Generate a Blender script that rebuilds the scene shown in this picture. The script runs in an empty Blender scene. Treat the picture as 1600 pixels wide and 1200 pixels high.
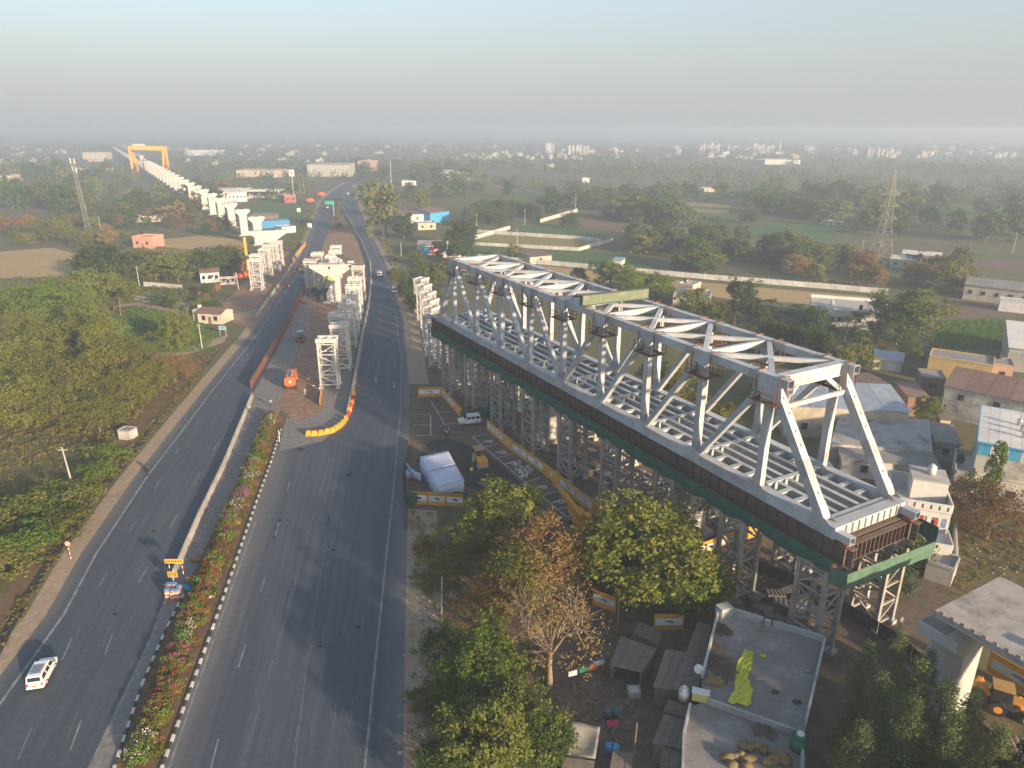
import bpy, bmesh, math, random
import numpy as np
from mathutils import Vector, Matrix
R_ = math.radians
rng = random.Random(7)
nr = np.random.default_rng(11)
SC = bpy.context.scene
COL = SC.collection

# ------------------------------------------------------------------ camera (surveyed: 53 m above the road)
HC, PIT, ROL, FPX = 53.0, 0.3426, 0.0031, 1119.2
CF = np.array([0, math.cos(PIT), -math.sin(PIT)]); _r0 = np.array([1.0, 0, 0]); _u0 = np.cross(_r0, CF)
CR = math.cos(ROL)*_r0 + math.sin(ROL)*_u0; CU = -math.sin(ROL)*_r0 + math.cos(ROL)*_u0
cam_d = bpy.data.cameras.new('camera'); cam = bpy.data.objects.new('camera', cam_d); COL.objects.link(cam)
cam_d.sensor_width = 36.0; cam_d.lens = FPX/1600*36.0; cam_d.clip_start = 0.5; cam_d.clip_end = 60000
cam.matrix_world = Matrix(((CR[0], CU[0], -CF[0], 0), (CR[1], CU[1], -CF[1], 0), (CR[2], CU[2], -CF[2], HC), (0, 0, 0, 1)))
SC.camera = cam

# ------------------------------------------------------------------ sky, sun, exposure
SUN_EL, SUN_DIR = R_(13.0), Vector((0.669, -0.743))
world = bpy.data.worlds.new('World'); SC.world = world; world.use_nodes = True
wn = world.node_tree.nodes; wl = world.node_tree.links
bg = wn['Background']; sky = wn.new('ShaderNodeTexSky'); sky.sky_type = 'NISHITA'; sky.sun_disc = False
sky.sun_elevation = SUN_EL; sky.sun_rotation = math.atan2(SUN_DIR.x, SUN_DIR.y)
sky.altitude = 40; sky.air_density = 1.0; sky.dust_density = 1.6; sky.ozone_density = 1.4
# the dusty air thickens evenly towards the horizon all the way round
_g = wn.new('ShaderNodeTexCoord'); _s = wn.new('ShaderNodeSeparateXYZ'); wl.new(_g.outputs['Generated'], _s.inputs[0])
_m = wn.new('ShaderNodeMapRange'); _m.interpolation_type = 'SMOOTHSTEP'; _m.inputs[1].default_value = -.02; _m.inputs[2].default_value = .36; _m.inputs[3].default_value = .97; _m.inputs[4].default_value = .15; wl.new(_s.outputs['Z'], _m.inputs[0])
_x = wn.new('ShaderNodeMix'); _x.data_type = 'RGBA'; _x.inputs[7].default_value = (1.80, 1.85, 1.93, 1); wl.new(_m.outputs[0], _x.inputs[0]); wl.new(sky.outputs['Color'], _x.inputs[6])
wl.new(_x.outputs[2], bg.inputs['Color']); bg.inputs['Strength'].default_value = 0.122
sun_d = bpy.data.lights.new('sun', 'SUN'); sun_d.energy = 4.5; sun_d.angle = R_(1.5); sun_d.color = (1.0, 0.77, 0.52)
sun = bpy.data.objects.new('sun', sun_d); COL.objects.link(sun)
_sd = Vector((SUN_DIR.x*math.cos(SUN_EL), SUN_DIR.y*math.cos(SUN_EL), math.sin(SUN_EL)))
sun.rotation_euler = _sd.to_track_quat('Z', 'Y').to_euler(); sun.location = _sd*300
SC.view_settings.view_transform = 'Standard'; SC.view_settings.look = 'None'; SC.view_settings.gamma = 1.0
SC.view_settings.use_curve_mapping = False; SC.view_settings.exposure = 1.3
SC.render.engine = 'CYCLES'
cy = SC.cycles; cy.use_denoising = True; cy.max_bounces = 6; cy.diffuse_bounces = 2; cy.glossy_bounces = 2
cy.transmission_bounces = 3; cy.volume_bounces = 1; cy.transparent_max_bounces = 8; cy.sample_clamp_indirect = 5

# ------------------------------------------------------------------ helpers
def G(x, y, z=0.0):
    """survey helper: the point at height z that the calibrated camera sees at photo position (x, y)"""
    d = CF*FPX + CR*(x-800) + CU*(600-y); t = (z-HC)/d[2]
    return Vector((float(d[0]*t), float(d[1]*t), z))
def T(a, b, z):
    """bridge coordinates: a along the bridge away from the near end, b to its right, z height"""
    return Vector((32.59 -0.4877*a + 0.8730*b, 62.94 + 0.8730*a + 0.4877*b, z))
def T0(a, b, z):
    """the same for the viaduct line beyond and before the bridge"""
    return Vector((32.85 - .4930*a + .8700*b, 64.6 + .8700*a + .4930*b, z))
TRZ = 2.0803          # heading of the bridge axis
def lerp(p, q, t): return p + (q-p)*t

class MB:
    def __init__(s): s.V = []; s.F = []
    def add(s, vs, fs):
        n = len(s.V); s.V += [tuple(v) for v in vs]; s.F += [tuple(i+n for i in f) for f in fs]; return s
    def frame(s, c, ux, uy, uz):
        c, ux, uy, uz = Vector(c), Vector(ux), Vector(uy), Vector(uz)
        vs = [c+sx*ux+sy*uy+sz*uz for sz in (-1, 1) for sy in (-1, 1) for sx in (-1, 1)]
        return s.add(vs, [(0,2,3,1),(4,5,7,6),(0,1,5,4),(2,6,7,3),(0,4,6,2),(1,3,7,5)])
    def box(s, c, d, rz=0):
        cx, sx = math.cos(rz), math.sin(rz)
        return s.frame(c, (cx*d[0]/2, sx*d[0]/2, 0), (-sx*d[1]/2, cx*d[1]/2, 0), (0, 0, d[2]/2))
    def bar(s, p, q, w, h, up=(0, 0, 1)):
        p, q = Vector(p), Vector(q); d = (q-p); L = d.length; d.normalize(); up = Vector(up)
        if abs(d.dot(up)) > .97: up = Vector((0, 1, 0)) if abs(d.y) < .9 else Vector((1, 0, 0))
        r = d.cross(up).normalized(); u = r.cross(d)
        return s.frame((p+q)/2, d*L/2, r*w/2, u*h/2)
    def ibeam(s, p, q, w, h, t=.04):
        p, q = Vector(p), Vector(q); z = Vector((0, 0, 1))
        s.bar(p+z*(h/2-t/2), q+z*(h/2-t/2), w, t); s.bar(p-z*(h/2-t/2), q-z*(h/2-t/2), w, t)
        return s.bar(p, q, t, h-2*t)
    def tube(s, p, q, r0, r1=None, n=8, cap=True):
        r1 = r0 if r1 is None else r1; p, q = Vector(p), Vector(q); d = (q-p).normalized()
        u = d.orthogonal().normalized(); v = d.cross(u)
        vs = [p+(u*math.cos(6.2832*i/n)+v*math.sin(6.2832*i/n))*r0 for i in range(n)] + [q+(u*math.cos(6.2832*i/n)+v*math.sin(6.2832*i/n))*r1 for i in range(n)]
        fs = [(i, (i+1) % n, n+(i+1) % n, n+i) for i in range(n)]
        if cap: fs += [tuple(range(n))[::-1], tuple(range(n, 2*n))]
        return s.add(vs, fs)
    def prism(s, poly, z0, z1):
        n = len(poly); vs = [(p[0], p[1], z0) for p in poly]+[(p[0], p[1], z1) for p in poly]
        ar = sum(poly[i][0]*poly[(i+1) % n][1]-poly[(i+1) % n][0]*poly[i][1] for i in range(n))
        fs = [(i, (i+1) % n, n+(i+1) % n, n+i) for i in range(n)] + [tuple(range(n))[::-1], tuple(range(n, 2*n))]
        return s.add(vs, fs if ar > 0 else [f[::-1] for f in fs])
    def sect(s, poly, frm, y0, y1):
        """polygon in the x-z plane of a frame (origin, ex, ey, ez) swept along ey from y0 to y1"""
        o, ex, ey, ez = frm; n = len(poly)
        vs = [o+ex*p[0]+ez*p[1]+ey*y0 for p in poly]+[o+ex*p[0]+ez*p[1]+ey*y1 for p in poly]
        return s.add(vs, [(i, (i+1) % n, n+(i+1) % n, n+i) for i in range(n)]+[tuple(range(n))[::-1], tuple(range(n, 2*n))])
    def quad(s, *vs): return s.add(vs, [tuple(range(len(vs)))])
    def blob(s, c, r, n=7, m=5, j=.15, sq=1.0):
        c = Vector(c); vs = [c+Vector((0, 0, -r[2]*sq))]
        for k in range(1, m):
            ph = -math.pi/2+math.pi*k/m
            for i in range(n):
                th = 6.2832*i/n; f = 1+rng.uniform(-j, j)
                vs.append(c+Vector((r[0]*math.cos(ph)*math.cos(th)*f, r[1]*math.cos(ph)*math.sin(th)*f, r[2]*math.sin(ph)*f)))
        vs.append(c+Vector((0, 0, r[2]))); fs = [(0, 1+(i+1) % n, 1+i) for i in range(n)]
        for k in range(m-2):
            for i in range(n): a = 1+k*n; fs.append((a+i, a+(i+1) % n, a+n+(i+1) % n, a+n+i))
        a = 1+(m-2)*n; fs += [(a+i, a+(i+1) % n, len(vs)-1) for i in range(n)]
        return s.add(vs, fs)
    def mesh(s, name, mat, smooth=False):
        me = bpy.data.meshes.new(name); me.from_pydata(s.V, [], s.F)
        if mat: me.materials.append(mat)
        if smooth: me.polygons.foreach_set('use_smooth', [True]*len(me.polygons))
        me.update(); return me
    def build(s, name, mat, parent=None, kind=None, smooth=False, fix=True):
        """fix: points are in world coordinates and get brought into the parent's frame"""
        if parent is not None and fix:
            root = parent
            while root.parent: root = root.parent
            inv = Matrix.LocRotScale(root.location, root.rotation_euler, root.scale).inverted()
            s.V = [tuple(inv @ Vector(v)) for v in s.V]
        o = bpy.data.objects.new(name, s.mesh(name, mat, smooth)); COL.objects.link(o); o.parent = parent
        if kind: o['kind'] = kind
        return o

def tag(o, label, cat, group=None):
    o['label'] = label; o['category'] = cat
    if group: o['group'] = group
    return o
def thing(name, label, cat, loc=(0, 0, 0), rz=0, group=None):
    o = bpy.data.objects.new(name, None); COL.objects.link(o); o.location = loc; o.rotation_euler = (0, 0, rz)
    o.empty_display_size = .3
    return tag(o, label, cat, group)
def link_mesh(name, me, parent=None, loc=(0, 0, 0), rot=(0, 0, 0), scale=(1, 1, 1), mat=None):
    o = bpy.data.objects.new(name, me); COL.objects.link(o); o.parent = parent
    o.location = loc; o.rotation_euler = rot; o.scale = scale
    if mat:
        o.material_slots[0].link = 'OBJECT'; o.material_slots[0].material = mat
    return o
def copy_tree(o, loc, rz=None, label=None, group=None, parent=None):
    c = o.copy(); COL.objects.link(c); c.parent = parent
    if parent is None:
        c.location = loc
        if rz is not None: c.rotation_euler = (0, 0, rz)
        if label: c['label'] = label
        if group: c['group'] = group
    for ch in o.children: copy_tree(ch, None, parent=c)
    return c

# ------------------------------------------------------------------ materials
MATS = {}
def mat(name, c1, c2=None, rough=.8, scale=1.0, metal=0., stretch=(1, 1, 1), dirt=None, dirt_amt=.5, dirt_scale=.35, bump=0., rnd=.12, wave=None, spec=.3):
    if name in MATS: return MATS[name]
    m = bpy.data.materials.new(name); m.use_nodes = True; nt = m.node_tree; N = nt.nodes; L = nt.links
    b = N['Principled BSDF']; b.inputs['Roughness'].default_value = rough; b.inputs['Metallic'].default_value = metal
    b.inputs['Specular IOR Level'].default_value = spec
    tc = N.new('ShaderNodeTexCoord'); mp = N.new('ShaderNodeMapping'); mp.inputs['Scale'].default_value = stretch
    L.new(tc.outputs['Object'], mp.inputs['Vector'])
    oi = N.new('ShaderNodeObjectInfo')
    nz = N.new('ShaderNodeTexNoise'); nz.inputs['Scale'].default_value = scale; nz.inputs['Detail'].default_value = 6
    L.new(mp.outputs['Vector'], nz.inputs['Vector'])
    ra = N.new('ShaderNodeMapRange'); ra.inputs[1].default_value = .3; ra.inputs[2].default_value = .7
    L.new(nz.outputs['Fac'], ra.inputs[0])
    c2 = c2 or tuple(x*.78 for x in c1)
    mx = N.new('ShaderNodeMix'); mx.data_type = 'RGBA'; mx.inputs[6].default_value = (*c1, 1); mx.inputs[7].default_value = (*c2, 1)
    L.new(ra.outputs[0], mx.inputs[0]); out = mx.outputs[2]
    if dirt:
        n2 = N.new('ShaderNodeTexNoise'); n2.inputs['Scale'].default_value = dirt_scale; n2.inputs['Detail'].default_value = 8; n2.inputs['Roughness'].default_value = .7
        L.new(tc.outputs['Object'], n2.inputs['Vector'])
        r2 = N.new('ShaderNodeMapRange'); r2.inputs[1].default_value = .48; r2.inputs[2].default_value = .66; r2.inputs[4].default_value = dirt_amt
        L.new(n2.outputs['Fac'], r2.inputs[0])
        m2 = N.new('ShaderNodeMix'); m2.data_type = 'RGBA'; m2.inputs[7].default_value = (*dirt, 1)
        L.new(r2.outputs[0], m2.inputs[0]); L.new(out, m2.inputs[6]); out = m2.outputs[2]
    if rnd:
        hs = N.new('ShaderNodeHueSaturation'); vr = N.new('ShaderNodeMapRange'); vr.inputs[3].default_value = 1-rnd; vr.inputs[4].default_value = 1+rnd
        L.new(oi.outputs['Random'], vr.inputs[0]); L.new(vr.outputs[0], hs.inputs['Value']); L.new(out, hs.inputs['Color']); out = hs.outputs['Color']
    L.new(out, b.inputs['Base Color'])
    if bump or wave:
        bp = N.new('ShaderNodeBump'); bp.inputs['Strength'].default_value = bump or .6; bp.inputs['Distance'].default_value = .05
        if wave:
            w = N.new('ShaderNodeTexWave'); w.inputs['Scale'].default_value = wave[0]; w.bands_direction = wave[1]; L.new(tc.outputs['Object'], w.inputs['Vector']); L.new(w.outputs['Fac'], bp.inputs['Height'])
        else: L.new(nz.outputs['Fac'], bp.inputs['Height'])
        L.new(bp.outputs['Normal'], b.inputs['Normal'])
    MATS[name] = m; return m
def leafmat(name, c1, c2, trans=.35, rnd=.22):
    m = bpy.data.materials.new(name); m.use_nodes = True; nt = m.node_tree; N = nt.nodes; L = nt.links
    N.remove(N['Principled BSDF']); out = N['Material Output']
    ge = N.new('ShaderNodeNewGeometry'); oi = N.new('ShaderNodeObjectInfo'); tc = N.new('ShaderNodeTexCoord')
    nz = N.new('ShaderNodeTexNoise'); nz.inputs['Scale'].default_value = .45; L.new(tc.outputs['Object'], nz.inputs['Vector'])
    ad = N.new('ShaderNodeMath'); ad.operation = 'MULTIPLY_ADD'; ad.inputs[1].default_value = .55; L.new(ge.outputs['Random Per Island'], ad.inputs[0])
    r = N.new('ShaderNodeMapRange'); r.inputs[1].default_value = .35; r.inputs[2].default_value = .68; r.inputs[4].default_value = .55; L.new(nz.outputs['Fac'], r.inputs[0]); L.new(r.outputs[0], ad.inputs[2])
    mx = N.new('ShaderNodeMix'); mx.data_type = 'RGBA'; mx.inputs[6].default_value = (*c1, 1); mx.inputs[7].default_value = (*c2, 1); L.new(ad.outputs[0], mx.inputs[0])
    hs = N.new('ShaderNodeHueSaturation'); vr = N.new('ShaderNodeMapRange'); vr.inputs[3].default_value = 1-rnd; vr.inputs[4].default_value = 1+rnd
    L.new(oi.outputs['Random'], vr.inputs[0]); L.new(vr.outputs[0], hs.inputs['Value']); L.new(mx.outputs[2], hs.inputs['Color'])
    hr = N.new('ShaderNodeMapRange'); hr.inputs[3].default_value = .485; hr.inputs[4].default_value = .515
    mu = N.new('ShaderNodeMath'); mu.operation = 'FRACT'; m7 = N.new('ShaderNodeMath'); m7.operation = 'MULTIPLY'; m7.inputs[1].default_value = 7.3
    L.new(oi.outputs['Random'], m7.inputs[0]); L.new(m7.outputs[0], mu.inputs[0]); L.new(mu.outputs[0], hr.inputs[0]); L.new(hr.outputs[0], hs.inputs['Hue'])
    d = N.new('ShaderNodeBsdfDiffuse'); t = N.new('ShaderNodeBsdfTranslucent'); ms = N.new('ShaderNodeMixShader'); ms.inputs[0].default_value = trans
    L.new(hs.outputs['Color'], d.inputs['Color']); L.new(hs.outputs['Color'], t.inputs['Color'])
    L.new(d.outputs[0], ms.inputs[1]); L.new(t.outputs[0], ms.inputs[2]); L.new(ms.outputs[0], out.inputs['Surface'])
    MATS[name] = m; return m

STEEL = mat('painted_steel', (.45, .47, .485), (.37, .39, .405), rough=.5, scale=.6, dirt=(.30, .23, .17), dirt_amt=.55, dirt_scale=.45, rnd=.10)
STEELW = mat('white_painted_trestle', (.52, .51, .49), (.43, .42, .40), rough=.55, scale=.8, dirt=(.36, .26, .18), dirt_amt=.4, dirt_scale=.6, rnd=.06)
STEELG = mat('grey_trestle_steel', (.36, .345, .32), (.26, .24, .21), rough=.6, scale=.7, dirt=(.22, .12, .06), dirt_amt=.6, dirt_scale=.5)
BOLT = mat('bolted_plate', (.27, .28, .29), (.44, .45, .46), rough=.6, scale=7, dirt=(.22, .16, .11), dirt_amt=.5)
GIRD = mat('bare_plate_girder', (.16, .12, .09), (.10, .075, .055), rough=.75, scale=1.2, stretch=(.3, .3, 2), dirt=(.2, .1, .05), dirt_amt=.5)
RUST = mat('rusty_scaffold', (.20, .09, .045), (.11, .055, .03), rough=.85, scale=2)
NET = mat('green_safety_net', (.018, .10, .068), (.012, .065, .045), rough=.85, scale=1.2, bump=.5, dirt=(.10, .13, .09), dirt_amt=.4)
NETL = mat('faded_green_net', (.085, .15, .10), (.055, .11, .07), rough=.85, scale=1.2, bump=.5)
CONC = mat('concrete', (.46, .44, .40), (.36, .34, .31), rough=.9, scale=.5, dirt=(.22, .20, .18), dirt_amt=.5, dirt_scale=.4)
CONCW = mat('pale_new_concrete', (.54, .51, .47), (.45, .43, .40), rough=.85, scale=.4, dirt=(.42, .39, .35), dirt_amt=.35, dirt_scale=.3, rnd=.05)
CONCD = mat('dark_weathered_concrete', (.24, .225, .21), (.16, .15, .14), rough=.95, scale=.6, dirt=(.36, .34, .32), dirt_amt=.6, dirt_scale=.25)
WOOD = mat('weathered_timber', (.22, .16, .10), (.14, .10, .07), rough=.9, scale=3, stretch=(1, 8, 1))
WHITE = mat('white_paint', (.64, .63, .60), (.55, .54, .51), rough=.6, scale=.8, dirt=(.38, .34, .29), dirt_amt=.35, dirt_scale=.5, rnd=.04)
YEL = mat('yellow_board', (.74, .36, .03), (.60, .27, .03), rough=.6, scale=1.2, dirt=(.35, .22, .1), dirt_amt=.3)
YELM = mat('machine_yellow', (.72, .33, .03), (.58, .25, .03), rough=.5, scale=1.5)
ORNG = mat('orange_paint', (.70, .14, .03), (.55, .11, .03), rough=.5, scale=1.5)
REDP = mat('red_paint', (.45, .05, .04), (.34, .04, .03), rough=.5, scale=1.5)
BLUEP = mat('blue_paint', (.05, .25, .48), (.04, .2, .4), rough=.5, scale=1.5)
CYANP = mat('sky_blue_sheet', (.07, .38, .62), (.06, .31, .52), rough=.5, scale=1)
BLACK = mat('black_rubber', (.02, .02, .02), (.03, .03, .03), rough=.8)
DARK = mat('dark_metal', (.045, .045, .05), (.03, .03, .03), rough=.5)
GLASS = mat('dark_glass', (.025, .03, .035), (.02, .024, .028), rough=.08, rnd=0, spec=.6)
CHROME = mat('bright_metal', (.55, .55, .55), rough=.25, metal=.8)
CARW = mat('white_car_paint', (.76, .75, .72), (.72, .71, .68), rough=.22, rnd=0, spec=.5)
TAIL = mat('red_lamp', (.4, .02, .015), rough=.2)
SKIN = mat('skin', (.20, .11, .07), rough=.6)
HAIR = mat('dark_hair', (.015, .012, .01), rough=.6)
# ================================================================== SETTING: ground, roads, fields
def uvstrip(name, Lp, Rp, z, m, parent=None, kind='structure', nx=6, step=6.0):
    """sheet between two polylines (photo survey points at ground level); uv: x across, y metres along"""
    L = [G(*p[:2]) if len(p) == 2 else Vector(p) for p in Lp]; Rr = [G(*p[:2]) if len(p) == 2 else Vector(p) for p in Rp]
    A, B = [], []
    for i in range(len(L)-1):
        n = max(1, int((L[i+1]-L[i]).length/step))
        for k in range(n): A.append(lerp(L[i], L[i+1], k/n)); B.append(lerp(Rr[i], Rr[i+1], k/n))
    A.append(L[-1]); B.append(Rr[-1])
    V, F, UV = [], [], []; s = 0
    for i in range(len(A)):
        if i: s += (A[i]-A[i-1]).length
        for j in range(nx+1):
            p = lerp(A[i], B[i], j/nx); V.append((p.x, p.y, z)); UV.append((j/nx, s))
    for i in range(len(A)-1):
        for j in range(nx): a = i*(nx+1)+j; F.append((a, a+1, a+nx+2, a+nx+1))
    me = bpy.data.meshes.new(name); me.from_pydata(V, [], F); ul = me.uv_layers.new(name='UVMap')
    for l in me.loops: ul.data[l.index].uv = UV[l.vertex_index]
    me.materials.append(m); o = bpy.data.objects.new(name, me); COL.objects.link(o); o.parent = parent
    if kind: o['kind'] = kind
    return o
def asphalt(name, base, dusty, edge_l, edge_r):
    m = bpy.data.materials.new(name); m.use_nodes = True; nt = m.node_tree; N = nt.nodes; L = nt.links; b = N['Principled BSDF']
    uv = N.new('ShaderNodeUVMap'); sx = N.new('ShaderNodeSeparateXYZ'); L.new(uv.outputs[0], sx.inputs[0])
    geo = N.new('ShaderNodeNewGeometry')
    def noise(vec, sc, det=5, rough=.6):
        n = N.new('ShaderNodeTexNoise'); n.inputs['Scale'].default_value = sc; n.inputs['Detail'].default_value = det; n.inputs['Roughness'].default_value = rough; L.new(vec, n.inputs['Vector']); return n.outputs['Fac']
    mp = N.new('ShaderNodeMapping'); mp.inputs['Scale'].default_value = (26, .03, 1); L.new(uv.outputs[0], mp.inputs['Vector'])
    streak = noise(mp.outputs[0], 1.0, 4); big = noise(geo.outputs['Position'], .035, 5); fine = noise(geo.outputs['Position'], 1.4, 6, .7)
    def mr(v, a, b_, c=0, d=1):
        r = N.new('ShaderNodeMapRange'); r.inputs[1].default_value = a; r.inputs[2].default_value = b_; r.inputs[3].default_value = c; r.inputs[4].default_value = d; L.new(v, r.inputs[0]); return r.outputs[0]
    def ma(op, a, b_):
        n = N.new('ShaderNodeMath'); n.operation = op; n.use_clamp = False
        for k, v in ((0, a), (1, b_)):
            if hasattr(v, 'links'): L.new(v, n.inputs[k])
            else: n.inputs[k].default_value = v
        return n.outputs[0]
    e1 = mr(sx.outputs[0], edge_l, 0, 0, 1); e2 = mr(sx.outputs[0], 1-edge_r, 1, 0, 1)
    ed = ma('ADD', e1, e2); ed = ma('MULTIPLY', ed, mr(big, .3, .65, .45, 1.25))
    st = ma('MULTIPLY', mr(streak, .42, .75, 0, .62), mr(big, .35, .65, .2, 1))
    f = ma('ADD', ed, st); f = ma('ADD', f, mr(fine, .3, .8, -.12, .2))
    cl = N.new('ShaderNodeClamp'); L.new(f, cl.inputs[0])
    mx = N.new('ShaderNodeMix'); mx.data_type = 'RGBA'; mx.inputs[6].default_value = (*base, 1); mx.inputs[7].default_value = (*dusty, 1); L.new(cl.outputs[0], mx.inputs[0])
    L.new(mx.outputs[2], b.inputs['Base Color']); b.inputs['Roughness'].default_value = .75; b.inputs['Specular IOR Level'].default_value = .35
    bp = N.new('ShaderNodeBump'); bp.inputs['Strength'].default_value = .25; bp.inputs['Distance'].default_value = .02; L.new(fine, bp.inputs['Height']); L.new(bp.outputs[0], b.inputs['Normal'])
    return m
def groundmat(name, cols, scales=(.03, .35), bump=.5):
    m = bpy.data.materials.new(name); m.use_nodes = True; nt = m.node_tree; N = nt.nodes; L = nt.links; b = N['Principled BSDF']
    g = N.new('ShaderNodeNewGeometry'); out = None
    for k, sc in enumerate(scales):
        n = N.new('ShaderNodeTexNoise'); n.inputs['Scale'].default_value = sc; n.inputs['Detail'].default_value = 7; n.inputs['Roughness'].default_value = .65
        L.new(g.outputs['Position'], n.inputs['Vector'])
        r = N.new('ShaderNodeMapRange'); r.inputs[1].default_value = .38; r.inputs[2].default_value = .62; L.new(n.outputs['Fac'], r.inputs[0])
        mx = N.new('ShaderNodeMix'); mx.data_type = 'RGBA'; L.new(r.outputs[0], mx.inputs[0])
        if out is None: mx.inputs[6].default_value = (*cols[0], 1)
        else: L.new(out, mx.inputs[6])
        mx.inputs[7].default_value = (*cols[k+1], 1); out = mx.outputs[2]
        last = n
    L.new(out, b.inputs['Base Color']); b.inputs['Roughness'].default_value = .95; b.inputs['Specular IOR Level'].default_value = .1
    bp = N.new('ShaderNodeBump'); bp.inputs['Strength'].default_value = bump; bp.inputs['Distance'].default_value = .15; L.new(last.outputs['Fac'], bp.inputs['Height']); L.new(bp.outputs[0], b.inputs['Normal'])
    return m
GROUND = groundmat('scrubby_ground', [(.115, .115, .05), (.075, .10, .038), (.16, .125, .065)], (.025, .4))
DIRT = groundmat('brown_site_dirt', [(.29, .175, .11), (.36, .235, .155), (.19, .12, .08)], (.12, .9))
SAND = groundmat('sandy_shoulder', [(.31, .225, .145), (.24, .185, .13), (.37, .28, .19)], (.15, 1.2))
YARD = groundmat('trodden_yard_dirt', [(.13, .095, .07), (.085, .07, .058), (.17, .125, .09)], (.1, .8))
TARP = groundmat('fresh_black_gravel', [(.05, .05, .05), (.07, .066, .06), (.035, .035, .036)], (.3, 2))
SOIL = groundmat('median_soil', [(.17, .10, .06), (.22, .14, .085), (.12, .085, .045)], (.4, 1.6))
PAVE = groundmat('grey_service_strip', [(.21, .195, .18), (.255, .235, .21), (.16, .15, .14)], (.2, 1.5), bump=.2)

def sheet(name, pts, z, m, kind='structure', parent=None):
    vs = [(G(*p) if len(p) == 2 else Vector(p)) for p in pts]
    mb = MB(); mb.add([(v.x, v.y, z) for v in vs], [tuple(range(len(vs)))]); o = mb.build(name, m, parent, kind)
    if o.data.polygons[0].normal.z < 0: o.data.flip_normals()
    return o
mb = MB(); mb.quad((-9000, -400, 0), (9000, -400, 0), (9000, 15000, 0), (-9000, 15000, 0)); mb.build('ground', GROUND, kind='structure')

ASPL = asphalt('left_carriageway_asphalt', (.047, .060, .079), (.13, .122, .115), .14, .05)
ASPR = asphalt('right_carriageway_asphalt', (.050, .063, .084), (.14, .133, .126), .16, .12)
# sandy verges below, then the two carriageways, then the median
def near(p, q, y=-60):   # extend a survey line behind the camera
    a, b = G(*p), G(*q); t = (y-a.y)/(b.y-a.y); v = lerp(a, b, t); return (v.x, v.y, 0)
LL = [(0,1100),(100,960),(150,866),(230,745),(340,600),(400,525),(470,420),(493,350),(503,318),(520,300),(545,284)]
LR = [(140,1200),(235,1000),(310,800),(348,725),(397,612),(428,555),(478,450),(514,360),(526,318),(537,299),(560,283)]
def shift(pl, dx):
    out = []
    for p in pl:
        v = G(*p) if len(p) == 2 else Vector(p); out.append((v.x+dx, v.y, 0))
    return out
LLe = [near((100,960),(0,1100))]+LL; LRe = [near((235,1000),(140,1200))]+LR
uvstrip('left_verge', shift(LLe, -4.4), shift(LLe, .5), .012, SAND, nx=2)
ROADL = uvstrip('left_carriageway', shift(LLe, -2.0), shift(LRe, .35), .03, ASPL, nx=8)
RR = [(626,1200),(632,900),(638,700),(638,600),(630,500),(606,420),(580,365),(561,325),(552,300),(548,287)]
RL = [(262,1200),(365,905),(437,695),(540,655),(572,490),(579,425),(556,355),(536,325),(535,300),(543,286)]
RRe = [near((632,900),(626,1200))]+RR; RLe = [near((365,905),(262,1200))]+RL
uvstrip('right_verge', shift(RRe, -.6), shift(RRe, 4.5), .014, SAND, nx=2)
ROADR = uvstrip('right_carriageway', shift(RLe, -.5), shift(RRe, .2), .028, ASPR, nx=8)
# pale service strip between carriageways, median soil, construction dirt
SVL = LRe[:6]; SVR = [near((255,990),(180,1200)),(180,1200),(250,1000),(345,808),(385,722),(440,640)]
uvstrip('service_strip', SVL, SVR, .042, PAVE, nx=3)
MEDR = [near((340,960),(255,1190)),(250,1200),(332,982),(400,785),(423,722),(444,655)]
MED = uvstrip('median_bed', SVR, MEDR, .07, SOIL, nx=4)
SITE = sheet('construction_site_ground', [(440,640),(397,612),(428,555),(478,450),(512,365),(530,345),(553,358),(574,425),(568,490),(545,600),(530,655),(470,668)], .05, DIRT)
uvstrip('far_median', [(512,366),(526,318),(537,299),(556,285)], [(553,358),(533,325),(534,303),(554,287)], .055, SOIL, nx=2)
sheet('grey_apron', [(436,706),(442,668),(448,652),(468,660),(505,640),(500,600),(552,560),(547,612),(533,664),(505,690),(470,698)], .062, PAVE)
sheet('site_haul_road', [(412,655),(397,612),(428,555),(470,478),(486,478),(462,560),(440,620)], .06, PAVE)
# side tracks on the left
uvstrip('left_lane', [(0,985),(60,885),(160,745),(260,630),(325,560)], [(0,940),(45,870),(140,735),(245,622),(318,552)], .016, SOIL, nx=2)
uvstrip('left_ditch', [(0,1025),(50,925),(150,785),(250,660),(345,545)], [(0,990),(62,888),(165,745),(268,628),(335,552)], .02, TARP, nx=2)
uvstrip('farm_track', [(230,565),(300,552),(350,535)], [(230,556),(300,541),(358,522)], .022, SAND, nx=2)
uvstrip('village_track', [(160,480),(215,472),(300,488),(370,490),(410,480)], [(160,483),(215,477),(300,494),(370,500),(410,492)], .024, SAND, nx=2)
sheet('left_site_dirt', [(330,490),(385,440),(420,405),(470,385),(482,395),(440,455),(395,515)], .018, DIRT)
sheet('yard_ground', [(632,600),(700,600),(790,570),(980,700),(1180,860),(1330,1010),(1200,1000),(960,890),(720,800),(634,795)], .02, YARD)
sheet('under_bridge_ground', [(640,590),(720,520),(1000,600),(1420,760),(1480,900),(1480,1100),(1330,1040),(1180,860),(980,700),(790,575)], .008, YARD)
sheet('village_ground', [(640,830),(940,900),(1200,960),(1330,1020),(1600,1300),(1100,1400),(640,1250)], .01, YARD)
sheet('black_gravel_patch', [(650,720),(670,690),(700,685),(745,700),(780,725),(830,770),(880,815),(800,800),(740,765),(690,745)], .03, TARP)
sheet('right_plot_ground', [(1300,660),(1500,740),(1600,860),(1600,1000),(1480,930),(1400,800)], .012, groundmat('dry_grass_plot', [(.14, .10, .05), (.19, .135, .07), (.08, .075, .03)], (.1, .8)))
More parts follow.
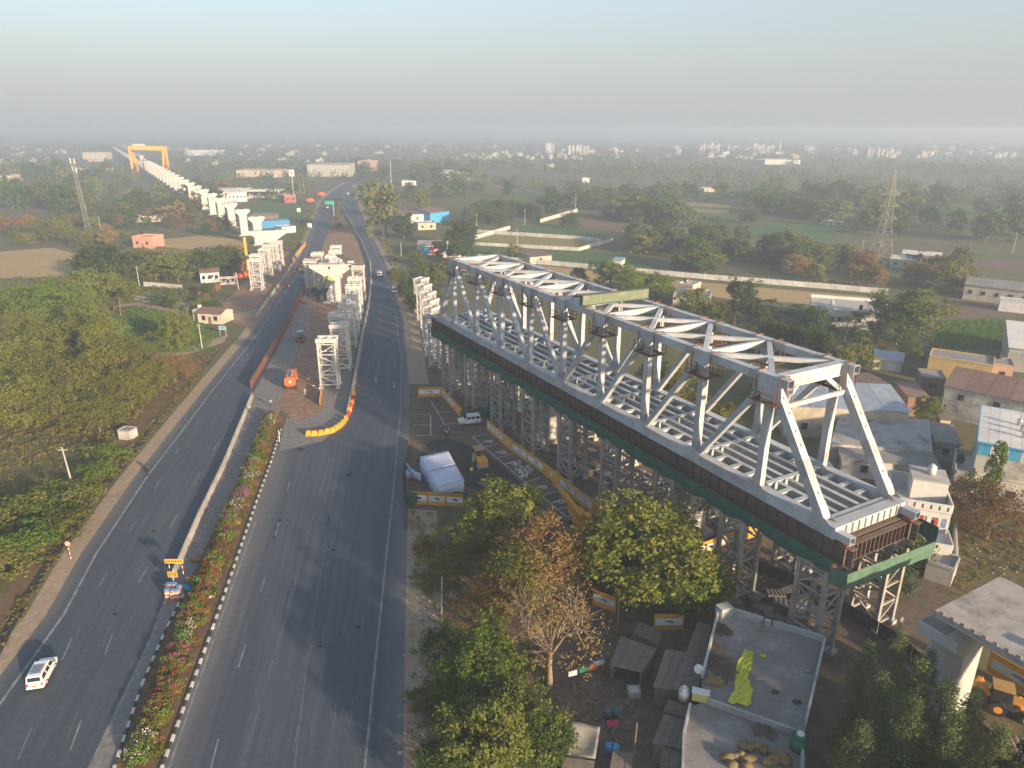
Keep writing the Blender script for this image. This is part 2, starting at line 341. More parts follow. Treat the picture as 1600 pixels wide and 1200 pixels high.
# fields
FG = groundmat('green_crop', [(.085, .145, .042), (.11, .16, .05), (.065, .11, .034)], (.04, .6))
FT = groundmat('dry_stubble', [(.38, .265, .12), (.31, .21, .095), (.42, .30, .145)], (.05, .8))
FY = groundmat('ripening_crop', [(.24, .21, .075), (.17, .17, .06), (.27, .23, .085)], (.05, .7))
FB = groundmat('ploughed_soil', [(.15, .105, .075), (.12, .08, .055), (.18, .125, .09)], (.05, .8))
FO = groundmat('mixed_scrub', [(.14, .12, .048), (.17, .13, .06), (.09, .095, .033)], (.06, .7))
k = 0; FIELDS = []
for m_, pl in [(FT, [(-60,398),(80,387),(128,398),(112,432),(-60,436)]), (FT, [(215,378),(310,368),(392,376),(380,392),(300,398),(225,392)]),
    (FG, [(150,492),(216,478),(300,495),(345,520),(330,548),(235,562),(170,520)]), (FO, [(-80,500),(150,492),(235,562),(330,552),(255,625),(45,872),(-80,1000)]),
    (FG, [(395,318),(470,312),(478,338),(430,346),(385,336)]), (FT, [(690,408),(820,412),(1060,438),(1385,466),(1380,490),(1260,486),(1040,452),(800,424),(690,432)]),
    (FG, [(700,400),(740,376),(815,380),(815,403),(760,402)]), (FY, [(752,364),(940,377),(900,388),(745,376)]), (FG, [(830,352),(950,360),(945,374),(780,362)]),
    (FG, [(830,400),(900,390),(970,394),(1060,428),(900,412)]), (FB, [(905,345),(1000,350),(960,362),(900,356)]), (FG, [(730,310),(880,312),(870,328),(740,330)]),
    (FY, [(1068,316),(1140,320),(1138,334),(1058,330)]), (FG, [(1060,332),(1150,336),(1140,350),(1050,344)]), (FG, [(1195,346),(1310,352),(1305,378),(1190,374)]),
    (FY, [(1190,380),(1345,390),(1340,404),(1180,392)]), (FB, [(1510,402),(1640,410),(1640,424),(1505,418)]), (FG, [(1360,412),(1460,436),(1430,446),(1350,440)]),
    (FG, [(1475,500),(1580,496),(1584,548),(1462,545)]), (FG, [(1520,396),(1640,402),(1640,410),(1515,402)]), (FB, [(1470,470),(1640,476),(1640,495),(1475,498)]),
    (FO, [(640,320),(730,310),(740,345),(655,370)]), (FG, [(-60,342),(40,338),(60,348),(-60,356)]), (FY, [(1330,300),(1480,298),(1500,308),(1340,312)]), (FG, [(1440,318),(1600,322),(1600,334),(1430,330)]),
    (FB, [(220,300),(300,304),(280,316),(210,312)]), (FG, [(960,292),(1180,296),(1190,308),(950,304)]), (FY, [(1240,318),(1340,322),(1330,338),(1230,332)]), (FG, [(780,300),(950,303),(940,311),(790,309)]), (FB, [(1390,336),(1560,342),(1560,356),(1380,350)]), (FG, [(1130,352),(1190,354),(1185,372),(1120,366)]), (FY, [(980,352),(1080,356),(1070,368),(970,362)]), (FG, [(560,316),(600,330),(640,380),(628,372)])]:
    k += 1; FIELDS.append([G(*q) for q in pl]); sheet('field', pl, .003+.0012*k, m_)
# painted markings: children of their carriageway
PAINT = mat('worn_road_paint', (.28, .285, .28), (.13, .135, .14), rough=.8, scale=1.2, dirt=(.10, .10, .10), dirt_amt=.85, dirt_scale=.8, rnd=.1)
PAINTF = mat('ghost_road_paint', (.15, .155, .16), (.085, .09, .095), rough=.8, scale=1.2, dirt=(.055, .06, .065), dirt_amt=.9, dirt_scale=.6)
PAINTB = mat('blue_guide_line', (.06, .10, .15), (.045, .065, .09), rough=.8, scale=1, dirt=(.05, .055, .06), dirt_amt=.9)
def line(parent, pts, w, m, z, name='edge_line', split=40):
    P = [G(*p) if len(p) == 2 else Vector(p) for p in pts]
    mb = MB()
    for i in range(len(P)-1):
        d = (P[i+1]-P[i]).normalized(); r = Vector((d.y, -d.x, 0))*w/2
        n0 = r if i == 0 else None
        mb.quad(*[(v.x, v.y, z) for v in (P[i]-r, P[i]+r, P[i+1]+r, P[i+1]-r)])
    return mb.build(name, m, parent)
line(ROADL, LLe[:10], .3, PAINT, .036); line(ROADL, LRe[:6], .25, PAINT, .05); line(ROADL, [(522,330),(529,318)], .25, PAINT, .036)
line(ROADR, [near((365,905),(264,1200)),(264,1200),(367,905),(400,815)], .22, PAINT, .034)
line(ROADR, [near((600,900),(570,1200)),(570,1200),(585,1050),(600,905),(613,780),(625,655),(627,560),(617,480),(596,412),(572,360),(556,325)], .2, PAINT, .034)
line(ROADR, [near((447,960),(378,1200)),(378,1200),(447,960),(480,840),(515,715)], .13, PAINTF, .034)
line(ROADR, [near((470,1000),(410,1200)),(410,1200),(470,1000),(505,850),(525,760),(540,680)], .13, PAINTB, .034)
line(ROADR, [near((490,960),(460,1200)),(460,1200),(478,1050),(496,930),(515,800),(535,690)], .14, PAINTF, .034)
def dashes(parent, pts, m, w=.16, ln=3.6, gap=9.4, s0=0., z=.035, ymax=420):
    P = [G(*p) if len(p) == 2 else Vector(p) for p in pts]; s = s0; acc = 0
    for i in range(len(P)-1):
        L = (P[i+1]-P[i]).length; d = (P[i+1]-P[i])/L; r = Vector((d.y, -d.x, 0))*w/2
        while s < acc+L:
            a = P[i]+d*(s-acc); b = P[i]+d*min(s-acc+ln, L)
            if a.y < ymax: MB().quad(*[(v.x, v.y, z) for v in (a-r, a+r, b+r, b-r)]).build('lane_dash', m, parent)
            s += ln+gap
        acc += L
dashes(ROADR, [(328,1206),(363,1072),(392,982),(414,902),(440,800),(462,720)], PAINT, s0=0)
for q in [(100,1200),(185,965),(260,835),(330,710),(420,560),(480,440)],: dashes(ROADL, q, PAINT, s0=2)
dashes(ROADL, [(22,1200),(120,980),(200,835),(280,700),(380,560),(450,452)], PAINT, w=.12, s0=1)
for x0 in (-31, 28): dashes(ROADL, [(60+x0,1200),(152+x0*.8,975),(232+x0*.6,830),(308+x0*.5,700)], PAINTF, w=.1, s0=3)
for q in [(455,1190),(477,1080),(492,980)], [(483,1170),(497,1070),(508,970)], [(520,1150),(534,1020),(546,910),(560,800)], [(545,1150),(560,1020),(572,920)]: dashes(ROADR, q, PAINTF, w=.11, s0=1)
dashes(ROADR, [(545,720),(556,640),(572,540),(584,470)], PAINTF, w=.12)
# kerb stones of the median, black and white by turns
KW = mat('kerb_white', (.62, .61, .57), (.48, .47, .43), rough=.9, scale=2, dirt=(.25, .22, .19), dirt_amt=.5)
KB = mat('kerb_black', (.045, .045, .045), (.08, .075, .07), rough=.9, scale=2)
def kerbs(pts, n0, ln=.85, w=.26, h=.2):
    me = {}
    for m_ in (KW, KB): me[m_] = MB().frame((0, 0, h/2), (ln/2-.02, 0, 0), (0, w/2, 0), (0, 0, h/2)).mesh('kerb_stone', m_)
    P = [G(*p) if len(p) == 2 else Vector(p) for p in pts]; c = 0
    for i in range(len(P)-1):
        L = (P[i+1]-P[i]).length; d = (P[i+1]-P[i])/L
        for j in range(int(L/ln)):
            if c >= n0: return
            q = P[i]+d*(ln*(j+.5)); link_mesh('kerb_stone', me[(KW, KB)[c % 2]], MED, (q.x, q.y, .03), (0, 0, math.atan2(d.y, d.x)+rng.uniform(-.02, .02))); c += 1
kerbs([(250,1210),(332,984),(400,787),(423,724),(440,668)], 112); kerbs([(176,1210),(222,1072),(262,980),(300,905)], 50)
# ================================================================== STEEL TRUSS BRIDGE
W, ZB, ZT = 10.42, 15.0, 28.1
NA = [1.5]+[10.095*k for k in range(1, 10)]+[97.5]
br = thing('truss_bridge', 'long light grey steel through-truss bridge span with open deck, standing on trestles', 'bridge', T(0, 5.3, 0))
def tb(name, p, q, w, h, m=STEEL, up=(0, 0, 1), parent=None): return MB().bar(p, q, w, h, up).build(name, m, parent or br)
CROSS = (T(0, 1, 0)-T(0, 0, 0)); ALONG = (T(1, 0, 0)-T(0, 0, 0))
for b in (0, W):
    for i in range(10):                                                     # bottom chord
        a0, a1 = NA[i]+.012, NA[i+1]-.012
        if i == 0: a0 = -.3
        if i == 9: a1 = 99.0
        c = tb('bottom_chord', T(a0, b, ZB-.1), T(a1, b, ZB-.1), .95, 1.25)
        MB().bar(T(a0, b, ZB+.545), T(a1, b, ZB+.545), 1.15, .035).bar(T(a0, b, ZB-.745), T(a1, b, ZB-.745), 1.15, .035).build('flange_plate', STEEL, c)
    for i in range(1, 9):                                                   # top chord
        a0, a1 = NA[i]+.012, NA[i+1]-.012
        if i == 8: a1 = 91.2
        c = tb('top_chord', T(a0, b, ZT), T(a1, b, ZT), .95, .95)
        for f in (.22, .78): tb('splice_plate', T(lerp(a0, a1, f)-.7, b, ZT), T(lerp(a0, a1, f)+.7, b, ZT), 1.0, 1.0, BOLT, parent=c)
    for s, i in ((-1, 1),):                                                 # open box stub of the top chord
        mbx = MB()
        for du, dv, w_, h_ in ((0, .45, .95, .05), (0, -.45, .95, .05), (.45, 0, .05, .85), (-.45, 0, .05, .85)):
            mbx.bar(T(NA[1]-2.4, b+du, ZT+dv), T(NA[1]-.012, b+du, ZT+dv), w_, h_)
        mbx.build('chord_stub', STEEL, br)
        mbx = MB()
        for du, dv, w_, h_ in ((0, .38, .85, .05), (0, -.38, .85, .05), (.4, 0, .05, .7), (-.4, 0, .05, .7)):
            mbx.bar(T(-2.0, b+du, ZB-.2+dv), T(-.32, b+du, ZB-.2+dv), w_, h_)
        mbx.build('chord_stub', STEEL, br)
    for i in range(1, 10):                                                  # verticals
        v = tb('vertical', T(NA[i], b, ZB+.56), T(NA[i], b, ZT-.48), .84, .74, up=CROSS)
        for zz in (ZB+1.6, ZT-1.9): tb('splice_plate', T(NA[i], b, zz-.5), T(NA[i], b, zz+.5), .88, .78, BOLT, up=CROSS, parent=v)
    for i in range(2, 10):                                                  # diagonals fall towards mid-span
        lo, hi = (i, i-1) if i <= 5 else (i-1, i)
        sg = 1 if lo > hi else -1
        d = tb('diagonal', T(NA[lo]-.75*sg, b, ZB+.7), T(NA[hi]+.6*sg, b, ZT-.6), .66, .74, up=CROSS)
        p, q = T(NA[lo]-.75*sg, b, ZB+.7), T(NA[hi]+.6*sg, b, ZT-.6)
        tb('splice_plate', lerp(p, q, .04), lerp(p, q, .14), .7, .78, up=CROSS, parent=d)
    for a0, a1 in ((NA[0], NA[1]-.1), (NA[10], NA[9]+.1)):                   # end posts, wider towards the top
        p, q = T(a0, b, ZB+.5), T(a1, b, ZT-.2); e = tb('end_post', p, q, 1.0, 1.0, up=CROSS)
        d = (q-p).normalized()
        tb('splice_plate', lerp(p, q, .30), lerp(p, q, .42), 1.05, 1.05, BOLT, up=CROSS, parent=e)
        tb('splice_plate', lerp(p, q, .02), lerp(p, q, .12), 1.1, 1.08, up=CROSS, parent=e)
        nrm = d.cross(CROSS).normalized()
        if a0 < 5:                                                          # bolt access holes and ladder rungs on the sunlit face
            for f in (.18, .52, .62, .75, .86):
                c0 = lerp(p, q, f)+(-nrm if nrm.z < 0 else nrm)*.5
                MB().tube(c0, c0+(-nrm if nrm.z < 0 else nrm)*.02, .11, n=8).build('access_hole', DARK, e)
    for i in range(0, 11):                                                  # gusset plates
        for s in (-1, 1):
            a = NA[i]; y = b+s*.515
            if 1 <= i <= 9:
                poly = [T(a-1.5, y, ZT+.42), T(a+1.5, y, ZT+.42), T(a+1.5, y, ZT-.6), T(a+.55, y, ZT-1.35), T(a-.55, y, ZT-1.35), T(a-1.5, y, ZT-.6)]
                if i in (1, 9): sg = 1 if i == 9 else -1; poly = [T(a-1.6, y, ZT+.42), T(a+1.6, y, ZT+.42), T(a+1.7, y, ZT-.7), T(a+sg*1.9, y, ZT-2.2), T(a-sg*.6, y, ZT-2.6), T(a-1.7, y, ZT-.7)] if sg > 0 else [T(a-1.6, y, ZT+.42), T(a+1.6, y, ZT+.42), T(a+1.7, y, ZT-.7), T(a+.6, y, ZT-2.6), T(a-1.9, y, ZT-2.2), T(a-1.7, y, ZT-.7)]
                mbx = MB(); n = len(poly); off = CROSS*s*.03; mbx.add(poly+[v+off for v in poly], [tuple(range(n))[::-1] if s < 0 else tuple(range(n)), tuple(range(n, 2*n))]+[(k_, (k_+1) % n, n+(k_+1) % n, n+k_) for k_ in range(n)]); mbx.build('gusset_plate', STEEL, br)
            poly = [T(a-1.5, y+s*.02, ZB-.6), T(a+1.5, y+s*.02, ZB-.6), T(a+1.1, y+s*.02, ZB+.62), T(a+.5, y+s*.02, ZB+1.0), T(a-.5, y+s*.02, ZB+1.0), T(a-1.1, y+s*.02, ZB+.62)]
            mbx = MB(); n = 6; off = CROSS*s*.03; mbx.add(poly+[v+off for v in poly], [tuple(range(n)), tuple(range(n, 2*n))]+[(k_, (k_+1) % n, n+(k_+1) % n, n+k_) for k_ in range(n)]); mbx.build('gusset_plate', STEEL, br)
# floor: cross girders at the nodes, stringers, short outer beams
for i in range(11):
    a = NA[i]; MB().ibeam(T(a, .6, ZB-.12), T(a, W-.6, ZB-.12), .62, 1.2).build('cross_girder', STEEL, br)
MB().bar(T(-.2, .6, ZB-.1), T(-.2, W-.6, ZB-.1), .12, 1.3).bar(T(.4, .6, ZB+.53), T(.4, W-.6, ZB+.53), 1.3, .05).build('end_girder', STEEL, br)
for k in range(9):
    b = 1.2+k*1.02; MB().box(T(-.34, b, ZB-.1), (.14, .06, 1.1), TRZ).build('stiffener', STEEL, br)
for i in range(10):
    a0, a1 = NA[i]+.33, NA[i+1]-.33
    for b in (2.75, 4.4, 6.2, 7.85): MB().ibeam(T(a0, b, ZB-.2), T(a1, b, ZB-.2), .55, 1.2).build('stringer', STEEL, br)
    for f in (.27, .5, .75):
        a = lerp(NA[i], NA[i+1], f)
        MB().ibeam(T(a, .6, ZB-.05), T(a, 2.5, ZB-.05), .6, .9).build('outer_beam', STEEL, br)
        MB().ibeam(T(a, 8.1, ZB-.05), T(a, W-.6, ZB-.05), .6, .9).build('outer_beam', STEEL, br)
        if f == .5:
            for b in (2.98, 4.62, 6.42): MB().ibeam(T(a, b, ZB-.3), T(a, b+1.2, ZB-.3), .2, .4, .03).build('tie_beam', STEEL, br)
    MB().bar(T(a0+.4, .7, ZB-.66), T(a1-.4, W-.7, ZB-.66), .25, .18).build('bottom_lateral', STEEL, br)
# top bracing: struts at nodes, crossed diagonals between
for i in range(1, 10):
    a = NA[i]; big = i in (1, 9)
    p, q = T(a, .5, ZT+.02), T(a, W-.5, ZT+.02)
    if big:
        s = -1 if i == 1 else 1
        MB().bar(T(a+.5*s, .5, ZT-.25), T(a+.5*s, W-.5, ZT-.25), 1.0, 1.5).build('portal_beam', STEEL, br)
        MB().bar(T(a+1.6*s, .5, ZT-2.7), T(a+1.6*s, W-.5, ZT-2.7), .35, .5).build('portal_strut', STEEL, br)
        for bb, sg in ((.6, 1), (W-.6, -1)): MB().bar(T(a+1.2*s, bb, ZT-2.6), T(a+.8*s, bb+sg*2.2, ZT-.9), .5, .5).build('knee_brace', STEEL, br)
    else: MB().bar(p, q, .5, .75).build('top_strut', STEEL, br)
    if i < 9:
        a1 = NA[i+1]
        MB().bar(T(a+.6, W-.5, ZT+.1), T(a1-.6, .5, ZT+.1), .62, .5).build('top_lateral', STEEL, br)
        mid = T((a+a1)/2, W/2, ZT+.1); u = (T(a1, W, 0)-T(a, 0, 0)).normalized()
        MB().bar(T(a+.6, .5, ZT+.1), mid-u*.5, .62, .48).build('top_lateral', STEEL, br)
        MB().bar(mid+u*.5, T(a1-.6, W-.5, ZT+.1), .62, .48).build('top_lateral', STEEL, br)
# ---- launching girders below, with stiffeners
for b, lab in ((0, 'dark brown plate girder under the left side of the truss, green net along it'), (W, 'dark brown plate girder under the right side of the truss')):
    g = thing('plate_girder', lab, 'girder', T(0, b, 0), 0, 'plate girders under the truss')
    for k in range(9):
        a0, a1 = -2.4+k*11.7+.02, -2.4+(k+1)*11.7-.02
        s_ = MB().ibeam(T(a0, b, 12.95), T(a1, b, 12.95), .9, 2.2, .06).build('girder_segment', GIRD, g)
        for j in range(8):
            a = lerp(a0, a1, (j+.5)/8); MB().bar(T(a, b-.4, 12.95), T(a, b+.4, 12.95), .05, 2.06).build('stiffener', GIRD, s_)
    for a in (-1.2, 12, 26, 41, 57, 73, 88):
        MB().box(T(a, b, 14.14), (1.0, .7, .17), TRZ).build('jack', REDP, g)
xb = thing('end_crossbeam', 'brown plate crossbeam with stiffeners below the near end of the truss', 'girder', T(-3.2, 5.3, 0))
MB().ibeam(T(-1.2, .5, 12.9), T(-1.2, W-.5, 12.9), .7, 1.9, .06).build('beam', GIRD, xb)
for k in range(13): MB().bar(T(-1.55, 1.0+k*.7, 12.9), T(-.85, 1.0+k*.7, 12.9), .05, 1.75).build('stiffener', GIRD, xb)
MB().bar(T(.2, .6, 13.92), T(.2, W-.6, 13.92), 1.8, .05).build('timber_deck', WOOD, xb)
# ---- green safety nets
def netstrip(name, label, pts, ztop, drop, m, parts=1, jag=.25, n=40):
    P = [Vector(p) for p in pts]; mb = MB(); rows = []
    tot = []
    for i in range(len(P)-1):
        k = max(2, int((P[i+1]-P[i]).length/1.2))
        tot += [lerp(P[i], P[i+1], j/k) for j in range(k)]
    tot.append(P[-1])
    for i, p in enumerate(tot):
        dn = (tot[min(i+1, len(tot)-1)]-tot[max(i-1, 0)]).normalized(); r = Vector((dn.y, -dn.x, 0))
        bz = rng.uniform(-jag, jag); off = rng.uniform(-.12, .12)
        rows.append([p+Vector((0, 0, ztop-p.z)), p+r*(off+.10)+Vector((0, 0, ztop-drop*.5-p.z)), p+r*(.05+off)+Vector((0, 0, ztop-drop+bz-p.z))])
    V = [v for r_ in rows for v in r_]; F = []
    for i in range(len(rows)-1):
        for j in range(2): a = i*3+j; F.append((a, a+1, a+4, a+3))
    mb.add(V, F); o = mb.build(name, m, None); tag(o, label, 'safety net')
    md = o.modifiers.new('thick', 'SOLIDIFY'); md.thickness = .03
    return o
netstrip('safety_net', 'long dark green safety net hanging along the left girder of the truss', [T(99.5, -1.7, 0), T(-1.4, -1.7, 0)], 12.7, 1.6, NET, jag=.35)
netstrip('safety_net', 'green safety net wrapped round the near end below the truss', [T(-1.45, -1.65, 0), T(-3.0, -1.4, 0), T(-3.6, 12.0, 0), T(-2.2, 12.8, 0)], 12.1, 1.7, NETL, jag=.1)
netstrip('safety_net', 'green safety net bunched at the right corner of the near end', [T(-3.4, 12.3, 0), T(-1.4, 12.4, 0), T(0.2, 11.6, 0)], 13.6, 1.9, NET, jag=.3)
wp = thing('work_walkway', 'timber walkway on brackets behind the green net at the near end', 'walkway', T(-5, 5.3, 0))
MB().bar(T(-2.5, -1.3, 10.55), T(-2.9, 11.9, 10.55), 1.3, .08).build('plank_deck', WOOD, wp)
for k in range(6): MB().bar(T(-1.0, .2+k*2.2, 10.4), T(-3.4, .2+k*2.2, 10.4), .12, .18).build('bracket', RUST, wp)
ww = thing('work_walkway', 'narrow timber walkway along the left girder behind the long net', 'walkway', T(48, -1.2, 0))
MB().bar(T(-1.3, -1.15, 11.75), T(99.5, -1.25, 11.75), 1.0, .08).build('plank_deck', WOOD, ww)
for k in range(26): MB().bar(T(-1+k*4, -1.6, 11.62), T(-1+k*4, -.46, 11.95), .08, .12).build('bracket', RUST, ww)
# ---- green box beam across the top chords
gb = thing('runway_beam', 'pale green painted box beam lying across the top of the truss', 'beam', T(45, 5.3, ZT))
p, q = T(45.2, -.6, ZT+1.45), T(44.6, W+.6, ZT+1.45)
MB().bar(p, q, .9, 1.35).build('web', mat('pale_green_paint', (.13, .155, .095), (.10, .125, .08), rough=.6, scale=.8, dirt=(.35, .30, .2), dirt_amt=.5), gb)
MB().bar(p+Vector((0, 0, -.73)), q+Vector((0, 0, -.73)), 1.3, .08).build('flange', NETL, gb)
for b in (.2, W-.2): MB().box(T(45, b, ZT+.6), (1.4, .9, .17), TRZ).build('packing', RUST, gb)
# ---- rusty work platforms hung at the top nodes
wpm = thing('hanging_platform', 'x', 'work platform', (0, 0, 0), 0, 'rusty work platforms at the top joints of the truss')
def pl_box(p, q, w, h, n, m=RUST): return MB().bar(p, q, w, h).build(n, m, wpm, fix=False)
for sy in (-1, 1):
    MB().box((0, sy*1.0, -2.5), (3.4, .75, .06)).build('deck', RUST, wpm, fix=False)
    for sx in (-1.6, 0, 1.6): pl_box((sx, sy*1.35, -2.5), (sx, sy*1.35, -.75), .07, .07, 'post')
    for z in (-1.95, -1.4): pl_box((-1.6, sy*1.35, z), (1.6, sy*1.35, z), .06, .06, 'rail')
for sx in (-1.35, 1.35): MB().box((sx, 0, -2.5), (.7, 1.2, .055)).build('deck', RUST, wpm, fix=False)
for sx in (-1.5, 1.5):
    for sy in (-1, 1): pl_box((sx, sy*.72, -2.4), (sx, sy*.72, .62), .09, .09, 'hanger')
    pl_box((sx, -.72, .62), (sx, .72, .62), .1, .1, 'hanger_head')
first = True; ORD = ['first', 'second', 'third', 'fourth', 'fifth', 'sixth', 'seventh', 'eighth', 'ninth']
for s_, b in (('left', 0), ('right', W)):
    for i in range(1, 10):
        lab = 'rusty work platform at the %s top joint from the near end, %s truss' % (ORD[i-1], s_)
        if first: wpm.location = T(NA[i], b, ZT); wpm.rotation_euler = (0, 0, TRZ); wpm['label'] = lab; first = False
        else: copy_tree(wpm, T(NA[i]+rng.uniform(-.2, .2), b, ZT), TRZ, lab)

# ================================================================== TRESTLE TOWERS
def trestle_proto(h, w, d, m, lv, leg=.34, brk=.16, footing=None):
    t = thing('trestle_tower', 'x', 'trestle tower')
    L = lambda p, q, w_, h_, n: MB().bar(p, q, w_, h_).build(n, m, t, fix=False)
    cs = [(-w/2, -d/2), (w/2, -d/2), (w/2, d/2), (-w/2, d/2)]
    for x, y in cs:
        L((x, y, .5), (x, y, h-.9), leg, leg, 'leg')
        MB().box((x, y, .25), (.9, .9, .5)).build('footing', CONC, t, fix=False)
    for k in range(lv+1):
        z = .9+(h-2.2)*k/lv
        for e in range(4):
            a, b = cs[e], cs[(e+1) % 4]; L((*a, z), (*b, z), brk, brk, 'strut')
            if k < lv:
                z1 = .9+(h-2.2)*(k+1)/lv; aa, bb = (a, b) if (k+e) % 2 else (b, a)
                L((*aa, z+.12), (*bb, z1-.12), brk*.8, brk*.8, 'brace')
    for y in (-d/2, d/2): L((-w/2-.35, y, h-.45), (w/2+.35, y, h-.45), .5, .86, 'head_beam')
    for x in (-w/2, 0, w/2): L((x, -d/2+.26, h-.5), (x, d/2-.26, h-.5), .34, .7, 'head_tie')
    return t
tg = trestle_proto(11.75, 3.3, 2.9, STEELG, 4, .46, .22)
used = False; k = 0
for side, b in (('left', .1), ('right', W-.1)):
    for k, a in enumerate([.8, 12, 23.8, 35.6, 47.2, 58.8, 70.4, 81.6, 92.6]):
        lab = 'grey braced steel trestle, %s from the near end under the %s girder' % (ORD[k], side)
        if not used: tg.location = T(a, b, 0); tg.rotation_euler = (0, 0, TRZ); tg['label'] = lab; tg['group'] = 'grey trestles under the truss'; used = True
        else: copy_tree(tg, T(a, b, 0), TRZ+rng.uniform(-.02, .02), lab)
# concrete piers under the truss
def column(name, label, a, b, w, d, h, m=CONCW, z0=0, rot=TRZ, group=None):
    t = thing(name, label, 'pier', T(a, b, 0), rot, group)
    c = .35; poly = [(-w/2+c, -d/2), (w/2-c, -d/2), (w/2, -d/2+c), (w/2, d/2-c), (w/2-c, d/2), (-w/2+c, d/2), (-w/2, d/2-c), (-w/2, -d/2+c)]
    MB().prism(poly, .6, h).build('shaft', m, t, fix=False); MB().box((0, 0, .35), (w+1.6, d+1.6, .7)).build('pile_cap', CONC, t, fix=False)
    MB().prism([(x*.94, y*.94) for x, y in poly], h+.002, h+.4).build('bearing_plinth', CONC, t, fix=False)
    return t
column('bridge_pier', 'pale concrete pier among trestles near the middle of the truss', 61.5, 4.6, 3.0, 4.2, 10.6)
column('bridge_pier', 'pale concrete pier behind a trestle towards the near end of the truss', 25, 4.6, 3.0, 4.2, 10.6)
column('bridge_pier', 'pale concrete pier under the far end of the truss', 97, 4.6, 3.0, 4.6, 10.8)
# ================================================================== WHITE TRESTLES, PIERS, VIADUCT
tw = trestle_proto(11.2, 3.6, 2.6, STEELW, 4, .36, .2)
used = False
def white_trestle(p, rz, lab, grp, s=1.0):
    global used
    if not used: tw.location = p; tw.rotation_euler = (0, 0, rz); tw['label'] = lab; tw['group'] = grp; used = True; o = tw
    else: o = copy_tree(tw, p, rz, lab, grp)
    o.scale = (1, 1, s); return o
ORD2 = ORD+['tenth', 'eleventh', 'twelfth']
for k, (x, y) in enumerate([(517,604),(536,578),(533,558),(546,541),(551,524),(555,505),(558,490)]):
    white_trestle(G(x, y), .06+.02*k, 'white braced trestle in the median site, %s from the nearest' % ORD2[k], 'white trestles in the median')
for k, (x, y) in enumerate([(512,462),(517,452),(521,443),(526,434),(528,425)]):
    white_trestle(G(x, y), .15, 'white trestle behind the big pier cap in the median, %s from the cap' % ORD2[k], 'white trestles behind the median pier cap', .92)
for k, (x, y) in enumerate([(686,572),(678,556),(676,541),(674,527),(670,513),(664,499),(660,487)]):
    white_trestle(G(x, y), TRZ+.2-1.2, 'white trestle beyond the far end of the truss, %s from the truss' % ORD2[k], 'white trestles beyond the truss', .94)
for k, (x, y) in enumerate([(403,452),(405,443),(418,432),(424,425),(430,424),(436,418)]):
    white_trestle(G(x, y), .1, 'white trestle left of the highway before the wide pier, %s from the nearest' % ORD2[k], 'white trestles left of the highway', .95)

def hammerhead(label, p, rz, h, sw, sd, cw, cd, ch, m=CONCW, group=None, name='viaduct_pier'):
    t = thing(name, label, 'pier', p, rz, group); c = .3
    poly = [(-sw/2+c, -sd/2), (sw/2-c, -sd/2), (sw/2, -sd/2+c), (sw/2, sd/2-c), (sw/2-c, sd/2), (-sw/2+c, sd/2), (-sw/2, sd/2-c), (-sw/2, -sd/2+c)]
    MB().prism(poly, .3, h-ch).build('shaft', m, t, fix=False)
    MB().box((0, 0, .2), (sw+2, sd+2, .4)).build('pile_cap', CONC, t, fix=False)
    fr = (Vector((0, 0, 0)), Vector((1, 0, 0)), Vector((0, 1, 0)), Vector((0, 0, 1)))
    z1 = h-ch
    MB().sect([(-sw/2-.05, z1), (sw/2+.05, z1), (cw/2, h-.9), (cw/2, h), (-cw/2, h), (-cw/2, h-.9)], fr, -cd/2, cd/2).build('cap', m, t, fix=False)
    for sx in (-1, 1): MB().box((sx*cw*.24, 0, h+.17), (1.1, cd*.55, .34)).build('bearing_pedestal', CONC, t, fix=False)
    return t
PRZ = math.atan2(.493, .870)                  # caps lie across the alignment
# big pier cap in the median with falsework
pm = G(523, 471); hammerhead('wide concrete pier with broad flared cap between the highway lanes', pm, .08, 12.3, 4.4, 3.2, 13.8, 3.6, 3.8)
fw = trestle_proto(11.6, 3.4, 3.0, STEELW, 4, .3, .18); fw.name = 'falsework_tower'; fw['category'] = 'falsework tower'; fw['label'] = 'white falsework tower right of the wide median pier cap'
fw.location = G(563, 471); fw.rotation_euler = (0, 0, .1); fw['group'] = 'falsework towers round the median pier cap'
f2 = copy_tree(fw, G(489, 459), .1, 'white falsework tower at the left front corner of the median pier cap'); f3 = copy_tree(fw, G(500, 445), .1, 'white falsework tower behind the left end of the median pier cap')
for p, q, lab in ((G(477,404,12.0), G(496,405,12.0), 'timber-topped beam over the left front falsework tower'), (G(550,415,12.0), G(568,415,12.0), 'timber-topped beam over the right falsework tower'), (G(530,399,12.9), G(548,409,12.9), 'timber beam on the far side of the median pier cap')):
    t = thing('falsework_beam', lab, 'beam', lerp(p, q, .5)-Vector((0, 0, .4)), 0, 'falsework beams round the median pier cap')
    MB().bar(p, q, 2.0, .5).build('beam', STEELW, t); MB().bar(p+Vector((0, 0, .3)), q+Vector((0, 0, .3)), 2.2, .1).build('timber_top', WOOD, t)
# second wide pier cap left of the highway
hammerhead('wide flared pier cap above white trestles left of the highway', G(424, 412), .3, 13.6, 4.4, 3.0, 15.0, 3.2, 4.4)
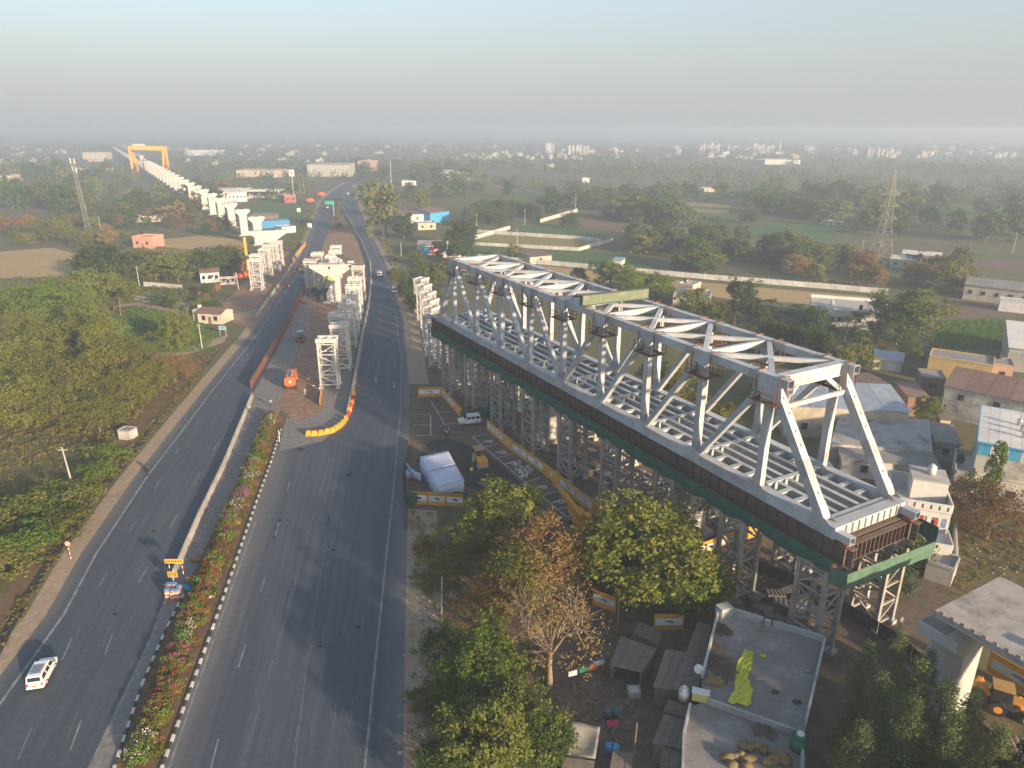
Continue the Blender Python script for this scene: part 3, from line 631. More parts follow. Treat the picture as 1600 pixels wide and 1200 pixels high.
# line of viaduct piers running to the horizon
n = 0
for k in range(22):
    a = 322+k*36.5
    hammerhead(('white viaduct pier left of the highway, %s from the near end of the row' % ORD2[k]) if k < 12 else 'white viaduct pier far along the row towards the yellow gantry', T0(a, 4.5, 0), PRZ, 13.2, 3.9, 2.7, 7.6, 2.7, 2.7, group='viaduct piers in a row')
for k in range(34):
    a = 322+22*36.5+k*36.5+8
    t = thing('viaduct_span', 'finished pale viaduct span on the far stretch beyond the gantry', 'viaduct span', T0(a, 4.5, 0), 0, 'finished viaduct spans far left')
    MB().bar(T0(a-18, 4.5, 14.6), T0(a+18, 4.5, 14.6), 5.5, 2.6).build('box_girder', CONCW, t); MB().bar(T0(a-18, 4.5, 16.0), T0(a+18, 4.5, 16.0), 12, .3).build('deck_slab', CONC, t)
    for s in (-1, 1): MB().bar(T0(a-18, 4.5+s*5.8, 16.6), T0(a+18, 4.5+s*5.8, 16.6), .25, .9).build('parapet', CONCW, t)
    MB().bar(T0(a-18, 4.5, 0), T0(a-18, 4.5, 13.3), 3, 3).build('pier', CONCW, t)
# yellow gantry
gp = T0(985, 0, 0); YELG = mat('gantry_yellow', (.80, .42, .04), (.7, .35, .04), rough=.5, scale=.3)
gt = thing('gantry_crane', 'tall yellow gantry crane straddling the far end of the pier row', 'gantry crane', G(230, 268))
def gz(x, y, d): # height of a point seen above ground distance d
    dd = CF*FPX + CR*(x-800) + CU*(600-y); t = d/dd[1]; return Vector((dd[0]*t, d, HC+dd[2]*t))
A0, A1 = gz(200.5, 231, 930), gz(256, 232, 930)
MB().bar(A0, A1, 3.0, 4.6).build('main_girder', YELG, gt); MB().bar(A0+Vector((0, 7, 0)), A1+Vector((0, 7, 0)), 3.0, 4.6).build('main_girder', YELG, gt)
for A, k in ((A0, 1), (A1, -1)):
    for dy in (0, 7):
        MB().bar(A+Vector((k*1.2, dy, -2.3)), Vector((A.x+k*2.6, A.y+dy+(3 if dy else -3), .6)), 2.4, 2.4).build('leg', YELG, gt)
    MB().box((A.x+k*2.6, A.y+3.5, .7), (3, 20, 1.4)).build('bogie', YELG, gt)
MB().box((A0.x+11, A0.y+3.5, A0.z+3.4), (13, 9, 2.2)).build('trolley', WHITE, gt)
MB().box((A0.x+4, A0.y+3.5, A0.z+3), (5, 9, 1.4)).build('winch', REDP, gt)
MB().box((A0.x-.6, A0.y+3.5, A0.z+2.8), (3, 8, 1.0)).build('end_carriage', REDP, gt)

# ================================================================== VIADUCT SPAN AT LOWER RIGHT
vd = thing('viaduct_span', 'concrete viaduct deck with weathered top at the lower right, beside the truss end', 'viaduct span', T0(-30, 3.4, 0))
fr = (T0(0, 3.4, 0), T0(0,1,0)-T0(0,0,0), T0(-1,0,0)-T0(0,0,0), Vector((0, 0, 1)))
MB().sect([(-5.3, 12.7), (5.3, 12.7), (5.3, 13.0), (-5.3, 13.0)], fr, 12.4, 95).build('deck_slab', mat('stained_deck', (.42, .38, .33), (.33, .30, .26), rough=.95, scale=.7, dirt=(.16, .14, .12), dirt_amt=.7, dirt_scale=.5), vd)
MB().sect([(-2.6, 10.6), (2.6, 10.6), (3.4, 12.1), (5.2, 12.45), (5.2, 12.698), (-5.2, 12.698), (-5.2, 12.45), (-3.4, 12.1)], fr, 12.6, 94.8).build('box_girder', CONC, vd)
for k in range(40): # starter bars along the left edge
    MB().box(T0(-13-k*.9, -1.75, 13.12), (.35, .12, .24), TRZ).build('starter_bar', mat('rebar_stub', (.36, .26, .2), rough=.9), vd)
for k in range(14):
    a = -16-rng.uniform(0, 14); b_ = rng.uniform(-.5, 7.5); MB().bar(T0(a, b_, 13.03), T0(a-rng.uniform(.3, 1.2), b_+rng.uniform(-.8, .8), 13.03), .12, .06).build('timber_scrap', WOOD, vd)
MB().box(T0(-20, .9, 13.3), (1.0, .7, .6), .4).build('concrete_block', CONC, vd)
vp = thing('viaduct_pier', 'big pale concrete pier carrying the viaduct deck at the lower right', 'pier', T0(-12.6, 3.0, 0), 2.0864)
c = .7; sw, sd = 3.2, 4.4
poly = [(-sw/2+c, -sd/2), (sw/2-c, -sd/2), (sw/2, -sd/2+c), (sw/2, sd/2-c), (sw/2-c, sd/2), (-sw/2+c, sd/2), (-sw/2, sd/2-c), (-sw/2, -sd/2+c)]
MB().prism(poly, .3, 8.4).build('shaft', CONCW, vp, fix=False)
fr2 = (Vector((0, 0, 0)), Vector((0, 1, 0)), Vector((1, 0, 0)), Vector((0, 0, 1)))
MB().sect([(-2.25, 8.4), (2.25, 8.4), (4.0, 9.5), (4.0, 10.55), (-4.0, 10.55), (-4.0, 9.5)], fr2, -1.9, 1.7).build('cap', CONCW, vp, fix=False)
MB().box((.5, 0, 10.56), (2.3, 7.4, .03)).build('stained_top', CONCD, vp, fix=False)
hammerhead('pale concrete pier further along the viaduct beyond the frame', T0(-52, 3.4, 0), PRZ, 10.55, 4.4, 3.2, 8, 4, 2)

# ================================================================== BARRIERS, FENCES, HOARDINGS, WALLS
def along(pts, step):
    P = [G(*p) if len(p) == 2 else Vector(p) for p in pts]; out = []
    for i in range(len(P)-1):
        L = (P[i+1]-P[i]).length; n = max(1, round(L/step))
        for k in range(n): out.append((lerp(P[i], P[i+1], k/n), lerp(P[i], P[i+1], (k+1)/n)))
    return out
def panelled(name, label, cat, pts, h, t, m, step, piece='panel', post=None, cap=None, z0=0.0, lean=0, hj=0):
    segs = along(pts, step); o = thing(name, label, cat, lerp(segs[0][0], segs[-1][1], .5))
    for i, (p, q) in enumerate(segs):
        d = (q-p).normalized(); hh = h+rng.uniform(-hj, hj)
        MB().bar(p+d*.03+Vector((0, 0, z0+hh/2)), q-d*.03+Vector((0, 0, z0+hh/2)), t, hh).build(piece, m, o)
        if post: MB().box(p+Vector((0, 0, z0+h/2+.06)), (t+.1, t+.1, h+.12), math.atan2(d.y, d.x)).build('post', post, o)
        if cap: MB().bar(p+d*.03+Vector((0, 0, z0+hh+.05)), q-d*.03+Vector((0, 0, z0+hh+.05)), t+.1, .1).build('coping', cap, o)
    return o
def jersey(name, label, pts, m, step=3.0, h=.95):
    segs = along(pts, step); o = thing(name, label, 'barrier', lerp(segs[0][0], segs[-1][1], .5))
    for p, q in segs:
        d = (q-p).normalized(); r = Vector((d.y, -d.x, 0))
        MB().sect([(-.32, .04), (.32, .04), (.26, .25), (.12, .45), (.09, h), (-.09, h), (-.12, .45), (-.26, .25)], (p, r, d, Vector((0, 0, 1))), .04, (q-p).length-.04).build('block', m, o)
    return o
JC = mat('weathered_barrier', (.42, .39, .34), (.33, .30, .26), rough=.9, scale=1.5, dirt=(.20, .17, .14), dirt_amt=.5)
jersey('concrete_barrier', 'row of grey concrete barrier blocks along the left carriageway beside the median', [(272,900),(310,812),(350,728),(394,620)], JC)
RF = mat('rusty_sheet_fence', (.22, .085, .05), (.15, .065, .04), rough=.85, scale=1.5, stretch=(1, 1, .4))
panelled('sheet_fence', 'rusty brown sheet fence along the left edge of the median site', 'fence', [(392,608),(420,560),(445,512),(470,468),(480,440)], 1.9, .06, RF, 2.4, 'sheet')
jersey('concrete_barrier', 'grey concrete barrier curving along the right edge of the median site', [(543,650),(553,600),(566,525),(576,478),(580,440)], JC, 3.0, 1.3)
jersey('concrete_barrier', 'far concrete barrier curving along the right carriageway', [(580,436),(578,410),(566,380),(550,352),(540,335)], JC, 4.0, 1.0)
jersey('concrete_barrier', 'grey barrier along the far side of the left carriageway by white trestles', [(400,495),(440,440),(462,405),(475,385)], JC, 3.5, .9)
panelled('board_fence', 'orange board fence left of the highway by the white trestles', 'fence', [(458,410),(466,398),(478,384)], 2.0, .06, YEL, 3, 'board')
panelled('sheet_fence', 'brown sheet fence on the dirt left of the highway', 'fence', [(310,466),(345,452)], 2.2, .06, RF, 2.5, 'sheet')
# yellow hoarding boards with white labels
LBL = mat('white_label', (.66, .66, .64), (.58, .58, .57), rough=.7); LBLB = mat('blue_print', (.10, .16, .34), (.2, .25, .4), rough=.7, scale=3)
def hoarding(label, pts, h=2.1, step=4.2, side=1, n=None, ribs=True):
    segs = along(pts, step); o = thing('hoarding', label, 'hoarding', lerp(segs[0][0], segs[-1][1], .5), 0, 'yellow hoardings round the yard')
    for i, (p, q) in enumerate(segs):
        d = (q-p).normalized(); r = Vector((d.y, -d.x, 0))*side; Z = Vector((0, 0, 1))
        b = MB().bar(p+d*.05+Z*(h/2+.1), q-d*.05+Z*(h/2+.1), .06, h).build('board', YEL, o)
        L = (q-p).length
        if i % 3 != 2 or n:
            MB().bar(p+d*L*.06+Z*(h*.52+.1)+r*.05, q-d*L*.06+Z*(h*.52+.1)+r*.05, .02, h*.42).build('label_panel', LBL, b)
            MB().bar(p+d*L*.38+Z*(h*.56+.1)+r*.07, p+d*L*.62+Z*(h*.56+.1)+r*.07, .02, h*.10).bar(p+d*L*.52+Z*(h*.47+.1)+r*.07, p+d*L*.66+Z*(h*.47+.1)+r*.07, .02, h*.07).build('print', LBLB if not n else DARK, b)
        else: MB().bar(p+d*L*.44+Z*(h*.55+.1)+r*.05, p+d*L*.56+Z*(h*.55+.1)+r*.05, .02, h*.26).build('badge', LBL, b)
        if ribs:
            for f in (.86, .93) if n else (.92,): MB().bar(p+d*.1+Z*(h*f+.1)+r*.045, q-d*.1+Z*(h*f+.1)+r*.045, .02, .05).build('rib', DARK if n else YELM, b)
        MB().bar(p-r*.1, p-r*.1+Z*(h+.2), .07, .07).build('post', RUST, o)
    return o
hoarding('yellow hoarding with white labels across the far end of the yard', [(653,621),(690,620)], side=1)
hoarding('yellow hoarding along the right side of the far yard', [(690,620),(722,655)], side=1)
hoarding('long yellow hoarding with blue and white labels beside the parking bays under the truss', [(761,672),(800,706),(850,742),(900,783),(955,825)], side=1)
hoarding('three yellow boards with white labels and dark print in front of the white tent', [(641,788),(725,793)], side=1, n=1, step=2.9)
hoarding('yellow hoarding lying on a slant under the near half of the truss', [(1092,872),(1182,838)], side=1)
hoarding('low yellow hoarding in shade behind the huts', [(1020,985),(1068,985)], side=1)
hoarding('yellow hoarding half hidden behind the bare tree', [(925,945),(962,958)], side=1)
hoarding('yellow boards behind the backhoe under the viaduct', [(1540,1050),(1640,1110)], side=1, h=2.6)
GN = NET
def netwall(label, pts, h, m=NET, step=3.0):
    segs = along(pts, step); o = thing('net_fence', label, 'net fence', lerp(segs[0][0], segs[-1][1], .5))
    for p, q in segs:
        d = (q-p).normalized(); r = Vector((d.y, -d.x, 0)); mb = MB(); Z = Vector((0, 0, 1)); n = 5; V = []; F = []
        for i in range(n+1):
            for j in range(3): V.append(lerp(p, q, i/n)+Z*(h*j/2-(.12*math.sin(math.pi*i/n) if j == 2 else 0)+.03)+r*(.12*math.sin(math.pi*i/n)*(j == 1)))
        for i in range(n):
            for j in range(2): a = i*3+j; F.append((a, a+3, a+4, a+1))
        s = mb.add(V, F).build('net_panel', m, o); md = s.modifiers.new('t', 'SOLIDIFY'); md.thickness = .03
        MB().tube(p, p+Z*(h+.1), .04, n=6).build('post', RUST, o)
    return o
netwall('green net fence behind the white off-road car under the truss', [(720,660),(770,652),(830,640)], 2.4)
netwall('green net fence on the road side of the white tent', [(632,790),(630,760),(634,722)], 1.9)
netwall('green net fence right in front of the white tent', [(634,788),(690,790),(738,788)], 2.2)
netwall('dark green net on the ground behind the bare tree', [(905,900),(955,925)], 1.6)
panelled('compound_wall', 'long white panelled compound wall crossing the fields behind the truss', 'wall', [(688,402),(725,402),(800,409),(900,418),(1000,427),(1100,436),(1200,444),(1300,452),(1388,460)], 1.9, .2, mat('whitewashed_wall', (.58, .56, .52), (.46, .44, .40), rough=.9, scale=.4, dirt=(.25, .22, .18), dirt_amt=.6, dirt_scale=.3), 4.2, 'wall_panel', post=WHITE)
panelled('compound_wall', 'pale boundary wall between the green fields, left stretch', 'wall', [(745,364),(900,374),(940,378)], 1.8, .2, MATS['whitewashed_wall'], 5, 'wall_panel')
panelled('compound_wall', 'pale boundary wall between fields, nearer parallel stretch', 'wall', [(740,383),(830,388),(905,392),(957,377)], 1.6, .2, MATS['whitewashed_wall'], 5, 'wall_panel')
panelled('compound_wall', 'pale slanting field wall climbing away to the right', 'wall', [(844,348),(902,331)], 2.2, .2, MATS['whitewashed_wall'], 5, 'wall_panel')
panelled('compound_wall', 'short pale field wall by the eucalyptus plot', 'wall', [(742,374),(770,366),(797,358)], 2.0, .2, MATS['whitewashed_wall'], 5, 'wall_panel')
panelled('compound_wall', 'pale wall round the fuel station field', 'wall', [(358,319),(395,309),(460,312)], 2.2, .2, MATS['whitewashed_wall'], 6, 'wall_panel')
panelled('compound_wall', 'weathered pale wall beside the village track on the left', 'wall', [(208,468),(250,476),(300,484),(345,492)], 1.7, .2, MATS['whitewashed_wall'], 4, 'wall_panel')
panelled('compound_wall', 'low pale wall behind the left village trees', 'wall', [(225,447),(285,452)], 1.6, .2, MATS['whitewashed_wall'], 4, 'wall_panel')
panelled('compound_wall', 'concrete plot wall right of the white house by the truss end', 'wall', [(1488,805),(1492,890),(1480,905)], 1.8, .22, CONC, 3.2, 'wall_panel')
panelled('sheet_fence', 'dark sheet fence between the trestles and the dirt lane', 'fence', [(1150,880),(1260,925),(1400,1010),(1470,1075)], 1.7, .06, mat('dark_sheet', (.05, .04, .035), (.08, .06, .05), rough=.8), 2.4, 'sheet')
panelled('road_railing', 'bent low railing along the right edge of the highway', 'railing', [(634,828),(634,740),(640,690)], .9, .08, RUST, 3, 'rail_panel')
# yellow road barriers curving across the lane, and red and yellow ones
bar_p = thing('road_barrier', 'x', 'barrier', (0, 0, 0), 0, 'yellow plastic road barriers in a curve')
MB().sect([(-.6, .0), (.6, .0), (.52, .35), (.4, 1.0), (-.4, 1.0), (-.52, .35)], (Vector((0, 0, .03)), Vector((1, 0, 0)), Vector((0, 1, 0)), Vector((0, 0, 1))), -.25, .25).build('body', YEL, bar_p, fix=False)
MB().box((0, 0, .1), (1.3, .62, .12)).build('base', YELM, bar_p, fix=False)
bp_ = [(483,681),(492,681),(502,680),(511,678),(519,676),(526,672),(532,668),(537,663),(541,657)]
for k, (x, y) in enumerate(bp_):
    a = G(*bp_[max(k-1, 0)]); b = G(*bp_[min(k+1, 8)]); d = b-a; rz = math.atan2(d.y, d.x)
    lab = 'yellow road barrier, %s from the left end of the curved row' % ORD[k]
    if k == 0: bar_p.location = G(x, y); bar_p.rotation_euler = (0, 0, rz); bar_p['label'] = lab
    else: copy_tree(bar_p, G(x, y), rz, lab)
for k, (x, y) in enumerate([(543,650),(545,644),(547,638),(549,632),(550,625),(551,618)]):
    o = MB().sect([(-.6, .0), (.6, .0), (.4, .4), (.3, 1.05), (-.3, 1.05), (-.4, .4)], (Vector((0, 0, .03)), Vector((1, 0, 0)), Vector((0, 1, 0)), Vector((0, 0, 1))), -.22, .22).build('road_barrier', (REDP, YEL)[k % 2], None)
    o.location = G(x+2, y); o.rotation_euler = (0, 0, 1.35); tag(o, '%s plastic barrier, %s in the row joining the curve to the concrete wall' % (('red', 'yellow')[k % 2], ORD[k]), 'barrier', 'red and yellow barriers')
yb = panelled('board_fence', 'narrow orange upright board by the nearest white trestle', 'fence', [(500,635),(503,612)], 1.6, .06, YEL, 4, 'board')
# ================================================================== BUILDINGS
CREAM = mat('cream_wall', (.55, .48, .37), (.45, .39, .30), rough=.9, scale=.5, dirt=(.25, .21, .17), dirt_amt=.5)
OLDW = mat('stained_white_wall', (.58, .55, .49), (.46, .43, .38), rough=.9, scale=.4, dirt=(.13, .12, .11), dirt_amt=.75, dirt_scale=.3)
PINK = mat('pink_wall', (.58, .30, .22), (.50, .26, .19), rough=.9, scale=.6)
YELW = mat('yellow_ochre_wall', (.50, .37, .14), (.42, .30, .12), rough=.9, scale=.5, dirt=(.28, .21, .12), dirt_amt=.5)
ORW = mat('orange_wall', (.46, .29, .20), (.40, .25, .17), rough=.9, scale=.3)
ASB = mat('brown_sheet_roof', (.24, .15, .115), (.19, .12, .095), rough=.85, scale=.6, wave=(3.0, 'X'), dirt=(.13, .09, .07), dirt_amt=.5)
BLS = mat('blue_steel_sheet', (.40, .45, .50), (.30, .34, .39), rough=.45, scale=.7, wave=(3.0, 'X'), dirt=(.25, .22, .2), dirt_amt=.4, metal=.2)
GRS = mat('grey_asbestos_roof', (.30, .285, .265), (.23, .22, .205), rough=.9, scale=.6, wave=(2.5, 'X'), dirt=(.15, .13, .11), dirt_amt=.5)
WHS = mat('white_sheet_roof', (.70, .66, .60), (.62, .58, .53), rough=.6, scale=.3, wave=(2.0, 'X'), dirt=(.5, .42, .36), dirt_amt=.4)
BRICK = mat('red_brick_wall', (.27, .16, .11), (.22, .13, .09), rough=.95, scale=2)
TIN = mat('dusty_tin_roof', (.19, .155, .125), (.14, .115, .095), rough=.9, scale=.8, stretch=(1, 4, 1), dirt=(.11, .085, .065), dirt_amt=.6)
UPZ = Vector((0, 0, 1))
def rect(p0, p1, depth):
    """front edge p0->p1 (left to right), going depth metres away from the camera"""
    p0 = Vector((p0.x, p0.y, 0)); p1 = Vector((p1.x, p1.y, 0)); d = (p1-p0).normalized(); n = Vector((-d.y, d.x, 0))
    return p0, p1, p1+n*depth, p0+n*depth
def wall_windows(o, p, q, n, z, w, h, m=GLASS, out=.03, sill=True):
    """n windows spread on the wall p->q (outward normal to the right of the direction)"""
    d = (q-p).normalized(); r = Vector((d.y, -d.x, 0)); L = (q-p).length
    for k in range(n):
        c = p+d*L*(k+.5)/n+UPZ*z+r*out
        f = MB().frame(c, d*w/2, r*.05, UPZ*h/2).build('window', m, o)
        if sill: MB().frame(c-UPZ*(h/2+.07)+r*.05, d*(w/2+.1), r*.1, UPZ*.05).build('sill', CONC, f)
def block(label, p0, p1, depth, h, m=WHITE, roof='flat', rm=None, name='house', cat='house', group=None, parapet=.6, wins=0, winz=None, door=False, rise=1.2, storeys=1, eave=.4, tank=False):
    c = rect(p0, p1, depth); o = thing(name, label, cat, (c[0]+c[2])/2, 0, group); d = (c[1]-c[0]).normalized(); n = (c[3]-c[0]).normalized()
    MB().prism(c, 0, h).build('wall', m, o)
    if roof == 'flat':
        MB().prism([c[0]-d*.05-n*.05, c[1]+d*.05-n*.05, c[2]+d*.05+n*.05, c[3]-d*.05+n*.05], h+.002, h+.14).build('roof', rm or CONC, o)
        if parapet:
            for i in range(4):
                a, b = c[i], c[(i+1) % 4]; e = (b-a).normalized(); MB().bar(a+e*.1+UPZ*(h+.14+parapet/2), b-e*.12+UPZ*(h+.14+parapet/2), .2, parapet).build('parapet', m, o)
    elif roof == 'gable':
        mid0, mid1 = (c[0]+c[3])/2, (c[1]+c[2])/2
        MB().add([c[1]+UPZ*h, c[2]+UPZ*h, mid1+UPZ*(h+rise-.12), c[0]+UPZ*h, c[3]+UPZ*h, mid0+UPZ*(h+rise-.12)], [(0, 1, 2), (4, 3, 5), (3, 0, 2, 5), (1, 4, 5, 2)]).build('gable', m, o)
        for a, b, e in ((c[0], c[1], -1), (c[3], c[2], 1)):
            lo0, lo1 = a+n*e*eave-d*.3+UPZ*(h-eave*rise/(depth/2)+.06), b+n*e*eave+d*.3+UPZ*(h-eave*rise/(depth/2)+.06)
            hi0, hi1 = mid0-d*.3+UPZ*(h+rise+.06), mid1+d*.3+UPZ*(h+rise+.06)
            off = (hi0-lo0).cross(lo1-lo0).normalized()*.08
            if off.z < 0: off = -off
            rmm = rm[0 if e < 0 else 1] if isinstance(rm, tuple) else (rm or GRS)
            nseg = max(1, round((lo1-lo0).length/4))
            for s in range(nseg):
                a0, a1, b0, b1 = lerp(lo0, lo1, s/nseg), lerp(lo0, lo1, (s+1)/nseg-.004), lerp(hi0, hi1, s/nseg), lerp(hi0, hi1, (s+1)/nseg-.004)
                MB().add([a0, a1, b1, b0, a0+off, a1+off, b1+off, b0+off], [(3, 2, 1, 0), (4, 5, 6, 7), (0, 1, 5, 4), (1, 2, 6, 5), (2, 3, 7, 6), (3, 0, 4, 7)]).build('roof_sheet', rmm, o)
    elif roof == 'shed':
        a = [c[0]-n*eave-d*.3, c[1]-n*eave+d*.3, c[2]+d*.3+n*.2, c[3]-d*.3+n*.2]; zz = [h+.05, h+.05, h+rise, h+rise]
        b = [Vector((v.x, v.y, z)) for v, z in zip(a, zz)]
        MB().add(b+[v+UPZ*.07 for v in b], [(3, 2, 1, 0), (4, 5, 6, 7), (0, 1, 5, 4), (1, 2, 6, 5), (2, 3, 7, 6), (3, 0, 4, 7)]).build('roof', rm or GRS, o)
    for s in range(storeys):
        z = winz or (h/storeys*(s+.55))
        if wins: wall_windows(o, c[0], c[1], wins, z, 1.1, 1.2)
        if wins: wall_windows(o, c[3], c[0], max(1, wins//2), z, 1.1, 1.2)
    if door:
        m_ = lerp(c[0], c[1], .5); dd = MB().frame(m_+UPZ*1.05-n*.03, d*.5, n*.04, UPZ*1.05).build('door', WOOD, o); MB().box(m_+d*.35-n*.09+UPZ*1.0, (.08, .08, .16)).build('handle', DARK, dd)
    if tank:
        q = lerp(c[3], c[2], .25)-n*1.5+UPZ*(h+.14); MB().tube(q, q+UPZ*1.2, .55, n=12).build('water_tank', WHITE, o)
    return o
# --- near right: factory sheds and houses
block('long shed with brown back slope and bluish corrugated front slope behind the truss', G(1230,634,6.0), G(1421,643,6.0), 21, 6.0, CREAM, 'gable', (BLS, ASB), 'factory_shed', 'shed', rise=1.3, wins=3, winz=2.2)
sl = [G(1312,645,4.2), G(1452,656,4.2), G(1458,706,4.2), G(1298,692,4.2)]
o = thing('factory_shed', 'flat grey cement roof with dark stains beside the truss', 'shed', (sl[0]+sl[2])/2*1.0); o.location.z = 0
MB().prism([v for v in reversed(sl)], 0, 4.0).build('wall', OLDW, o); MB().prism([sl[0]*1, sl[1], sl[2], sl[3]], 4.002, 4.2).build('roof', CONCD if False else mat('patched_grey_roof', (.34, .32, .30), (.28, .265, .25), rough=.95, scale=.5, dirt=(.10, .09, .08), dirt_amt=.8, dirt_scale=.35), o)
block('lean-to with grey corrugated roof below the flat grey roof', G(1316,716,3.2), G(1467,731,3.2), 4.5, 3.2, OLDW, 'shed', GRS, 'lean_to', 'shed', rise=.5, wins=2)
block('old white two-storey shed with brown roof and stained wall', G(1478,602,6.4), G(1650,638,6.4), 13, 6.4, OLDW, 'gable', ASB, 'factory_shed', 'shed', rise=2.2, wins=3, winz=4.6)
block('ochre yellow fronted shed with flat grey roof behind the old white shed', G(1452,558,5.5), G(1552,573,5.5), 7, 5.5, YELW, 'flat', GRS, 'factory_shed', 'shed', parapet=.3)
block('small peach house at the end of the ochre shed', G(1552,570,4.2), G(1585,574,4.2), 6, 4.2, ORW, 'flat', GRS, wins=1, parapet=.2)
block('small rusty-roofed lean-to between the sheds', G(1420,620,4), G(1452,622,4), 8, 4, BRICK, 'shed', ASB, 'lean_to', 'shed', rise=.3)
block('low brown brick shed in the gap behind the small tree', G(1440,590,3.5), G(1478,594,3.5), 6, 3.5, BRICK, 'flat', GRS, 'brick_shed', 'shed', parapet=.2, wins=1)
block('low shed with rusty roof in the gap behind the truss', G(1180,598,4.5), G(1262,606,4.5), 9, 4.5, OLDW, 'gable', (ASB, ASB), 'factory_shed', 'shed', rise=.8, wins=2)
block('grey-roofed shed between the flat grey roof and the striped factory', G(1462,690,3.4), G(1500,695,3.4), 8, 3.4, OLDW, 'shed', GRS, 'lean_to', 'shed', rise=.5, wins=1)
block('small pale store beside the dirt yard right of the flat grey roof', G(1470,655,2.8), G(1486,657,2.8), 4, 2.8, CREAM, 'shed', TIN, 'store_room', 'store', rise=.3, door=True)
# white roof with blue and white striped cladding
c = rect(G(1531,690,9.6), G(1665,716,9.6), 17); bw = thing('factory_building', 'factory with white sheet roof and blue and white striped cladding at the right edge', 'factory', (c[0]+c[2])/2)
MB().prism(c, 0, 7.6).build('wall', OLDW, bw)
d = (c[1]-c[0]).normalized(); n = (c[3]-c[0]).normalized()
for a, b in ((c[0], c[1]), (c[3], c[0])):
    e = (b-a).normalized(); L = (b-a).length; k = 0; s = 0.
    while s < L-.1:
        w_ = min(.75, L-s); blue = (int(s/.75) % 5) in ((0, 1) if a is c[0] else (0, 2, 4)); r = Vector((e.y, -e.x, 0))
        MB().bar(a+e*s+UPZ*8.6+r*.01, a+e*(s+w_-.03)+UPZ*8.6+r*.01, .06, 2.0).build('cladding_sheet', CYANP if blue else WHS, bw); s += .75
rf = [c[0]-d*.3-n*.3, c[1]+d*.3-n*.3, c[2]+d*.3+n*.3, c[3]-d*.3+n*.3]
for s in range(8):
    q = [lerp(rf[0], rf[1], s/8), lerp(rf[0], rf[1], (s+1)/8-.003), lerp(rf[3], rf[2], (s+1)/8-.003), lerp(rf[3], rf[2], s/8)]
    MB().prism(q, 9.62, 9.72).build('roof_sheet', WHS, bw)
for i in range(4):
    a, b = rf[i], rf[(i+1) % 4]; MB().bar(a+UPZ*9.6, b+UPZ*9.6, .12, .3).build('roof_trim', CYANP, bw)
for k, (x, y) in enumerate([(1592,664),(1597,674),(1600,684)]):
    p = G(x, y, 9.73); v = MB().tube(p, p+UPZ*.5, .3, .3, 10).build('roof_vent', CHROME, bw); MB().blob(p+UPZ*.75, (.42, .42, .36), 9, 6, 0).build('vent_cowl', CHROME, v, smooth=True)
wall_windows(bw, c[0], c[1], 4, 2.2, 1.2, 1.1); wall_windows(bw, c[3], c[0], 5, 3.0, 1.1, 1.1)
block('low white annexe with ledge in front of the striped factory', G(1522,742,4.4), G(1650,768,4.4), 3.2, 4.4, OLDW, 'flat', CONC, 'annexe', 'house', parapet=.3, wins=3)
block('unfinished concrete block house left of the striped factory', G(1492,742,4.4), G(1522,748,4.4), 9, 4.4, CONC, 'flat', CONC, 'unfinished_house', 'house', parapet=.7, wins=2)
# white house at the truss end with roof room and slotted parapet
c = rect(G(1396,788,6.2), G(1487,803,6.2), 8.5); wh = thing('white_house', 'white terraced house with roof room and washing, just behind the truss end', 'house', (c[0]+c[2])/2)
d = (c[1]-c[0]).normalized(); n = (c[3]-c[0]).normalized()
MB().prism(c, 0, 6.0).build('wall', WHITE, wh); MB().prism(c, 6.002, 6.15).build('roof', CONC, wh)
for i in range(4):
    a, b = c[i], c[(i+1) % 4]; e = (b-a).normalized(); r = Vector((e.y, -e.x, 0)); pp = MB().bar(a+e*.1+UPZ*6.75, b-e*.13+UPZ*6.75, .18, 1.2).build('parapet', WHITE, wh)
    if i == 0:
        for k in range(7): MB().frame(lerp(a, b, (k+.5)/7)+UPZ*6.75+r*.1, e*.07, r*.03, UPZ*.3).build('slot', DARK, pp)
rr = rect(c[0]+d*2.2+n*2.8, c[0]+d*6.4+n*2.8, 4.2); rm_ = MB().prism(rr, 6.16, 9.0).build('roof_room', WHITE, wh); MB().prism([v+(v-(rr[0]+rr[2])/2)*.06 for v in rr], 9.002, 9.15).build('room_roof', CONC, rm_)
for f in (.3, .7): MB().frame(lerp(c[0], c[1], f)+UPZ*4.2-n*.03, d*.5, n*.05, UPZ*.6).build('window', GLASS, wh)
cc = rect(c[0]+d*3.6-n*4.2, c[1]-n*4.2, 4.19); lo = MB().prism(cc, 0, 3.2).build('porch', WHITE, wh)
for i in (0, 1, 3):
    a, b = cc[i], cc[(i+1) % 4]; e = (b-a).normalized(); MB().bar(a+e*.1+UPZ*3.55, b-e*.13+UPZ*3.55, .15, .7).build('porch_parapet', WHITE, lo)
for k, (m_, w_) in enumerate([(DARK, .9), (REDP, .5), (WHITE, .5), (REDP, .4), (LBLB, .6)]):
    p = c[0]+d*(2.6+k*.85)-n*.5+UPZ*4.9; cl = MB().frame(p, d*w_/2, n*.02, UPZ*.65).build('washing', m_, None); tag(cl, ['black cloth hung on the white house by the truss end', 'red cloth hung on the white house, left one', 'white cloth hung between the red ones on the white house', 'red cloth hung on the white house, right one', 'blue cloth hung at the right end of the washing'][k], 'cloth', 'washing on the white house'); cl.location = (0, 0, 0)
block('low block store with white sacks behind the near trestle', G(1448,880,2.2), G(1490,894,2.2), 3.4, 2.2, CONC, 'flat', GRS, 'store_room', 'store', parapet=.4)
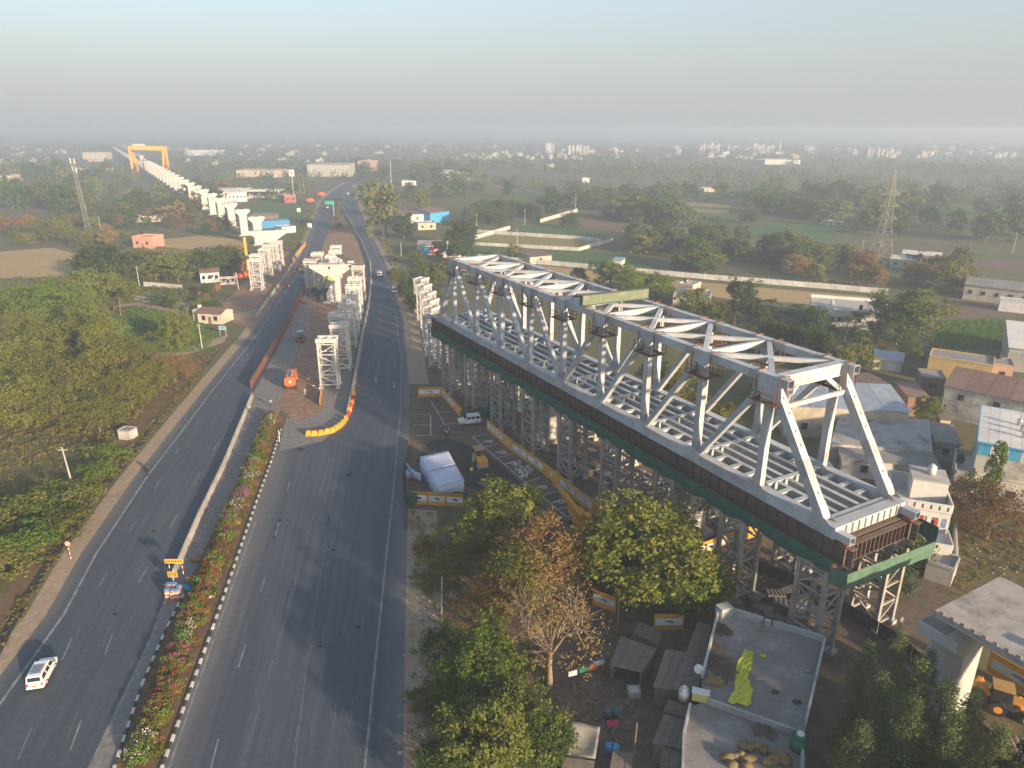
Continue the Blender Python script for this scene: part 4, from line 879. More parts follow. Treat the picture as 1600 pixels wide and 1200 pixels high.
# mid right
block('flat white roofed bungalow with raised rim among the palms', G(1268,484,4.5), G(1392,494,4.5), 17, 4.5, WHITE, 'flat', CONC, parapet=.9, wins=4)
block('small white plastered hut with tin roof under the big dark tree', G(1365,560,2.6), G(1410,566,2.6), 6, 2.6, OLDW, 'shed', BLS, 'hut', 'hut', rise=.6)
block('long cream school-like building with grey roof at the right edge', G(1508,444,5), G(1660,462,5), 12, 5, CREAM, 'gable', GRS, 'school_building', 'building', rise=1.6, wins=7)
block('white block wall house in front of the cream building', G(1563,470,3.2), G(1640,478,3.2), 5, 3.2, WHITE, 'flat', CONC, parapet=.3)
block('white sheet roofed shed at the right edge beyond the green crop', G(1578,543,5.5), G(1680,556,5.5), 24, 5.5, CONC, 'shed', WHS, 'factory_shed', 'shed', rise=1.2)
block('long low farm building with white roof beside the pylon', G(1392,404,3.6), G(1440,408,3.6), 9, 3.6, CREAM, 'gable', WHS, 'farm_building', 'building', rise=1.0, wins=3)
block('small orange-ended farm building right of the pylon', G(1410,396,4.2), G(1470,401,4.2), 8, 4.2, ORW, 'gable', WHS, 'farm_building', 'building', rise=1.0, wins=2)
block('low dark roofed hut left of the pylon', G(1222,414,2.8), G(1252,416,2.8), 8, 2.8, OLDW, 'shed', GRS, 'hut', 'hut', rise=.7)
block('cream one-room hut with ruined roof among the green fields', G(828,402,3.0), G(862,399,3.0), 12, 3.0, CREAM, 'shed', TIN, 'farm_hut', 'hut', rise=.8, wins=1)
block('small white hut at the edge of the tree plot', G(957,407,3), G(971,408,3), 6, 3, WHITE, 'shed', BLS, 'hut', 'hut', rise=.5)
block('small cream house with terrace behind the bright green trees', G(1060,445,4), G(1082,448,4), 7, 4, CREAM, 'flat', CONC, parapet=.5, wins=1)
block('flat white terrace roof under the bright green trees', G(1052,462,3), G(1108,466,3), 11, 3, CREAM, 'flat', CONC, parapet=.3, wins=2)
# right roadside
sh = block('roadside shop with arched grey roof, blue wall and red banner', G(652,384,4), G(697,384,4), 14, 4, WHITE, 'gable', GRS, 'roadside_shop', 'shop', rise=1.4)
c = rect(G(652,384,4), G(697,384,4), 14); d = (c[1]-c[0]).normalized(); n = (c[3]-c[0]).normalized()
bn = MB().frame(lerp(c[0], c[1], .62)-n*.06+UPZ*2.0, d*4.0, n*.05, UPZ*1.6).build('red_banner', REDP, sh)
for k in range(5): MB().frame(lerp(c[0], c[1], .45+.08*k)-n*.13+UPZ*(2.0+.25*(k % 2)), d*.32, n*.015, UPZ*.3).build('banner_print', LBL, bn)
MB().frame(lerp(c[0], c[1], .25)-n*.06+UPZ*1.9, d*2.2, n*.05, UPZ*1.8).build('blue_panel', CYANP, sh)
bb = block('sky-blue and white roadside warehouse with brown roof', G(672,333,6), G(702,330,6), 22, 6, CYANP, 'gable', ASB, 'warehouse', 'warehouse', rise=1.6)
block('white front house joined to the blue warehouse', G(618,336,5), G(672,334,5), 18, 5, WHITE, 'gable', ASB, 'warehouse', 'warehouse', rise=1.2, wins=4)
block('small cream open-fronted house by the field track', G(653,350,3.4), G(681,349,3.4), 9, 3.4, CREAM, 'flat', CONC, parapet=.3, wins=2)
# left side
ph = block('pink two-room farmhouse with roof terrace in the left fields', G(206,372,4.6), G(236,373,4.6), 9, 4.6, PINK, 'flat', PINK, 'farmhouse', 'house', parapet=.7, wins=2, door=True)
block('small cream house with red roof and white water tank beside the village track', G(308,489,3), G(345,491,3), 6, 3, CREAM, 'gable', ASB, rise=1.0, wins=2, door=True)
block('white porch annexe with round tank left of the red-roofed house', G(300,486,3), G(309,487,3), 4, 3, CREAM, 'flat', CREAM, 'annexe', 'house', parapet=.2, tank=True)
block('white house with arches half hidden by the left trees', G(312,427,3.6), G(342,425,3.6), 8, 3.6, WHITE, 'gable', ASB, rise=1.0, wins=3)
block('row of low unfinished rooms behind the left trees', G(206,340,3), G(262,338,3), 8, 3, CREAM, 'flat', CONC, 'unfinished_house', 'house', parapet=.4, wins=5)
block('blue-sheeted roadside shed left of the highway', G(403,346,4), G(452,344,4), 10, 4, BLUEP, 'flat', mat('dull_blue_sheet', (.10, .24, .36), (.08, .2, .3), rough=.6, scale=.6), 'roadside_shed', 'shed', parapet=0)
block('brown-walled low shed behind the blue roadside shed', G(390,337,3.4), G(428,337,3.4), 9, 3.4, BRICK, 'shed', GRS, 'roadside_shed', 'shed', rise=.6)
block('small white stall beside the blue roadside shed', G(440,356,3), G(462,354,3), 8, 3, WHITE, 'flat', CONC, 'stall', 'stall', parapet=.2)
for k, (x, y) in enumerate([(490, 356), (473, 331)]):
    tag(MB().box(G(x-6, y)+UPZ*1.2, (2.4, 1.6, 2.4), .3).box(G(x-6, y)+UPZ*2.45, (2.7, 1.9, .1), .3).build('kiosk', WHITE), 'small white kiosk on the left verge, %s' % ('nearer' if k == 0 else 'farther'), 'kiosk', 'kiosks on the left verge')
# fuel station
fs = thing('fuel_station', 'fuel station with long flat white canopy left of the highway', 'fuel station', G(420,303))
for x0, x1, y in ((385, 440, 297), (300+38, 388, 295)):
    p, q = G(x0, y, 6), G(x1, y, 6); MB().bar(p, q, 16, .9).build('canopy', WHITE, fs)
    for f in (.08, .35, .65, .92): v = lerp(p, q, f); MB().box((v.x, v.y, 2.8), (.7, .7, 5.6)).build('canopy_post', WHITE, fs)
for k in range(6): v = G(390+k*9, 304); MB().box(v+UPZ*.9, (1.2, .7, 1.8)).build('fuel_pump', (REDP, CYANP)[k % 2], fs)
block('long white shed with grey roof behind the fuel station', G(330,302,7), G(385,300,7), 24, 7, WHITE, 'gable', WHS, 'warehouse', 'warehouse', rise=2, wins=9)
block('red and white fuel station shop', G(444,307,5), G(462,306,5), 10, 5, mat('faded_red_wall', (.33, .12, .10), (.28, .1, .09), rough=.8), 'flat', WHITE, 'shop', 'shop', parapet=.8, wins=2)
ps = thing('pole_sign', 'tall pole with white square sign beside the fuel station', 'sign', G(459,307))
MB().tube(G(459,307), G(459,307)+UPZ*17, .35, .3, 8).build('pole', STEEL, ps); p = G(459,307)+UPZ*18.5; MB().box(p, (4.4, .6, 5.2)).build('sign_box', WHITE, ps); MB().box(p+Vector((0, -.32, 0)), (1.8, .04, 2.2)).build('emblem', mat('orange_emblem', (.6, .35, .2), rough=.6), ps)
# far buildings: (label, x, base y, width px, height px, wall, roof kind)
def far(label, x0, x1, yb, hp, m=CREAM, rm=CONC, depth=18, wins=0, roof='flat', name='warehouse', cat='warehouse', group=None, st=1):
    a, b = G(x0, yb), G(x1, yb); h = hp/FPX*a.y*1.02; return block(label, a, b, depth, h, m, roof, rm, name, cat, group, parapet=.5, wins=wins, storeys=st, rise=2)
far('big grey-white warehouse facing the highway bend', 481, 547, 276, 16, CONC, GRS, 40, 10)
far('orange-pink block beyond the highway bend', 560, 587, 268, 14, ORW, CONC, 30, 3, st=2)
far('long cream industrial shed at far left', 76, 160, 271, 7, CREAM, ASB, 30, 12)
far('cream two-storey block left of the gantry', 130, 168, 249, 9, CREAM, CONC, 20, 5, st=2)
far('long pale shed right of the gantry', 290, 345, 243, 7, WHITE, CONC, 30, 8)
far('pale shed with orange roof left of the highway', 370, 440, 277, 9, CREAM, ORW, 30, 8)
far('pale factory right of the highway trees', 690, 735, 281, 10, WHITE, GRS, 40, 6)
far('white factory annexe below the pale factory', 705, 728, 300, 8, WHITE, CONC, 20, 3)
far('low white shed beside the right-hand factory', 628, 650, 291, 7, WHITE, WHS, 20, 2)
far('cream shed at the far left edge', -10, 20, 284, 8, CREAM, GRS, 20, 3)
far('white house beyond the tree belt', 910, 921, 286, 6, WHITE, CONC, 10, 1, name='house', cat='house')
far('long pale roof in the right-hand woods', 1100, 1122, 300, 4, CREAM, WHS, 14, 2)
far('white barn roof in the woods at centre', 855, 870, 262, 4, WHITE, WHS, 14, 0)
far('long white shed at the wood edge on the right', 1195, 1250, 257, 6, WHITE, WHS, 40, 6)
far('small pink wall house in the right woods', 1292, 1316, 353, 5, CREAM, GRS, 8, 2, name='house', cat='house')
# skyline blocks
sk = random.Random(5); APT = [CREAM, WHITE, CONC, mat('pale_pink_flats', (.55, .44, .38), (.48, .38, .33), rough=.9, scale=.1), mat('pale_grey_flats', (.44, .43, .42), rough=.9, scale=.1)]
def tower(x, yb, wp, hp, k, lab):
    a = G(x, yb); w = wp/FPX*a.y; h = min(46, hp/FPX*a.y); m = APT[k % 5]
    o = thing('apartment_block', lab, 'building', a, 0, 'far blocks on the skyline'); dp = max(9, w*.7)
    MB().box((0, dp/2, h/2), (w, dp, h)).build('wall', m, o, fix=False)
    MB().box((w*.18, dp/2, h+1.2), (w*.22, dp*.3, 2.4)).build('stair_head', m, o, fix=False)
    ns = max(2, int(h/3.4)); nb = max(2, int(w/6))
    if h > 9 and w > 10:
        for s in range(ns):
            MB().box((0, -.02, (s+.55)*h/ns), (w*.9, .12, 1.3)).build('window_band', GLASS, o, fix=False)
        for b in range(nb+1): MB().box((-w*.46+b*w*.92/nb, -.25, h/2), (1.2, .5, h*.98)).build('pier_strip', m, o, fix=False)
    return o
cl = [(852,868,240,16,3),(882,905,241,14,4),(906,920,243,16,3),(960,975,243,8,2),(1055,1065,242,10,2),(1092,1125,239,14,6),(1135,1150,240,10,3),(1175,1210,238,12,5),(1215,1220,238,14,1),(1258,1270,240,12,3),(1355,1375,246,15,4),(1376,1395,246,12,3),(1440,1460,246,10,3),(1500,1520,244,8,3),(1540,1590,246,7,4),(1300,1340,241,8,4)]
i = 0
for x0, x1, yb, hp, n_ in cl:
    for k in range(n_):
        i += 1; tower(lerp(x0, x1, (k+.5)/n_)+sk.uniform(-1, 1), yb+sk.uniform(-2, 1.5), (x1-x0)/n_*sk.uniform(.6, .9), hp*sk.uniform(.7, 1.0), sk.randrange(5), 'pale apartment block on the hazy skyline right of centre')
for k in range(150):
    x = sk.uniform(-30, 1630); yb = sk.uniform(229, 258) if x < 640 else sk.uniform(230, 250)
    tower(x, yb, sk.uniform(4, 13), sk.uniform(2.2, 4.5), sk.randrange(4), 'low pale building on the left half of the hazy skyline' if x < 800 else 'low pale building on the right half of the hazy skyline')
for k in range(45):
    x = sk.uniform(740, 960); tower(x, sk.uniform(243, 250), sk.uniform(3, 7), sk.uniform(2.5, 4.5), sk.randrange(4), 'small pale house in the dense far township at centre')

# ================================================================== VILLAGE HOUSE AND HUTS AT LOWER RIGHT
ROOFC = mat('dusty_terrace', (.20, .18, .165), (.14, .125, .115), rough=.95, scale=.35, dirt=(.32, .31, .30), dirt_amt=.7, dirt_scale=.16)
ZR = 4.2
def RP(x, y, z=ZR): v = G(x, y, z); return Vector((v.x, v.y, 0))
vh = thing('flat_roof_house', 'flat-roofed village house with dusty terrace, parapets and yellow sheet on it', 'house', RP(1190, 1050))
m1 = [RP(1107,1093), RP(1255,1146), RP(1288,1003), RP(1124,952), RP(1097,1060)]
MB().prism(m1, 0, ZR-.02).build('wall', mat('grey_blue_wash', (.36, .38, .38), (.28, .29, .29), rough=.9, scale=.6, dirt=(.16, .15, .14), dirt_amt=.6), vh); MB().prism(m1, ZR-.018, ZR).build('roof', ROOFC, vh)
m2 = [RP(1068,1150,3.6), RP(1066,1230,3.6), RP(1250,1300,3.6), RP(1262,1150,3.6), RP(1107,1096,3.6), RP(1078,1104,3.6)]
an = MB().prism(m2, 0, 3.58).build('front_wing', MATS['grey_blue_wash'], vh); MB().prism(m2, 3.582, 3.6).build('front_roof', ROOFC, an)
PW = mat('parapet_wash', (.42, .43, .42), (.34, .35, .34), rough=.9, scale=.7, dirt=(.2, .19, .17), dirt_amt=.5)
def para(pts, z, h, t=.22):
    for a, b in zip(pts[:-1], pts[1:]):
        e = (b-a).normalized(); MB().bar(a+e*.02+UPZ*(z+h/2), b-e*.02+UPZ*(z+h/2), t, h).build('parapet', PW, vh)
para([m1[4], m1[3]], ZR, .7); para([m1[3], lerp(m1[3], m1[2], .43)], ZR, .7); para([lerp(m1[3], m1[2], .52), m1[2]], ZR, .7); para([m1[2], lerp(m1[2], m1[1], .93)], ZR, .6); para([m1[0], m1[1]], ZR, .16, .18)
para([m2[5], m2[0], m2[1]], 3.6, .45); para([m1[1], m2[2]], 3.6, .7)
q = RP(1131, 960); MB().box((q.x, q.y, ZR+.55), (1.5, 1.1, 1.1), .4).build('roof_hatch', PW, vh)
q = lerp(m1[3], m1[2], .475); MB().box((q.x, q.y, ZR+.25), (.7, .5, .5), -.4).build('stair_step', PW, vh)
# things on the roof
def cloth(name, label, cat, fn, nu, nv, m, thick=.02):
    V = [fn(u/nu, v/nv) for u in range(nu+1) for v in range(nv+1)]; F = [(u*(nv+1)+v, (u+1)*(nv+1)+v, (u+1)*(nv+1)+v+1, u*(nv+1)+v+1) for u in range(nu) for v in range(nv)]
    o = MB().add(V, F).build(name, m); tag(o, label, cat); md = o.modifiers.new('t', 'SOLIDIFY'); md.thickness = thick; o.data.polygons.foreach_set('use_smooth', [True]*len(F)); return o
YTP = mat('yellow_green_tarp', (.52, .52, .04), (.42, .43, .035), rough=.6, scale=1.5, bump=.6)
lft = [(1162,1016),(1152,1040),(1148,1062),(1146,1080),(1137,1100)]; rgt = [(1177,1020),(1176,1038),(1168,1055),(1176,1080),(1174,1104)]
def tarp(u, v):
    s = u*4; i = min(3, int(s)); f = s-i; a = lerp(RP(*lft[i]), RP(*lft[i+1]), f); b = lerp(RP(*rgt[i]), RP(*rgt[i+1]), f); p = lerp(a, b, v)
    return Vector((p.x+.05*math.sin(u*19)+.03*math.sin(u*53), p.y+.08*math.sin(v*13+u*8), ZR+.04+.13*abs(math.sin(u*23+v*3))*abs(math.sin(u*7+v*5))+.12*math.sin(v*9+u*5)**2+.06*math.sin(u*47+v*11)))
cloth('tarpaulin', 'long yellow-green plastic sheet laid out on the village house roof', 'tarpaulin', tarp, 60, 16, YTP)
def pile(name, label, cat, c, r, n, m, ln, w, z, flat=.3):
    o = MB()
    for k in range(n):
        a = rng.uniform(0, 6.28); rr = math.sqrt(rng.random()); p = Vector((c.x+math.cos(a)*rr*r[0], c.y+math.sin(a)*rr*r[1], z+rng.uniform(.03, .3)*(1-rr*.7)))
        b = rng.gauss(1.9, .35); d = Vector((math.cos(b), math.sin(b), rng.uniform(-.06, .06)))*ln*rng.uniform(.5, 1)
        o.bar(p-d/2, p+d/2, w, w)
    return tag(o.build(name, m, kind='stuff'), label, cat)
STK = mat('dry_sticks', (.17, .13, .09), (.10, .075, .055), rough=.95, scale=2); STRAW = mat('straw', (.23, .165, .075), (.17, .12, .055), rough=.95, scale=2, bump=.5)
pile('stick_heap', 'heap of dry firewood sticks at the left of the house roof', 'firewood', RP(1122,1034), (1.3, 2.4), 130, STK, 2.4, .06, ZR)
pile('stick_heap', 'small bundle of sticks at the back corner of the house roof', 'firewood', RP(1128,985), (.9, .6), 50, STK, 1.6, .05, ZR)
pile('stick_heap', 'round heap of brushwood on the lower terrace', 'firewood', RP(1195,1143,3.6), (1.0, .8), 70, STK, 1.1, .05, 3.6)
def straw(c, z, r, n, lab):
    mb = MB()
    for k in range(n): mb.blob((c.x+rng.uniform(-1, 1)*r[0], c.y+rng.uniform(-1, 1)*r[1], z+.2), (rng.uniform(.4, .8), rng.uniform(.3, .6), rng.uniform(.25, .5)), 8, 5, .25)
    return tag(mb.build('straw_heap', STRAW, smooth=True), lab, 'straw')
straw(RP(1113,1065), ZR, (1.0, .4), 7, 'straw heap beside the stick heap on the roof'); straw(RP(1185,1185,3.6), 3.6, (2.6, 1.2), 16, 'large pile of straw at the front of the house roof')
wt = thing('water_tank', 'green water tank with pale lid at the right front of the roof', 'water tank', RP(1249,1160)+UPZ*3.6); MB().tube((0, 0, .02), (0, 0, 1.25), .75, .7, 18).tube((0, 0, 1.25), (0, 0, 1.5), .7, .3, 18).build('body', mat('green_plastic', (.02, .15, .09), (.015, .12, .07), rough=.4), wt, fix=False, smooth=True); MB().tube((0, 0, 1.5), (0, 0, 1.58), .32, n=14).build('lid', WHITE, wt, fix=False)
wt = thing('water_tank', 'white cylindrical water tank beside the house roof steps', 'water tank', RP(1068,1092,2.9)+UPZ*2.95); MB().tube((0, 0, 0), (0, 0, 1.05), .5, .5, 16).tube((0, 0, 1.05), (0, 0, 1.3), .5, .18, 16).build('body', WHITE, wt, fix=False, smooth=True); MB().tube((0, 0, 1.3), (0, 0, 1.4), .2, n=12).build('lid', WHITE, wt, fix=False)
sd_ = thing('satellite_dish', 'small round satellite dish at the left edge of the house roof', 'satellite dish', RP(1092,1052)+UPZ*ZR); MB().tube((0, 0, 0), (0, 0, .5), .04, n=6).build('mast', STEEL, sd_, fix=False); MB().tube((0, 0, .5), (-.1, -.15, .62), .1, .45, 14).build('dish', WHITE, sd_, fix=False)
yc = thing('wash_basin', 'yellow and white washing trough at the roof edge', 'trough', RP(1095,1085)+UPZ*3.6, -.3); MB().box((0, 0, .45), (1.5, .7, .9)).build('body', mat('pale_yellow_paint', (.55, .5, .16), (.5, .45, .15), rough=.7), yc, fix=False); MB().box((0, 0, .93), (1.6, .8, .06)).build('rim', WHITE, yc, fix=False)
ch = thing('wooden_chair', 'small wooden chair frame by the back parapet of the roof', 'chair', RP(1190,985)+UPZ*ZR, -.4)
for x in (-.22, .22):
    for y in (-.22, .22): MB().box((x, y, .22 if y < 0 else .45), (.05, .05, .44 if y < 0 else .9)).build('leg', WOOD, ch, fix=False)
MB().box((0, 0, .46), (.5, .5, .04)).build('seat', WOOD, ch, fix=False); MB().box((0, .24, .75), (.5, .04, .3)).build('backrest', WOOD, ch, fix=False)
for k, (x, y, m_, lab) in enumerate([(1192,1026,YTP,'crumpled yellow bag on the roof right of the sheet'), (1211,1082,NET,'green rag lying on the roof'), (1245,1098,DARK,'black crumpled bag near the right of the roof'), (1186,1062,CONCD,'grey stone on the roof beside the yellow sheet'), (1127,975,NETL,'pale green sack at the back corner of the roof'), (1262,1050,CONCD,'flat grey stone near the right parapet')]):
    c_ = RP(x, y); tag(MB().blob((c_.x, c_.y, ZR+.1), (.38, .26, .16), 9, 5, .35).build('bundle', m_, smooth=True), lab, 'bundle')
# huts
def hut(label, pts, z, rise, m=TIN, wm=None, posts=True, open_=False, seg=4):
    """pts: roof corners front-left, front-right, back-right, back-left (photo survey at height z)"""
    c = [G(x, y, z if i < 2 else z+rise) for i, (x, y) in enumerate(pts)]; o = thing('hut', label, 'hut', Vector(((c[0].x+c[2].x)/2, (c[0].y+c[2].y)/2, 0)))
    for s in range(seg):
        a0, a1, b1, b0 = lerp(c[0], c[1], s/seg), lerp(c[0], c[1], (s+1)/seg-.01), lerp(c[3], c[2], (s+1)/seg-.01), lerp(c[3], c[2], s/seg); j = UPZ*rng.uniform(0, .05)
        MB().add([a0+j, a1+j, b1+j, b0+j]+[v+UPZ*.05+j for v in (a0, a1, b1, b0)], [(3, 2, 1, 0), (4, 5, 6, 7), (0, 1, 5, 4), (1, 2, 6, 5), (2, 3, 7, 6), (3, 0, 4, 7)]).build('roof_sheet', m, o)
    mid = (c[0]+c[1]+c[2]+c[3])/4; ins = [Vector((lerp(v, mid, .12).x, lerp(v, mid, .12).y, v.z-.04)) for v in c]
    for v in ins: MB().tube(Vector((v.x, v.y, 0)), v, .07, .06, 6).build('post', WOOD, o)
    if wm:
        for i in ((1, 2, 3) if open_ else (0, 1, 2, 3)):
            a, b = ins[i], ins[(i+1) % 4]; h_ = min(a.z, b.z)-.05
            MB().bar(Vector((a.x, a.y, h_/2)), Vector((b.x, b.y, h_/2)), .1, h_).build('wall', wm, o)
    return o
MUD = mat('mud_wall', (.20, .155, .115), (.15, .115, .085), rough=.95, scale=1)
hut('open-fronted tin hut with brown roof left of the village house', [(952,1040),(1003,1052),(1027,1015),(970,995)], 2.4, .5, TIN, MUD, open_=True)
hut('small thatched hut behind the open-fronted hut', [(988,990),(1026,1007),(1036,988),(998,972)], 2.2, .3, mat('old_thatch', (.14, .115, .085), (.10, .08, .06), rough=1, scale=2, bump=.6), MUD)
hut('long tin lean-to along the left wall of the village house', [(1020,1074),(1070,1082),(1100,1024),(1040,1015)], 2.6, .5, TIN, MUD)
hut('narrow tin roof squeezed against the village house', [(1050,1078),(1090,1085),(1112,978),(1090,972)], 2.9, .5, TIN, MUD)
hut('grey tin roof shed in front of the white water tank', [(1018,1162),(1065,1172),(1082,1128),(1038,1116)], 2.3, .3, TIN, MUD)
hut('small tin roof patch below the water tank', [(1036,1112),(1078,1124),(1086,1102),(1044,1094)], 2.2, .2, TIN, MUD, seg=3)
hut('brick store with tin top at the bottom edge', [(1030,1196),(1070,1204),(1078,1180),(1036,1168)], 2.0, .1, TIN, BRICK, seg=3)
def awn(u, v):
    a = lerp(G(884,1182,1.8), G(930,1186,1.8), v); b = lerp(G(892,1126,2.2), G(938,1136,2.2), v); p = lerp(a, b, u); return p-UPZ*(.35*math.sin(math.pi*u)*math.sin(math.pi*v)-.04*math.sin(17*u+9*v))
aw = cloth('awning_sheet', 'sagging grey plastic awning at the bottom between the trees and huts', 'awning', awn, 10, 8, mat('dirty_plastic', (.30, .275, .24), (.24, .21, .17), rough=.7, scale=1, dirt=(.25, .22, .06), dirt_amt=.6))
hut('low tin hut under the plastic awning', [(872,1212),(925,1214),(930,1190),(884,1184)], 1.7, .2, TIN, MUD, seg=3)
hut('low plank hut at the bottom edge right of the awning', [(950,1215),(985,1218),(990,1178),(958,1172)], 1.5, .1, TIN, MUD, seg=3)
for k, (x, y, m_, lab) in enumerate([(949,1122,mat('grey_drum', (.10, .12, .14), rough=.6),'grey plastic drum beside the green one'), (962,1120,MATS['green_plastic'],'green plastic drum in the village yard'), (951,1178,BLUEP,'blue drum at the bottom edge, left'), (961,1180,BLUEP,'blue drum at the bottom edge, right')]):
    p = G(x, y); o = thing('plastic_drum', lab, 'drum', p, 0, 'plastic drums in the village yard'); MB().tube((0, 0, .02), (0, 0, 1.0), .33, .35, 14).build('body', m_, o, fix=False, smooth=True); MB().tube((0, 0, 1.0), (0, 0, 1.05), .37, n=14).build('rim', m_, o, fix=False)
tb_ = thing('stone_trough', 'small concrete water trough in front of the open hut', 'trough', G(990,1085)); 
for dx, dy, w_, d_ in ((-.55, 0, .15, 1.0), (.55, 0, .15, 1.0), (0, -.5, 1.25, .15), (0, .5, 1.25, .15)): MB().box((dx, dy, .35), (w_, d_, .7)).build('side', CONC, tb_, fix=False)
MB().box((0, 0, .5), (1.0, .9, .25)).build('sacks', WHITE, tb_, fix=False)
for k, (x, y, m_, w_) in enumerate([(895,1052,LBL,.9), (912,1047,MATS['green_plastic'],.9), (926,1043,ORNG,.8), (935,1036,LBL,1.2), (942,1030,BLUEP,.9)]):
    p = G(x, y, 1.5); tag(MB().frame(p, (w_/2*.95, w_/2*.3, 0), (.01, -.02, 0), (0, 0, .3)).build('washing', m_), ['white cloth on the line by the bare tree', 'green cloth on the line by the bare tree', 'orange cloth on the line by the bare tree', 'white cloth at the right of the line', 'blue cloth at the right end of the line'][k], 'cloth', 'washing line by the bare tree')
tag(MB().bar(G(888,1050,1.85), G(950,1026,1.85), .025, .025).bar(G(888,1050,0), G(888,1050,1.9), .06, .06).bar(G(950,1026,0), G(950,1026,1.9), .06, .06).build('washing_line', WOOD), 'washing line on two posts between the bare tree and huts', 'washing line')
tag(MB().frame(G(957,1130,1.3), (.55, .05, 0), (0, .02, 0), (0, 0, .35)).bar(G(950,1136,0), G(950,1136,1.7), .05, .05).bar(G(964,1134,0), G(964,1134,1.7), .05, .05).build('washing', mat('pink_cloth', (.5, .06, .12), rough=.9)), 'pink cloth hung between two posts in the village yard', 'cloth')
for k, (x, y, h_, lab) in enumerate([(963,1000,6.5,'pale wooden pole left of the green tree and huts'), (988,1200,5,'wooden pole at the bottom edge by the huts'), (690,960,5,'leaning pale concrete pole on the right verge')]):
    p = G(x, y); tag(MB().tube(p, p+Vector((.1*k, 0, h_)), .09, .07, 8).tube(p+Vector((.1*k, 0, h_)), p+Vector((.1*k, 0, h_+.05)), .1, .1, 8).build('pole', WOOD if k < 2 else CONC), lab, 'pole')
# pallets and shuttering stacks beside the near trestles
pal = thing('panel_stack', 'x', 'panel stack', (0, 0, 0), 0, 'stacks of grey shuttering panels by the trestles')
for k in range(4):
    fr_ = MB().box((0, 0, .12+k*.2), (2.4, 1.3, .1)).build('panel', mat('old_shutter', (.20, .185, .165), (.14, .125, .11), rough=.9, scale=1.5), pal, fix=False)
    for j in range(5): MB().box((-1.0+j*.5, 0, .195+k*.2), (.09, 1.3, .045)).build('rib', MATS['old_shutter'], fr_, fix=False)
pp_ = [(1143,945),(1160,962),(1190,955),(1205,968),(1225,952),(1210,938),(1232,930),(1238,955),(1252,968),(1178,975),(1222,985),(1250,945),(1180,940),(1400,1025),(1420,1052),(1448,1062),(1432,1080)]
SPOT = ['left end of the pile by the roof wall','near the left end of the pile','below the second trestle','middle front of the pile','middle of the pile','back middle of the pile','back right of the pile','right of the pile','right end of the pile','front edge by the parapet','front right by the parapet','beside the near trestle leg','back left of the pile','beside the dark fence, first','beside the dark fence, second','beside the dark fence, third','beside the dark fence, last']
for k, (x, y) in enumerate(pp_):
    p = G(x, y); rz = rng.uniform(-.9, .9); lab = 'stack of grey shuttering panels, '+SPOT[k]
    if k == 0: pal.location = p; pal.rotation_euler = (0, 0, rz); pal['label'] = lab
    else: o = copy_tree(pal, p, rz, lab); o.scale = (rng.uniform(.7, 1.1), rng.uniform(.8, 1.1), rng.uniform(.6, 1.5))
for k, (x, y, rz) in enumerate([(905,745,TRZ+1.5),(922,735,TRZ+1.4),(985,775,TRZ+1.5),(1000,790,TRZ+1.3),(880,718,TRZ)]):
    o = copy_tree(pal, G(x, y), rz, 'long stack of panels lying under the middle of the truss, %s' % ORD[k], 'panel stacks under the middle of the truss'); o.scale = (1.9, 1.1, 1.4)

# ================================================================== roof tanks, rubble, litter
for k, (x, y, z, m_, lab) in enumerate([(1500,722,5.2,BLACK,'black roof tank on the unfinished block house'), (1455,740,9.2,WHITE,'white roof tank on the roof room of the white house'), (1560,560,5.7,BLACK,'black tank on the peach house'), (1300,476,4.8,WHITE,'white tank on the flat white bungalow'), (222,366,5.4,BLACK,'black tank on the pink farmhouse'), (1345,484,4.8,BLACK,'black tank on the flat white bungalow'), (1620,752,4.9,BLACK,'black tank on the white annexe at the right edge'), (1070,441,4.2,BLACK,'black tank on the small cream house')]):
    p = G(x, y, z); o = thing('roof_tank', lab, 'water tank', p, 0, 'tanks on house roofs'); MB().tube((0, 0, 0), (0, 0, 1.1), .55, .55, 12).tube((0, 0, 1.1), (0, 0, 1.35), .55, .2, 12).build('body', m_, o, fix=False, smooth=True); MB().tube((0, 0, 1.35), (0, 0, 1.42), .22, n=10).build('lid', m_, o, fix=False)
def rubble(label, polys, n, m, s0, s1, cat='rubble', sp=(2.5, 3)):
    mb = MB()
    for poly in polys:
        P = [G(*q) for q in poly]; k = 0
        while k < n:
            u = [rng.random()**.8 for _ in P]; t = sum(u); p = sum((P[i]*(u[i]/t) for i in range(len(P))), Vector((0, 0, 0)))
            p += Vector((rng.gauss(0, sp[0]), rng.gauss(0, sp[1]), 0)); a = rng.uniform(0, 3); s = rng.uniform(s0, s1); mb.box((p.x, p.y, s*.2+.02), (s*rng.uniform(.5, 1.6), s*rng.uniform(.4, 1), s*.45), a); k += 1
    o = mb.build('rubble', m, kind='stuff'); tag(o, label, cat)
rubble('pale litter and stones strewn along the right verge', [[(662,830),(690,850),(672,1000),(664,1180)], [(655,1000),(664,1090),(660,1190)]], 110, CONC, .1, .32, sp=(.9, 3))
rubble('brown stones and planks scattered in the village yard', [[(880,1080),(1000,1060),(1000,1180),(880,1190)], [(1130,930),(1260,940),(1240,1000)]], 120, WOOD, .15, .6)
rubble('white scraps on the dry plot at the right edge', [[(1520,860),(1600,870),(1580,900),(1530,890)]], 45, CONC, .1, .3)
rubble('timber and steel offcuts lying under the truss', [[(800,640),(1000,760),(1240,900),(1320,960),(1100,800),(850,680)]], 260, STEELG, .2, .9)
rubble('offcuts and blocks on the median site', [[(470,560),(540,560),(530,620),(500,640)], [(430,580),(480,500),(500,490)]], 60, CONC, .15, .5)
STN = groundmat('oil_stain', [(.02, .022, .026), (.03, .032, .036), (.045, .045, .048)], (.6, 3), bump=.1)
